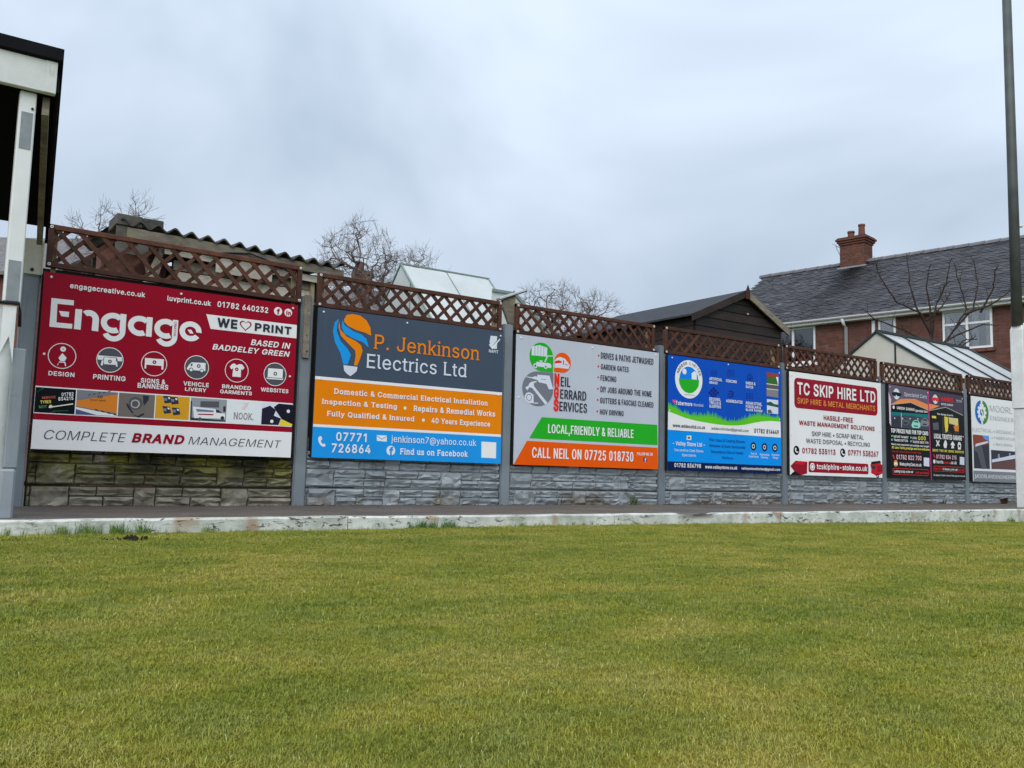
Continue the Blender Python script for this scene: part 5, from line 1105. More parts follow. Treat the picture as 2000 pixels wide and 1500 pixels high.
def gear(A, cx, cy, r):
    pts = []
    for i in range(10):
        for da, rr_ in ((-13, .78), (-9, 1.0), (9, 1.0), (13, .78)):
            a = R(i * 36 + da); pts.append((cx + r * .72 * rr_ * math.cos(a), cy + r * .72 * rr_ * math.sin(a)))
    A.poly(arcpts(cx - 1, cy, r, r, 95, 265), 'gblue', 2); A.poly(arcpts(cx + 1, cy, r, r, -85, 85), 'ggreen', 2)
    A.poly(pts, 'w', 3); A.disc(cx, cy, r * .30, 'gblue', 4); A.poly(arcpts(cx, cy, r * .30, r * .30, -85, 85), 'ggreen', 5)
    A.poly([(cx + r * .14, cy + r * 1.1), (cx - r * .16, cy - r * .02), (cx + r * .02, cy - r * .02), (cx - r * .14, cy - r * 1.1), (cx + r * .18, cy + r * .06), (cx, cy + r * .06)], 'w', 6)
SIGNS = {1: (.056, .431, 'crim', 'large crimson and white sign with a strip of seven photographs along it'), 2: (2.059, .439, 'slate', 'slate, orange and blue sign with a light bulb emblem'), 3: (4.031, .437, 'silver', 'silver sign with a green band over an orange band'), 4: (5.997, .434, 'blue4', 'bright blue sign with a round white emblem and printed grass'), 5: (7.979, .428, 'w', 'white sign with a crimson rounded box at the top'), 6: (9.975, .431, 'blk', 'black double sign with sunset sky and car photographs'), 7: (11.997, .422, 'w', 'white sign with a blue and green gear, partly behind the pole')}
for sid, (X0, Z0, base, label) in SIGNS.items():
    yf = -.052; W = 1.83
    rt = thing('advertising_sign', (X0 + W / 2, -.03, Z0), label, 'sign', 'advertising signs along the fence')
    m = MB(); m.box(X0, X0 + W, yf, yf + .004, Z0, Z0 + 1.22); m.build('board', pm(base), rt)
    m = MB()
    for a, b, c, d in ((.006, .05, .004, 1.216), (W - .05, W - .006, .004, 1.216), (.0505, W - .0505, .006, .05), (.0505, W - .0505, 1.17, 1.214)): m.box(X0 + a, X0 + b, yf + .0045, .0335, Z0 + c, Z0 + d)
    m.build('backing_frame', BLACK, rt)
    A = Art(X0, Z0, yf); curve = None; scr = []
    for it in SPEC[sid]:
        t_ = it[0]
        if t_ == 'T': lettering(A, rt, *it[1:])
        elif t_ == 'P': A.poly(it[1], it[2], it[3])
        elif t_ == 'C':
            if it[5]: A.arc(it[1], it[2], it[3], it[3], it[5], 0, 360, it[4], it[6])
            else: A.disc(it[1], it[2], it[3], it[4], it[6])
        elif t_ == 'B': A.poly([(it[1], it[3]), (it[2], it[3]), (it[2], it[4]), (it[1], it[4])], it[5], it[6])
        elif t_ == 'RR': A.rrect(*it[1:6], it[6], 1)
        elif t_ == 'RRO':
            a_ = A.rr(*it[1:6]); b_ = A.rr(it[1] + .6, it[2] - .6, it[3] + .6, it[4] - .6, 2.5); A.strip(a_ + a_[:1], b_ + b_[:1], it[6], 3)
        elif t_ == 'HEART':
            def heart(s_): return [(it[1] + s_ * 1.02 * math.sin(q) ** 3, it[2] + .3 + s_ * (.81 * math.cos(q) - .31 * math.cos(2 * q) - .125 * math.cos(3 * q) - .06 * math.cos(4 * q))) for q in [6.2832 * i / 36 for i in range(37)]]
            A.strip(heart(4.6), heart(3.5), it[4], 3)
        elif t_ == 'CURVE': curve = it[1]
        elif t_ == 'RINGTEXT':
            s_ = it[1]; n = len(s_)
            for i, ch in enumerate(s_):
                if ch == ' ': continue
                V, F = text2d(ch, 'b'); ang = R(158 - 136 * i / (n - 1)); rad = 16.6; cx_ = (min(p[0] for p in V) + max(p[0] for p in V)) / 2; P_ = []
                for x, y in V:
                    a, b = (x - cx_) * 5.4, y * 5.4 + rad; P_.append(A.pt(it[2] + a * math.sin(ang) + b * math.cos(ang), it[3] - a * math.cos(ang) + b * math.sin(ang), 13))
                m = MB(); m.add(P_, F); m.build('lettering', pm('dk' if i < 6 else 'gryd'), rt)
        elif t_ == 'S': scr.append((it[1], it[2]))
    if sid == 1:
        A.strip([(26.0, 97.1)] + arcpts(30.2, 92.3, 6.5, 6.5, 125, 0) + [(36.7, 84.3)], [(27.9, 95.1)] + arcpts(30.2, 92.3, 2.3, 2.4, 125, 0) + [(32.4, 84.4)], 'w', 1)
        for cx, tail in ((46.2, 1), (64.3, 0), (82.5, 1)):
            A.arc(cx, 91.4, 8.2, 7.4, 3.95, 40, 302, 'w', 1)
            if tail:
                A.poly([(cx + 4.5, 98.7), (cx + 8.5, 98.7), (cx + 8.5, 86), (cx + 4.5, 86)], 'w', 2); A.arc(cx + .7, 86.05, 7.8, 7.8, 3.7, 0, -154, 'w', 1)
            else: A.poly([(cx + 4.5, 98.6), (cx + 8.5, 98.6), (cx + 8.5, 84.3), (cx + 4.5, 84.3)], 'w', 2)
        A.arc(100.3, 91.5, 8.1, 7.5, 3.95, -4, 325, 'w', 1); A.poly([(97.9, 92.6), (100.8, 92.7), (102.6, 89.9), (99.9, 89.9)], 'w', 2)
        lettering(A, rt, 'CREATIVE', 88.2, 98.9, 97.4, 1.6, 'crim', '', True)
    if sid == 3:
        A.poly(arcpts(29.6, 103, 14.1, 13.8, 0, 270) + [(43.7, 89.2)], 'grn', 2); A.poly(arcpts(55.2, 99.8, 10.3, 9.8, -90, 180) + [(44.9, 90.0)], 'ora2', 2); A.poly([(44.3, 88.8)] + arcpts(26.1, 72.2, 18.2, 16.6, 90, 360), 'gryd', 2)
    if sid == 4:
        rg = random.Random(4)
        up = []
        for (a, b), (c, d) in zip(curve, curve[1:]):
            for k in range(16):
                f_ = k / 16; u_, v_ = a + (c - a) * f_, b + (d - b) * f_; hh = 7.5 + 2.5 * math.sin(u_ * .09 + 2); up.append((u_, v_ + (hh + rg.uniform(0, 5) if k % 2 else hh * .62)))
        lo = [(u_, np.interp(u_, [p[0] for p in curve], [p[1] for p in curve]) - .6) for u_, _ in up]; A.strip(up, lo, 'grass5', 2)
    if sid == 7: gear(A, 28.3, 99.8, 17.5)
    A.m.build('printed_artwork', [pm(k) for k in A.keys], rt)
    if sid == 7: scr = [(4, 118), (179, 118), (4, 4)]
    if sid == 5: scr += [(179, 118), (179, 60), (91, 119.5)]
    for u_, v_ in scr:
        m = MB(); m.tube([A.pt(u_, v_, 0), tuple(Vector(A.pt(u_, v_, 0)) + Vector((0, -.004, 0))), tuple(Vector(A.pt(u_, v_, 0)) + Vector((0, -.006, 0)))], [.0085, .0085, .005], 10); m.build('screw_cap', SCREW, rt)
# ---------------------------------------------------------------- spectators' shelter at the left
sh = thing('shelter', (-.9, -1.0, .04), 'white framed shelter with black monopitch roof at the left edge', 'shelter')
m = MB(); m.add([(-2.6, -1.56, 2.545), (-2.6, -1.56, 2.612), (-2.6, -.12, 2.01), (-2.6, -.12, 1.945), (-.112, -1.56, 2.545), (-.112, -1.56, 2.612), (.060, -.12, 2.01), (.060, -.12, 1.945)], [(0, 1, 2, 3), (7, 6, 5, 4), (0, 4, 5, 1), (1, 5, 6, 2), (2, 6, 7, 3), (3, 7, 4, 0)]); m.build('roof', SOFFIT, sh)
m = MB(); m.box(-2.6, -.135, -1.535, -1.495, 2.355, 2.538); m.build('fascia', WHITED, sh, bevel=.004)
m = MB(); m.box(-.195, -.137, -1.539, -1.5365, 2.358, 2.535); m.build('fascia_end', WHITED, sh)
m = MB(); m.bar((-.172, -1.47, 2.30), (.000, -.16, 1.86), .035, .12); m.build('rafter', OLDWOOD, sh)
m = MB(); m.bar((-.126, -1.50, 2.45), (.042, -.14, 1.90), .018, .17); m.build('bargeboard', SOFFIT, sh)
m = MB(); m.box(-.302, -.220, -1.49, -1.42, 1.185, 2.354); m.build('steel_post', WHITEM, sh, bevel=.006)
for z0, z1, w in ((2.03, 2.235, .028), (1.19, 1.41, .030)):
    m = MB(); m.box(-.261 - w, -.261 + w, -1.4935, -1.491, z0, z1); m.build('grey_patch', GREYPATCH, sh)
m = MB(); m.tube([(-.238, -1.491, 2.26), (-.238, -1.496, 2.26)], .007, 8); m.build('bolt', BLACK, sh)
m = MB(); m.box(-.085, .038, -.040, -.034, 1.625, 1.87); pl = m.build('bracket_plate', CREAMM, sh, bevel=.002); m = MB(); m.box(.0385, .043, -.07, -.002, 1.63, 1.865); m.build('bracket_flange', CREAMM, pl)
m = MB(); m.tube([(-.02, -.041, 1.655), (-.02, -.052, 1.655)], .012, 6); m.build('bolt', BLACK, pl)
m = MB(); m.box(-.09, -.075, -.03, .0, 1.87, 1.99); m.build('packer', OLDWOOD, sh)
# low white weatherboard front with draped sheet
def sheet():
    vs = []; fs = []; nu, nv = 26, 30
    for j in range(nv + 1):
        z = .05 + 1.115 * j / nv
        for i in range(nu + 1):
            x = -2.4 + (2.4 - .232) * (i / nu) ** .6; f = max(0, 1 - abs(x + .33) / .16)
            vs.append((x - .02 * (1 - j / nv) * f, -1.47 - .02 * math.sin(x * 23 + z * 3) * f * .6 - .012 * N1(x * 5, z * 4), z + .0 * f))
    for j in range(nv):
        for i in range(nu): a = j * (nu + 1) + i; fs.append((a, a + 1, a + nu + 2, a + nu + 1))
    return vs, fs
m = MB(); m.add(*sheet()); o = m.build('front_sheet', WHITED, sh, smooth=True); md = o.modifiers.new('thick', 'SOLIDIFY'); md.thickness = .006
m = MB(); m.prism([(-.30, -1.485, 1.165), (-.236, -1.487, 1.165), (-.236, -1.487, .86), (-.262, -1.489, 1.0), (-.30, -1.488, .90)], (0, -.004, 0)); m.build('folded_flap', WHITEM, sh)
m = MB(); m.tube([(-.9, -1.48, 1.155), (-.5, -1.49, 1.172), (-.225, -1.497, 1.178), (-.218, -1.48, 1.13), (-.212, -1.46, 1.06)], .009, 6); m.build('cable', BLACK, sh, smooth=True)
m = MB(); m.box(-.238, -.170, -1.48, -1.36, .30, .94); m.build('galvanised_post', GALV, sh, bevel=.006); m = MB(); m.box(-.250, -.176, -1.495, -1.34, .03, .297); m.build('concrete_foot', GALV, sh, bevel=.012)

# ---------------------------------------------------------------- lighting pole at the right
PX, PY = 11.03, -1.2
POLE = simple('weathered_steel', (.065, .075, .072), .55, .4, .3, 3)
lp = thing('light_pole', (PX, PY, pz(PX)), 'tall grey steel pole in a white painted concrete socket', 'pole')
m = MB(); m.tube([(PX, PY, 2.40), (PX + .01, PY, 4.5), (PX + .015, PY, 7.4)], [.066, .060, .054], 14); m.build('pole', POLE, lp, smooth=True)
m = MB()
PB = PX + .045; w0, w1 = .080, .055
vs = [(PB + a * w0, PY + b * w0, 1.34) for a, b in ((-1, -1), (1, -1), (1, 1), (-1, 1))] + [(PB + a * w0, PY + b * w0, 2.345) for a, b in ((-1, -1), (1, -1), (1, 1), (-1, 1))] + [(PB + a * w1, PY + b * w1, 2.44) for a, b in ((-1, -1), (1, -1), (1, 1), (-1, 1))]
m.add(vs, [(3, 2, 1, 0)] + [(k * 4 + i, k * 4 + (i + 1) % 4, (k + 1) * 4 + (i + 1) % 4, (k + 1) * 4 + i) for k in (0, 1) for i in range(4)] + [(8, 9, 10, 11)]); m.build('socket_sleeve', WHITED, lp, bevel=.006)
m = MB(); m.box(PB - .066, PB + .072, PY - .066, PY + .072, pz(PX) - .05, 1.337); m.build('socket', WHITED, lp, bevel=.008)
m = MB(); m.box(PB - .03, PX + 1.4, PY - .135, PY - .083, 1.36, 1.58); m.build('cross_board', WHITED, lp, bevel=.005)
m = MB(); m.tube([(PB + .02, PY - .136, 1.48), (PB + .02, PY - .146, 1.48)], .018, 8); m.build('bolt', BLACK, lp)
m = MB(); m.box(PB - .045, PB + .02, PY - .070, PY - .0665, 1.08, 1.30); m.build('grey_patch', GREYPATCH, lp)
m = MB(); m.tube([(PX + .05, PY - .05, 3.70), (PX + .05, PY - .09, 3.70)], .02, 8); m.build('cable_clip', WHITEM, lp)

# ---------------------------------------------------------------- ramshackle shed behind the first trellis
rs_ = thing('ramshackle_shed', (1.8, 2.3, 0), 'ramshackle timber shed with corrugated roof behind the first trellis', 'shed')
vs = []; fs = []; n = 128; x0, x1 = .80, 2.93
for i in range(n + 1):
    x = x0 + (x1 - x0) * i / n; w = .026 * math.cos(6.2832 * (x - .82) / .148) - .045 * (x - 1.2); w += .004 * N1(x * 4, 1) + (.03 * (x - 2.82) / .11 if x > 2.82 else 0)
    for y, dz, t_ in ((1.42, 0, 0), (3.4, .16, 0), (3.4, .16, .016), (1.42, 0, .016)): vs.append((x, y + .012 * N1(x * 3, 8), 2.455 + w + dz + t_))
for i in range(n):
    for j in range(4): a = i * 4; fs.append((a + j, a + 4 + j, a + 4 + (j + 1) % 4, a + (j + 1) % 4))
m = MB(); m.add(vs, fs); m.build('corrugated_roof', CEMENT, rs_, smooth=False)
for bx in ((.765, .985, 1.44, 1.78, 2.446, 2.548), (.988, 1.165, 1.445, 1.74, 2.458, 2.545)):
    m = MB(); m.box(*bx); m.build('stone_slab', CEMENT, rs_, bevel=.007)
def plank(name, x0, x1, z0, z1, y, mat, dy=.02, s0=0.0, s1=0.0):
    n = 6; vs = []; fs = []
    for i in range(n + 1):
        f_ = i / n; x = x0 + (x1 - x0) * f_; w = .006 * N1(x * 3, z0 * 7)
        za, zb = z0 + s0 * f_ + w, z1 + s1 * f_ + w
        vs += [(x, y, za), (x, y, zb), (x, y + dy, zb), (x, y + dy, za)]
    for i in range(n):
        for j in range(4): a = i * 4; fs.append((a + j, a + 4 + j, a + 4 + (j + 1) % 4, a + (j + 1) % 4))
    fs += [(0, 1, 2, 3), (n * 4 + 3, n * 4 + 2, n * 4 + 1, n * 4)]
    m = MB(); m.add(vs, fs); return m.build(name, mat, rs_)
plank('fascia_board', .86, 1.95, 2.348, 2.432, 1.435, OLDWOOD, .025, -.022, -.022)
plank('fascia_board', 1.93, 2.93, 2.318, 2.40, 1.445, OLDWOOD, .025, -.042, -.042)
plank('fascia_board', 1.2, 2.93, 2.262, 2.325, 1.49, OLDWOOD2, .02, -.07, -.07)
plank('plywood_sheet', 1.66, 2.2, 2.16, 2.33, 1.475, OLDWOOD2, .012, -.02, .0)
plank('end_board', .775, 1.05, 2.2, 2.44, 1.45, CEMENT, .03)
for k in range(9):
    z = 1.30 + k * .105; plank('wall_plank', 1.32 + rnd(-.02, .03), 2.66 + rnd(-.06, .03), z, z + .092, 1.56 + rnd(-.006, .006), random.choice((OLDWOOD, OLDWOOD2, OLDWOOD2)), .02, rnd(-.015, .01), rnd(-.015, .01))
m = MB(); m.box(1.30, 2.72, 1.60, 1.63, .0, 2.3); m.build('inner_wall', DARKWOOD, rs_)
m = MB(); m.box(.9, 2.95, 3.3, 3.35, 0, 2.55); m.build('back_wall', DARKWOOD, rs_)
m = MB(); m.box(2.73, 2.80, 1.52, 1.60, 0, 2.24); m.build('corner_post', OLDWOOD, rs_); m = MB(); m.box(2.62, 2.66, 1.53, 1.565, 1.4, 2.22); m.build('corner_post', PALEWOOD, rs_)
for a, b, w, mt in (((.86, 1.5, 1.45), (1.22, 1.62, 2.36), .07, OLDWOOD2), ((1.0, 1.45, 1.5), (1.17, 1.5, 2.2), .05, OLDWOOD), ((1.25, 1.6, 1.4), (1.06, 1.7, 2.35), .06, OLDWOOD)):
    m = MB(); m.bar(a, b, w, .03); m.build('leaning_plank', mt, rs_)
plank('rail', 2.70, 3.3, 1.86, 1.90, 1.2, OLDWOOD2, .03, -.06, -.06)
BRICKW = simple('old_brick', (.14, .062, .048), .85, .2, .4, 12, 0, .5)
m = MB(); m.box(.72, 1.28, 1.75, 2.0, 0, 2.30); m.build('brick_pier', BRICKW, rs_)
m = MB(); m.tube([(1.55, 1.44, 2.31), (1.75, 1.43, 2.345), (1.95, 1.42, 2.37), (2.15, 1.43, 2.33), (2.35, 1.44, 2.255)], .008, 5); m.build('loose_cable', BLACK, rs_)

# ---------------------------------------------------------------- greenhouses
def m_pane(name, a, b, rough=.35, spec=.4):
    t = NT(name); g_ = t.n('ShaderNodeNewGeometry').outputs['Position']; c = t.ramp(t.noise(2.2, 5, .65, g_, .4, (1, 1, .6)), [(.32, a), (.66, b)])
    t.p.inputs['Base Color'].default_value = (*a, 1); tr = t.n('ShaderNodeBsdfTranslucent'); t.l(c, tr.inputs['Color']); mxs = t.n('ShaderNodeMixShader'); mxs.inputs[0].default_value = .35
    t.l(t.p.outputs[0], mxs.inputs[1]); t.l(tr.outputs[0], mxs.inputs[2]); t.l(mxs.outputs[0], t.o.inputs['Surface']); return t.fin(c, rough, spec)
PANE1 = m_pane('white_polycarbonate', (.66, .71, .71), (.78, .82, .82)); PANE2 = m_pane('whitewashed_glass', (.70, .72, .72), (.84, .85, .85), .2, .5); PANE3 = m_pane('cream_blind', (.76, .74, .64), (.84, .82, .74))
FR1 = simple('pale_green_frame', (.20, .27, .24), .5, .4, .12); FR2 = simple('dark_green_frame', (.016, .028, .026), .45, .45, .2)
def greenhouse(label, x0, x1, yc, hw, zr, ze, nb, fr, roofp, gabp, bar):
    t = thing('greenhouse', ((x0 + x1) / 2, yc, 0), label, 'greenhouse')
    L_ = (x1 - x0)
    for sgn in (-1, 1):
        for k in range(nb):
            a = x0 + L_ * k / nb + bar * .3; b = x0 + L_ * (k + 1) / nb - bar * .3
            q = [(a, yc + sgn * .012, zr - .012), (b, yc + sgn * .012, zr - .012), (b, yc + sgn * hw, ze), (a, yc + sgn * hw, ze)]
            m = MB(); m.prism(q, (0, sgn * .003, .005)); m.build('roof_pane', roofp, t)
            m = MB(); m.box(a, b, yc + sgn * hw - .003, yc + sgn * hw + .003, .1, ze - .01); m.build('wall_pane', gabp, t)
        for k in range(nb + 1):
            x = x0 + L_ * k / nb; w = bar * (1.5 if k in (0, nb) else (.8 if nb > 2 else .3))
            m = MB(); m.bar((x, yc, zr + .008), (x, yc + sgn * (hw + .02), ze + .0), w, bar); m.bar((x, yc + sgn * hw, .0), (x, yc + sgn * hw, ze), w, bar); m.build('glazing_bar', fr, t)
        m = MB(); m.box(x0 - .01, x1 + .01, yc + sgn * hw - bar * .7, yc + sgn * hw + bar * .7, ze - bar * 1.2, ze + bar * .3); m.build('eave_bar', fr, t)
    m = MB(); m.box(x0 - .012, x1 + .012, yc - bar * .8, yc + bar * .8, zr + .004, zr + .004 + bar * 1.1); m.build('ridge_bar', fr, t)
    for x in (x0, x1):
        for a, b in ((-hw, -hw * .25), (-hw * .25, hw * .45), (hw * .45, hw)):
            za = zr - (zr - ze) * abs(a) / hw; zb = zr - (zr - ze) * abs(b) / hw; q = [(x, yc + a + .01, .1), (x, yc + b - .01, .1), (x, yc + b - .01, zb - .015)] + ([(x, yc, zr - .015)] if a < 0 < b else []) + [(x, yc + a + .01, za - .015)]
            m = MB(); m.prism(q, (.004, 0, 0)); m.build('gable_pane', gabp, t)
        for a in (-hw * .25, hw * .45):
            m = MB(); m.box(x - bar * .4, x + bar * .4, yc + a - bar * .35, yc + a + bar * .35, 0, zr - (zr - ze) * abs(a) / hw - .01); m.build('gable_bar', fr, t)
    return t
greenhouse('small greenhouse with milky white roof and pale green frame, left of the dark shed', 3.73, 4.87, 1.755, .95, 2.6, 1.66, 2, FR1, PANE1, PANE1, .014)
greenhouse('greenhouse with whitewashed glass roof and dark green frame below the brick house', 12.054, 14.75, 1.468, 1.28, 2.75, 1.92, 4, FR2, PANE2, PANE3, .034)
# lean-to glasshouse and its timber bracket behind the third post
lt = thing('lean_to_glasshouse', (4.6, .9, 0), 'milky lean-to glasshouse end seen through the trellis left of the silver sign', 'greenhouse')
m = MB(); m.prism([(4.30, .8, .0), (5.06, .8, .0), (5.06, .8, 1.86), (4.60, .8, 2.23), (4.30, .8, 2.23)], (0, .004, 0)); m.build('gable_pane', PANE1, lt)
m = MB(); m.bar((4.56, .79, 2.262), (5.10, .79, 1.845), .02, .03); m.build('verge_bar', FR1, lt); m = MB(); m.prism([(4.60, .81, 2.25), (5.08, .81, 1.86), (5.08, 1.75, 1.86), (4.60, 1.75, 2.25)], (0, 0, .006)); m.build('roof_pane', PANE1, lt)
m = MB(); m.bar((4.30, .79, 2.245), (4.58, .79, 2.245), .02, .03); m.build('top_bar', FR1, lt)
bk = thing('timber_bracket', (4.05, .12, 1.75), 'tapering grey timber bracket with a tilted metal strip on top, between slate and silver signs', 'bracket')
m = MB(); m.prism([(3.985, .115, 2.0), (4.128, .115, 2.062), (4.135, .115, 1.70), (4.085, .115, 1.73), (3.990, .115, 1.93)], (0, .04, 0)); m.build('plank', OLDWOOD, bk, bevel=.003)
m = MB(); m.bar((3.938, .135, 2.005), (4.242, .135, 2.128), .07, .022); m.build('metal_strip', SILVER, bk, bevel=.003); m = MB(); m.bar((3.95, .135, 1.994), (4.25, .135, 2.115), .074, .008); m.build('rubber_edge', BLACK, bk)

# ---------------------------------------------------------------- dark timber shed
ds = thing('timber_shed', (8.31, 2.2, 0), 'dark stained timber shed with felt roof and pointed finial', 'shed')
ya, yb = 1.0, 3.45; xl, xr, xm = 7.50, 9.14, 8.385; zr, ze = 2.80, 2.42
k = 0; z = .1
while z < 2.76:
    z1 = min(z + .118, 2.775); half = 1.0
    def xlim(zz):
        if zz <= ze: return xl, xr
        f_ = (zz - ze) / (zr - ze); return xl + (xm - xl) * f_, xr + (xm - xr) * f_
    (a0, a1), (b0, b1) = xlim(z), xlim(z1)
    for yy, dd in ((ya, -1), (yb, 1)):
        m = MB(); tl = .010; vs = [(a0, yy + dd * .012, z + .003), (a1, yy + dd * .012, z + .003), (b1, yy + dd * .003, z1), (b0, yy + dd * .003, z1), (a0, yy - dd * .02, z + .003), (a1, yy - dd * .02, z + .003), (b1, yy - dd * .02, z1), (b0, yy - dd * .02, z1)]
        m.add(vs, [(0, 1, 2, 3), (7, 6, 5, 4), (0, 4, 5, 1), (1, 5, 6, 2), (2, 6, 7, 3), (3, 7, 4, 0)]); m.build('gable_board', DARKWOOD, ds)
    if z1 < 2.44:
        for xx, dd in ((xl, -1), (xr, 1)):
            m = MB(); m.bar((xx + dd * .004, ya + .02, (z + z1) / 2), (xx + dd * .004, yb - .02, (z + z1) / 2), .022, z1 - z - .003); m.build('side_board', DARKWOOD, ds)
    z += .121
for sgn, xe in ((-1, 7.38), (1, 9.235)):
    sl_ = (zr - ze) / abs(xm - (xl if sgn < 0 else xr)); zz = zr - sl_ * abs(xe - xm)
    m = MB(); m.prism([(xm, ya - .05, zr + .012), (xe, ya - .05, zz + .012), (xe, ya - .05, zz + .036), (xm, ya - .05, zr + .036)], (0, yb - ya + .1, 0)); m.build('felt_roof', FELT, ds)
    m = MB(); m.prism([(xm, ya - .076, zr + .036), (xe, ya - .076, zz + .036), (xe, ya - .076, zz - .055), (xm, ya - .076, zr - .055)], (0, .025, 0)); m.build('bargeboard', DARKWOOD if sgn < 0 else OLDWOOD, ds)
m = MB(); m.prism([(xm - .035, ya - .09, zr - .09), (xm + .035, ya - .09, zr - .09), (xm + .04, ya - .09, zr + .02), (xm, ya - .09, zr + .105), (xm - .04, ya - .09, zr + .02)], (0, .014, 0)); m.build('finial', TRELLIS, ds, bevel=.003)
m = MB(); m.tube([(8.45, ya - .01, 2.53), (8.45, ya - .03, 2.53)], .012, 8); m.build('knob', SILVER, ds)

# ---------------------------------------------------------------- brick house
E0 = Vector((22.815, 5.944, 0)); Hd = Vector((-.18403, .98292, 0)); Nd = Vector((.98292, .18403, 0))
def hp(v): return tuple(E0 + Hd * v[0] + Nd * v[1] + Vector((0, 0, v[2])))
hs = thing('brick_house', tuple(E0 + Nd * 4 + Hd * 2), 'red brick house with grey tiled roof and white windows at the right', 'house')
t = NT('mortar'); MORTAR = t.fin(t.ramp(t.noise(30), [(.3, (.15, .115, .10)), (.7, (.23, .185, .165))]), .9, .1)
t = NT('red_brick'); g_ = t.n('ShaderNodeNewGeometry').outputs['Position']
BRICK = t.fin(t.mix(1.0, t.ramp(t.noise(5, 4, .6, g_), [(.3, (.125, .050, .036)), (.7, (.19, .080, .058))]), t.attr('tint'), 'MULTIPLY'), .85, .2); t.bump(t.noise(60), .3, .004)
ROOFT = NT('grey_roof_tile'); g_ = ROOFT.n('ShaderNodeNewGeometry').outputs['Position']
ROOFT = ROOFT.fin(ROOFT.mix(1.0, ROOFT.ramp(ROOFT.noise(2.2, 4, .6, g_), [(.3, (.036, .036, .041)), (.7, (.066, .065, .072))]), ROOFT.attr('tint'), 'MULTIPLY'), .55, .2)
UPVC = simple('white_upvc', (.74, .76, .78), .35, .45, .04); NETC = simple('net_curtain', (.62, .66, .66), .9, .1, .1, 30); ROOM = simple('dark_room', (.03, .033, .036), .9, .1)
def m_glass():
    t = NT('window_glass'); tr = t.n('ShaderNodeBsdfTransparent'); gl = t.n('ShaderNodeBsdfGlossy'); gl.inputs['Roughness'].default_value = .02; fr = t.n('ShaderNodeFresnel'); fr.inputs['IOR'].default_value = 2.3; mxs = t.n('ShaderNodeMixShader')
    t.l(fr.outputs[0], mxs.inputs[0]); t.l(tr.outputs[0], mxs.inputs[1]); t.l(gl.outputs[0], mxs.inputs[2]); t.l(mxs.outputs[0], t.o.inputs['Surface']); return t.m
GLASS = m_glass()
WINS = [(-.66, .60, 4.06, 5.14), (1.88, 2.37, 4.32, 5.13), (4.30, 5.75, 4.02, 5.12)]
def inwin(a, b, c, d): return any(a < w[1] and b > w[0] and c < w[3] and d > w[2] for w in WINS)
sb = sorted({-6.0, 8.0} | {w[0] for w in WINS} | {w[1] for w in WINS}); zb = sorted({-.1, 5.24} | {w[2] for w in WINS} | {w[3] for w in WINS})
m = MB()
for a, b in zip(sb, sb[1:]):
    for c, d in zip(zb, zb[1:]):
        if not inwin(a + .01, b - .01, c + .01, d - .01): m.add(*(lambda v: (v, [(0, 1, 2, 3), (7, 6, 5, 4), (0, 4, 5, 1), (1, 5, 6, 2), (2, 6, 7, 3), (3, 7, 4, 0)]))([(a, .23, c), (b, .23, c), (b, .23, d), (a, .23, d), (a, .48, c), (b, .48, c), (b, .48, d), (a, .48, d)]))
wall = m.build('wall', MORTAR, hs, xf=hp)
m = MB(); m.prism([(8.0, .25, 0), (8.0, 7.7, 0), (8.0, 7.7, 5.24), (8.0, 4, 7.7), (8.0, .25, 5.24)], (-.2, 0, 0)); m.prism([(-6, .25, 0), (-6, 7.7, 0), (-6, 7.7, 5.24), (-6, 4, 7.7), (-6, .25, 5.24)], (.2, 0, 0)); m.build('gable_wall', MORTAR, hs, xf=hp)
# bricks: the nearest ones singly, the rest joined
bl, bh = .215, .065; rows = []; z = 2.72; r = 0
while z < 5.18:
    s = -3.2 + (.1125 if r % 2 else 0)
    while s < 6.4:
        a, b = s, s + bl
        if not inwin(a, b, z, z + bh): rows.append((a, z))
        else:
            for w in WINS:
                if w[2] < z + bh and w[3] > z:
                    if a < w[0] < b and w[0] - a > .06: rows.append((a, z, w[0] - a - .004))
                    if a < w[1] < b and b - w[1] > .06: rows.append((w[1] + .004, z, b - w[1] - .004))
        s += bl + .010
    z += bh + .010; r += 1
def tint(): v = rnd(.68, 1.18); return (v * rnd(.88, 1.0), v * rnd(.95, 1.12), v * rnd(.95, 1.15))
bm_var = []
for k in range(5):
    me_ = MB(); me_.box(0, bl, 0, .02, 0, bh, 0, tint()); o = me_.build('brick', BRICK); bm_var.append(o.data); bpy.data.objects.remove(o)
rot = Matrix((( Hd.x, Nd.x, 0, 0), (Hd.y, Nd.y, 0, 0), (0, 0, 1, 0), (0, 0, 0, 1)))
rows.sort(key=lambda q: (0 if (q[1] > 3.55 and -1.35 < q[0] < 4.6) else 1, q[0]))
join = MB(); nsingle = 0; org = hs.location
for q in rows:
    if len(q) == 2 and nsingle < 290 and q[1] > 3.55:
        o = link('brick', random.choice(bm_var), wall); o.matrix_local = Matrix.Translation(Vector(hp((q[0], .222 + rnd(-.002, .002), q[1]))) - org) @ rot; nsingle += 1
    else: join.box(q[0], q[0] + (q[2] if len(q) > 2 else bl), .222 + rnd(-.002, .002), .24, q[1], q[1] + bh, 0, tint())
o = join.build('brickwork', BRICK, wall, xf=hp); tag(o, kind='stuff')
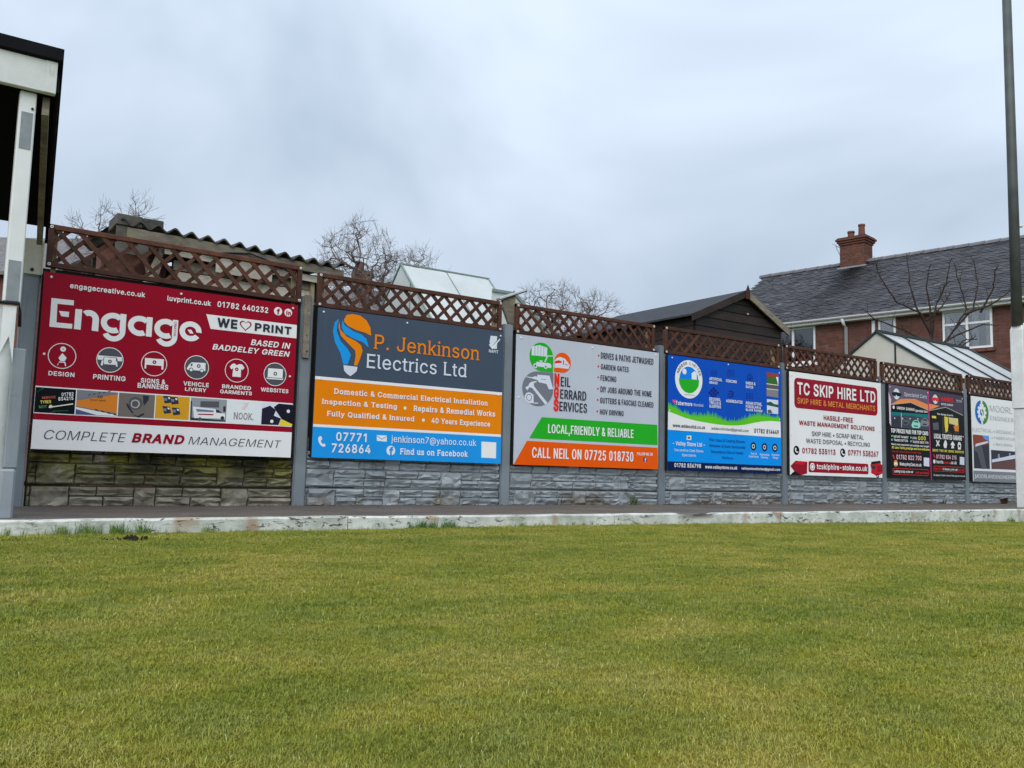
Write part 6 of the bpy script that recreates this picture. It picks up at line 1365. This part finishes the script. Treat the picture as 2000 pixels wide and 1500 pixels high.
for wi, (a, b, c, d) in enumerate(WINS):
    m = MB(); fwid = .055
    for q in ((a, a + fwid, c, d), (b - fwid, b, c, d), (a + fwid, b - fwid, c, c + fwid), (a + fwid, b - fwid, d - fwid, d)): m.box(q[0], q[1], .20, .27, q[2], q[3])
    w = m.build('window', UPVC, hs, xf=hp)
    cols = [(a + fwid, (a + b) / 2 - .035), ((a + b) / 2 + .035, b - fwid)] if b - a > .8 else [(a + fwid, b - fwid)]
    if len(cols) > 1: m = MB(); m.box((a + b) / 2 - .033, (a + b) / 2 + .033, .195, .265, c + fwid + .001, d - fwid - .001); m.build('mullion', UPVC, w, xf=hp)
    for ci_, (p_, q_) in enumerate(cols):
        zs_ = [(c + fwid, d - fwid)]
        if wi == 0: tz = d - fwid - .33; zs_ = [(c + fwid, tz - .03), (tz + .03, d - fwid)]; m = MB(); m.box(p_ + .001, q_ - .001, .198, .262, tz - .029, tz + .029); m.build('transom', UPVC, w, xf=hp)
        for za, zc in zs_: m = MB(); m.box(p_ - .005, q_ + .005, .232, .238, za - .005, zc + .005); m.build('pane', GLASS, w, xf=hp)
    m = MB(); m.box(a + .02, b - .02, .95, .97, c - .3, d + .1); m.box(a - .1, a - .08, .47, .95, c - .3, d + .1); m.box(b + .08, b + .1, .47, .95, c - .3, d + .1); m.build('room', ROOM, w, xf=hp)
    cur = [(a, a + (b - a) * .16), (b - (b - a) * .13, b), (a + .3 * (b - a), a + .42 * (b - a))] if wi == 0 else ([(a, a + .05)] if wi == 1 else [(a, b)])
    for p_, q_ in cur:
        vs = []; fs = []; n = max(6, int((q_ - p_) / .03))
        for i in range(n + 1):
            s = p_ + (q_ - p_) * i / n; o_ = .33 + .025 * math.sin(s * 55) + .012 * math.sin(s * 23)
            vs += [(s, o_, c), (s, o_, d)]
        for i in range(n): fs.append((2 * i, 2 * i + 2, 2 * i + 3, 2 * i + 1))
        m = MB(); m.add(vs, fs); m.build('curtain', NETC, w, xf=hp)
    m = MB(); m.box(a - .06, b + .06, .15, .25, c - .10, c - .012); m.build('sill', UPVC if wi else BRICKW, w, xf=hp)
m = MB(); m.box(2.47, 2.56, .19, .23, 4.6, 5.1); m.build('vent_cover', UPVC, hs, xf=hp)
# roof
sl_ = math.atan2(7.83 - 5.27, 4.05); ca, sa = math.cos(sl_), math.sin(sl_); SL = 4.05 / ca
def rp(v):  # s, distance up the slope, height above slope
    return hp((v[0], -.05 + v[1] * ca - v[2] * sa, 5.27 + v[1] * sa + v[2] * ca))
m = MB(); m.box(-6.0, 8.02, 0, SL, -.05, 0); rf = m.build('roof', ROOM, hs, xf=rp)
m = MB(); m.prism([(-6, 4.02, 7.80), (8.02, 4.02, 7.80), (8.02, 8.1, 5.2), (-6, 8.1, 5.2)], (0, 0, .05)); m.build('rear_slope', ROOM, hs, xf=hp)
tw, gau = .20, .135; tiles = []; j = 0; d = .0
while d < SL - .02:
    s = -3.0 + (tw / 2 if j % 2 else 0)
    while s < 8.0: tiles.append((s, d)); s += tw
    d += gau; j += 1
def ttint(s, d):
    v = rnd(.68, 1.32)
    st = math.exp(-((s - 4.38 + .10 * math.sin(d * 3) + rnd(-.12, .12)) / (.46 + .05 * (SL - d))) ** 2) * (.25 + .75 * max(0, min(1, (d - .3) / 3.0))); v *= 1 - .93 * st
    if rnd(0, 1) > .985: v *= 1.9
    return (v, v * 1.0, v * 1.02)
tv = []
for k in range(5):
    me_ = MB(); v = .72 + .14 * k; me_.add([(0, -.012, .010), (tw - .006, -.012, .010), (tw - .006, gau + .02, .001), (0, gau + .02, .001), (0, -.012, .022), (tw - .006, -.012, .022), (tw - .006, gau + .02, .010), (0, gau + .02, .010)], [(0, 3, 2, 1), (4, 5, 6, 7), (0, 1, 5, 4), (1, 2, 6, 5), (2, 3, 7, 6), (3, 0, 4, 7)], 0, (v, v, v * 1.02)); o = me_.build('roof_tile', ROOFT); tv.append(o.data); bpy.data.objects.remove(o)
Ax = Hd; Ay = Nd * ca + Vector((0, 0, sa)); Az = Vector((0, 0, ca)) - Nd * sa
rot = Matrix(((Ax.x, Ay.x, Az.x, 0), (Ax.y, Ay.y, Az.y, 0), (Ax.z, Ay.z, Az.z, 0), (0, 0, 0, 1)))
tiles.sort(key=lambda q: 0 if (-1.2 < q[0] and q[1] < 2.6) else 1)
vis = sorted([q for q in tiles if q[0] > -1.3], key=lambda q: q[0])[:290]; visset = set(vis); join = MB()
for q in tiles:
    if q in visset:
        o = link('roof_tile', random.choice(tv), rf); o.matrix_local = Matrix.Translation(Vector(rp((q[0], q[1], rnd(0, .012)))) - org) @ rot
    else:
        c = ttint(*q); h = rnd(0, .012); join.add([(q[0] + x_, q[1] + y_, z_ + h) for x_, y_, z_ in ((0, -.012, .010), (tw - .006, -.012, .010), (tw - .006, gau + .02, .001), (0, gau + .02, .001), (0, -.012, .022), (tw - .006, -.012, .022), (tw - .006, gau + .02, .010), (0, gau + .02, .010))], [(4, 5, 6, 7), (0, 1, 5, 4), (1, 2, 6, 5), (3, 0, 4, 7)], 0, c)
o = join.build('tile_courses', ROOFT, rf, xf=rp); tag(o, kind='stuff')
s = -3.0
RIDGET = simple('ridge_tile_clay', (.135, .135, .145), .6, .3, .2, 8)
while s < 8.0:
    m = MB(); vs = []; fs = []
    for ss in (s, s + .44):
        for i in range(7): a = math.pi * (i / 6); vs.append((ss, 4.0 - .14 * math.cos(a), 7.79 + .13 * math.sin(a) + (.012 if ss == s else 0)))
    for i in range(6): fs.append((i, i + 1, i + 8, i + 7))
    fs += [tuple(range(7)), tuple(range(13, 6, -1))]; m.add(vs, fs); m.build('ridge_tile', RIDGET, rf, xf=hp); s += .45
m = MB(); m.box(-6, 8.05, -.03, .21, 5.135, 5.245); m.build('fascia', UPVC, hs, xf=hp)
m = MB(); vs = []; fs = []
for ss in (-6, 8.06):
    for i in range(7): a = math.pi * (1 + i / 6); vs.append((ss, -.095 + .06 * math.cos(a), 5.262 + .06 * math.sin(a)))
fs = [(i, i + 1, i + 8, i + 7) for i in range(6)]; m.add(vs, fs); o = m.build('gutter', UPVC, hs, xf=hp); md = o.modifiers.new('t', 'SOLIDIFY'); md.thickness = .006
m = MB(); m.tube([(3.32, -.08, 5.2), (3.32, .02, 5.05), (3.32, .17, 4.98), (3.32, .17, 0)], .046, 8); m.build('downpipe', UPVC, hs, xf=hp, smooth=True)
# chimney
def brickface(mb, u0, u1, z0, z1, f):
    z = z0; r = 0
    while z < z1 - .03:
        u = u0 - (.1125 if r % 2 else 0)
        while u < u1 - .02:
            a, b = max(u0, u), min(u1, u + bl)
            if b - a > .03: f(mb, a, b, z, min(z1, z + bh))
            u += bl + .01
        z += bh + .01; r += 1
ch = MB(); ch.box(4.26, 5.09, 3.72, 4.34, 7.3, 8.44); chim = ch.build('chimney_stack', MORTAR, hs, xf=hp)
m = MB(); brickface(m, 4.25, 5.10, 7.35, 8.44, lambda mb, a, b, c, d: mb.box(a, b, 3.708, 3.73, c, d, 0, tint())); brickface(m, 3.715, 4.345, 7.35, 8.44, lambda mb, a, b, c, d: mb.box(4.246, 4.27, a, b, c, d, 0, tint())); brickface(m, 3.715, 4.345, 7.35, 8.44, lambda mb, a, b, c, d: mb.box(5.08, 5.104, a, b, c, d, 0, tint())); o = m.build('chimney_brickwork', BRICK, chim, xf=hp); tag(o, kind='stuff')
for k, (g1, z0, z1) in enumerate(((.035, 8.44, 8.51), (.075, 8.513, 8.583), (.115, 8.586, 8.655), (.07, 8.658, 8.70))):
    m = MB(); m.box(4.25 - g1, 5.10 + g1, 3.71 - g1, 4.35 + g1, z0, z1, 0, (.9, .9, .9) if k < 3 else (.35, .5, .55)); m.build('corbel_course', BRICK, chim, xf=hp, bevel=.006)
for s, zt_, r0 in ((4.84, 8.97, .12), (4.47, 9.15, .115)):
    m = MB(); m.tube([(s, 4.03, 8.68), (s, 4.03, zt_ - .06), (s, 4.03, zt_ - .055), (s, 4.03, zt_)], [r0 * 1.0, r0 * .88, r0 * 1.05, r0 * 1.0], 12, 0, True, (1.02, 1, 1)); m.build('chimney_pot', BRICK, chim, xf=hp)
m = MB(); m.box(4.16, 5.16, 3.60, 3.70, 7.53, 7.66); m.build('lead_flashing', GREYPATCH, chim, xf=hp)
m = MB(); m.bar((5.13, 3.9, 8.05), (5.33, 3.9, 8.50), .025, .025); m.bar((5.12, 3.9, 8.05), (5.12, 3.9, 8.16), .05, .05); m.bar((5.20, 3.85, 8.44), (5.42, 3.85, 8.60), .02, .02)
for k in range(4): m.bar((5.22 + k * .055, 3.75, 8.455 + k * .04), (5.22 + k * .055, 3.98, 8.455 + k * .04), .012, .012)
m.build('aerial', SILVER, chim, xf=hp)
m = MB(); m.tube([(3.32, 2.55, 6.75), (3.32, 2.55, 7.05)], .06, 8); m.tube([(3.32, 2.55, 7.05), (3.32, 2.55, 7.12)], .085, 8); m.box(3.14, 3.5, 2.42, 2.66, 6.84, 6.86); m.build('vent_pipe', POLE, rf, xf=hp)

# ---------------------------------------------------------------- far houses seen over and through the trellis
def farhouse(label, p, q, zr, ze, dep, chs):
    p = Vector((*p, 0)); q = Vector((*q, 0)); a = (q - p).normalized(); nn = Vector((a.y, -a.x, 0)); L_ = (q - p).length
    f = lambda v: tuple(p + a * v[0] + nn * v[1] + Vector((0, 0, v[2])))
    h_ = thing('terraced_house', tuple((p + q) / 2), label, 'house')
    m = MB(); m.box(0, L_, -dep, dep, 0, ze); m.prism([(.02, -dep, ze), (.02, dep, ze), (.02, 0, zr - .05)], (L_ - .04, 0, 0)); m.build('wall', BRICKW, h_, xf=f)
    m = MB(); m.prism([(-.1, 0, zr), (-.1, dep + .2, ze - .1), (-.1, dep + .2, ze - .02), (-.1, 0, zr + .08)], (L_ + .2, 0, 0)); m.build('roof_slope', SLATE, h_, xf=f)
    m = MB(); m.prism([(-.1, 0, zr), (-.1, -dep - .2, ze - .1), (-.1, -dep - .2, ze - .02), (-.1, 0, zr + .08)], (L_ + .2, 0, 0)); m.build('roof_slope', SLATE, h_, xf=f)
    for s, zc, zp in chs:
        m = MB(); m.box(s - .24, s + .24, -.24, .24, zr - .5, zc - .12); m.box(s - .29, s + .29, -.29, .29, zc - .118, zc); c = m.build('chimney', BRICKW, h_, xf=f); m = MB(); m.tube([(s - .1, 0, zc), (s - .1, 0, zp)], [.12, .10], 10); m.build('chimney_pot', BRICKW, c, xf=f)
t = NT('far_slate'); g_ = t.n('ShaderNodeNewGeometry').outputs['Position']; SLATE = t.fin(t.ramp(t.noise(7, 4, .6, g_), [(.3, (.11, .10, .105)), (.7, (.19, .175, .175))]), .7, .3)
farhouse('distant slate roofed house showing through the first trellis', (-1.8, 22.4), (3.95, 18.36), 6.25, 4.7, 3.2, [])
farhouse('distant brick house whose chimney shows beside the bare tree', (9.3, 19.5), (13.6, 16.5), 5.85, 4.2, 3.0, [(2.1, 6.5, 6.82)])
farhouse('distant pale roofed house low behind the small bare tree', (16, 30), (24, 25), 5.2, 3.8, 3.5, [])

# ---------------------------------------------------------------- bare trees
BARK = simple('bark', (.085, .068, .058), .85, .2, .3, 6); TWIG = simple('twig_bark', (.15, .125, .115), .85, .2, .25, 3)
RX = Vector((.821, -.571, 0)); FW = Vector((.571, .821, 0))
def tree(label, base, fork, lobes, ntips, r0, seed):
    """branches divide again and again until each reaches one twig end of the crown"""
    rs = random.Random(seed); t = thing('bare_tree', base, label, 'tree'); trunk, crown = MB(), MB(); tips = []
    for (cx, cy, cz, rx_, rz_, n) in lobes:
        for k in range(int(ntips * n)):
            while True:
                u, w, v = rs.uniform(-1, 1), rs.uniform(-1, 1), rs.uniform(-.75, 1); q = u * u + w * w + v * v
                if q < 1 and rs.random() < .25 + .75 * q: break
            tips.append(Vector((cx, cy, cz)) + RX * (u * rx_) + FW * (w * rx_) + Vector((0, 0, v * rz_)) * rs.uniform(.93, 1.06))
    f = Vector(fork); b = Vector(base); trunk.tube([b, b.lerp(f, .35) + Vector((.04, .03, 0)), b.lerp(f, .7), f], [r0 * 1.25, r0, r0 * .9, r0 * .8], 9)
    def curve(p, q, ra, rb, nseg, n, bend):
        d = (q - p).length; off = Vector((rs.gauss(0, 1), rs.gauss(0, 1), rs.gauss(-.2, .7))) * d * bend; pts_ = [p]
        for i in range(1, nseg): f_ = i / nseg; pts_.append(p.lerp(q, f_) + off * math.sin(math.pi * f_) + Vector((rs.gauss(0, .012), rs.gauss(0, .012), rs.gauss(0, .012))) * d)
        pts_.append(q); m_ = len(pts_) - 1; crown.tube(pts_, [ra + (rb - ra) * i / m_ for i in range(m_ + 1)], n, 0, False); return pts_
    def rad(n): return max(.0036, .0046 * n ** .54)
    def rec(ts, p, lev):
        n = len(ts)
        if n == 1:
            q = ts[0]; pts_ = curve(p, q, .0045, .0028, 3, 3, .07); d = (q - p).normalized(); L_ = (q - p).length
            for k in range(rs.randint(3, 5)):
                s0 = pts_[rs.randint(1, 2)].lerp(pts_[3], rs.random()); a = Vector((rs.gauss(0, .6), rs.gauss(0, .6), rs.gauss(.25, .5))); e_ = s0 + (d + a).normalized() * rs.uniform(.12, .34); crown.tube([s0, e_], [.0034, .0022], 3, 0, False)
            return
        c = sum(ts, Vector()) / n; q = p.lerp(c, rs.uniform(.34, .52)) + Vector((rs.gauss(0, .06), rs.gauss(0, .06), rs.gauss(0, .05)))
        curve(p, q, rad(n), rad(n) * .88, 3, 6 if n > 30 else (4 if n > 5 else 3), .06)
        ax = max((Vector((1, 0, 0)), Vector((0, 1, 0)), Vector((0, 0, 1)), Vector((.7, .7, 0)), Vector((.7, -.7, 0))), key=lambda a_: sum(((k_ - c).dot(a_)) ** 2 for k_ in ts) * rs.uniform(.6, 1.4))
        o_ = sorted(ts, key=lambda k_: (k_ - c).dot(ax)); h = max(1, min(n - 1, int(n * rs.uniform(.32, .68)))); rec(o_[:h], q, lev + 1); rec(o_[h:], q, lev + 1)
    rec(tips, f, 0); trunk.build('trunk', BARK, t, smooth=True); crown.build('crown', TWIG, t)
tree('bare tree rising behind the ramshackle shed at the left', (3.5, 16.3, 0), (3.5, 16.3, 3.6), [(3.25, 16.4, 5.55, .95, 1.15, .6), (3.95, 16.0, 5.6, .55, 1.45, .4)], 260, .09, 4)
tree('bare spreading tree between the shed roof and the milky greenhouse', (9.75, 14.4, 0), (9.7, 14.4, 2.9), [(9.2, 14.8, 5.55, 1.2, 1.5, .6), (10.35, 14.0, 5.3, 1.05, 1.05, .4)], 800, .16, 8)
tree('bare rounded tree behind the trellis left of the dark shed', (15.15, 13.2, 0), (15.1, 13.2, 2.6), [(14.5, 13.7, 4.75, .95, 1.2, .36), (15.15, 13.25, 4.85, .8, 1.15, .28), (15.8, 12.8, 4.6, 1.0, 1.1, .36)], 620, .15, 15)
# pruned fruit tree before the house
ft = thing('fruit_tree', (17.1, 3.5, 0), 'pruned fruit tree with upright shoots in front of the brick house', 'tree')
rg = random.Random(3); a, b = MB(), MB(); TB = simple('fruit_bark', (.036, .026, .023), .8, .2, .3, 6)
rx = Vector((.82, -.57, 0)); c0 = Vector((17.1, 3.5, 0))
def fp(u, z, d=0): return c0 + rx * u + Vector((.566, .818, 0)) * d + Vector((0, 0, z))
a.tube([fp(0, 0), fp(.02, 1.5), fp(0, 2.9), fp(-.02, 3.5)], [.06, .05, .036, .024], 8)
shoots = [[(0, 3.5), (-.25, 3.95), (-.75, 4.15), (-1.15, 4.7), (-1.22, 4.95)], [(-.02, 3.5), (-.3, 4.1), (-.42, 4.6), (-.45, 5.25)], [(0, 3.4), (-.05, 4.0), (-.15, 4.5), (-.1, 4.95)], [(0, 3.45), (.08, 4.1), (.3, 4.6), (.38, 5.1)], [(0, 3.0), (.45, 3.6), (.75, 4.05), (.62, 4.6), (.52, 5.05)], [(.45, 3.6), (.95, 4.1), (1.12, 4.7), (1.08, 5.3)], [(.7, 3.95), (1.2, 4.15), (1.75, 4.6)], [(0, 3.2), (.5, 3.5), (1.0, 3.72), (1.3, 3.7)], [(0, 3.3), (-.5, 3.6), (-1.1, 3.85), (-1.3, 4.1)], [(0, 3.0), (-.4, 3.3), (-.75, 3.65)], [(0, 2.9), (.4, 3.1), (.8, 3.45), (1.2, 3.5)], [(-.1, 3.8), (.3, 4.15), (.55, 4.5)], [(1.05, 4.0), (1.25, 4.5), (1.2, 4.9)], [(.3, 3.3), (.7, 3.3), (1.15, 3.6)]]
for sh_ in shoots:
    dd = rg.uniform(-.5, .5); P_ = []
    for i in range(len(sh_) - 1):
        for k in range(5):
            f_ = k / 5; P_.append(fp(sh_[i][0] + (sh_[i + 1][0] - sh_[i][0]) * f_ + rg.gauss(0, .008), sh_[i][1] + (sh_[i + 1][1] - sh_[i][1]) * f_, dd * (i + f_) / len(sh_)))
    P_.append(fp(*sh_[-1], dd)); n = len(P_); b.tube(P_, [.025 - .017 * i / (n - 1) for i in range(n)], 5)
    for i in range(3, n - 1):
        if rg.random() > .35: q = P_[i]; b.tube([q, q + Vector((rg.gauss(0, .03), rg.gauss(0, .03), rg.uniform(.0, .05)))], [.009, .006], 4)
        if rg.random() > .72:
            q = P_[i]; e_ = q + Vector((rg.gauss(0, .12), rg.gauss(0, .12), rg.uniform(.08, .30))); b.tube([q, q.lerp(e_, .5) + Vector((rg.gauss(0, .02), 0, 0)), e_], [.007, .0055, .004], 3)
a.build('trunk', TB, ft, smooth=True); b.build('branches', TB, ft)

# ---------------------------------------------------------------- small things on the ground
SOIL = simple('dark_soil', (.030, .024, .016), .95, .1, .4, 60)
m = MB(); rg = random.Random(9)
for k in range(46):
    a = rg.uniform(0, 6.28); r = abs(rg.gauss(0, .035)); x = .235 + r * math.cos(a) * 1.5; y = -2.36 + r * math.sin(a); h = max(.002, .018 - .25 * r) * rg.uniform(.6, 1.2); s = rg.uniform(.004, .009)
    m.tube([(x, y, gz(x, y)), (x, y, gz(x, y) + h * .7 + .006), (x + rg.gauss(0, .003), y, gz(x, y) + h + .010)], [s, s * .9, s * .3], 5)
tag(m.build('soil_cast', SOIL), 'small dark heap of soil on the grass near the left end of the kerb', 'soil')
STRAW = simple('straw', (.50, .42, .26), .7, .3)
m = MB(); m.tube([(3.18, -2.19, gz(3.2, -2.2) + .014), (3.24, -2.17, gz(3.2, -2.2) + .022), (3.29, -2.16, gz(3.2, -2.2) + .016)], .0022, 5); tag(m.build('straw_stalk', STRAW), 'single pale straw stalk lying on the grass', 'stalk')
WEED = simple('weed_leaf', (.075, .10, .03), .7, .3, .3); DEAD = simple('dead_leaf', (.10, .05, .026), .8, .2, .3)
def weed(name, label, x, y, n, h, mat, w=.006, sp=.5):
    rg = random.Random(int(x * 100)); m = MB(); z0 = pz(x)
    for k in range(n):
        a = rg.uniform(0, 6.28); d = Vector((math.cos(a) * sp, -abs(math.sin(a)) * sp * .6, 1)).normalized(); L_ = h * rg.uniform(.5, 1.1); b = Vector((x + rg.gauss(0, .03), y + rg.gauss(0, .008), z0)); s = Vector((-math.sin(a), math.cos(a), 0)) * w
        e_ = b + d * L_; e2 = b + d * L_ * .6 + Vector((0, 0, .2 * L_)); m.add([b - s * .6, b + s * .6, e2 + s, e2 - s, e_ - Vector((0, 0, .1 * L_))], [(0, 1, 2, 3), (3, 2, 4)])
    tag(m.build(name, mat), label, 'plant')
weed('weed', 'dry weed at the foot of the fence under the silver sign, right of the crack', 5.55, -.03, 16, .10, WEED)
weed('weed', 'thin dark weed at the foot of the fence in the middle of the silver bay', 4.62, -.02, 7, .11, DEAD, .004, .8)
weed('weed', 'straggly grass weed at the foot of the fence under the black double sign', 11.25, -.04, 18, .10, WEED, .004, .9)
weed('dead_leaves', 'brown dead leaves heaped against the fence beside the light pole', 12.68, -.12, 40, .12, DEAD, .02, 1.2)
weed('weed', 'little weed at the fence foot under the bright blue sign', 7.0, -.02, 12, .05, WEED, .005, 1.0)
for k in range(7):
    rg = random.Random(k + 50); x, y = ((.9, -.3), (1.75, -1.1), (2.42, -.55), (3.4, -.25), (5.9, -.12), (6.35, -.1), (8.6, -.5))[k]; z = pz(x) + .006; a = rg.uniform(0, 3.14); s = rg.uniform(.010, .02); m = MB()
    m.add([(x - s * math.cos(a), y - s * math.sin(a), z), (x + s * .4 * math.sin(a), y - s * .4 * math.cos(a), z + .004), (x + s * math.cos(a), y + s * math.sin(a), z + .002), (x - s * .4 * math.sin(a), y + s * .4 * math.cos(a), z + .006)], [(0, 1, 2, 3)])
    tag(m.build('fallen_leaf', DEAD if k % 3 else STRAW), 'tiny fallen leaf lying on the dark path', 'leaf', 'fallen leaves on the path')
m = MB(); rg = random.Random(77)
for k in range(420):
    x = rg.uniform(.1, 12.9); y = -abs(rg.gauss(0, .035)) + .012; z = pz(x) + .003; s = rg.uniform(.003, .011); a = rg.uniform(0, 3.14); ca_, sa_ = math.cos(a) * s, math.sin(a) * s
    m.add([(x - ca_, y - sa_, z), (x + sa_ * .5, y - ca_ * .5, z + s * .5), (x + ca_, y + sa_, z + s * .2), (x - sa_ * .5, y + ca_ * .5, z + s * .7)], [(0, 1, 2, 3)])
tag(m.build('leaf_litter', DEAD), 'dark crumbs of leaf litter along the foot of the fence', 'litter', kind='stuff')
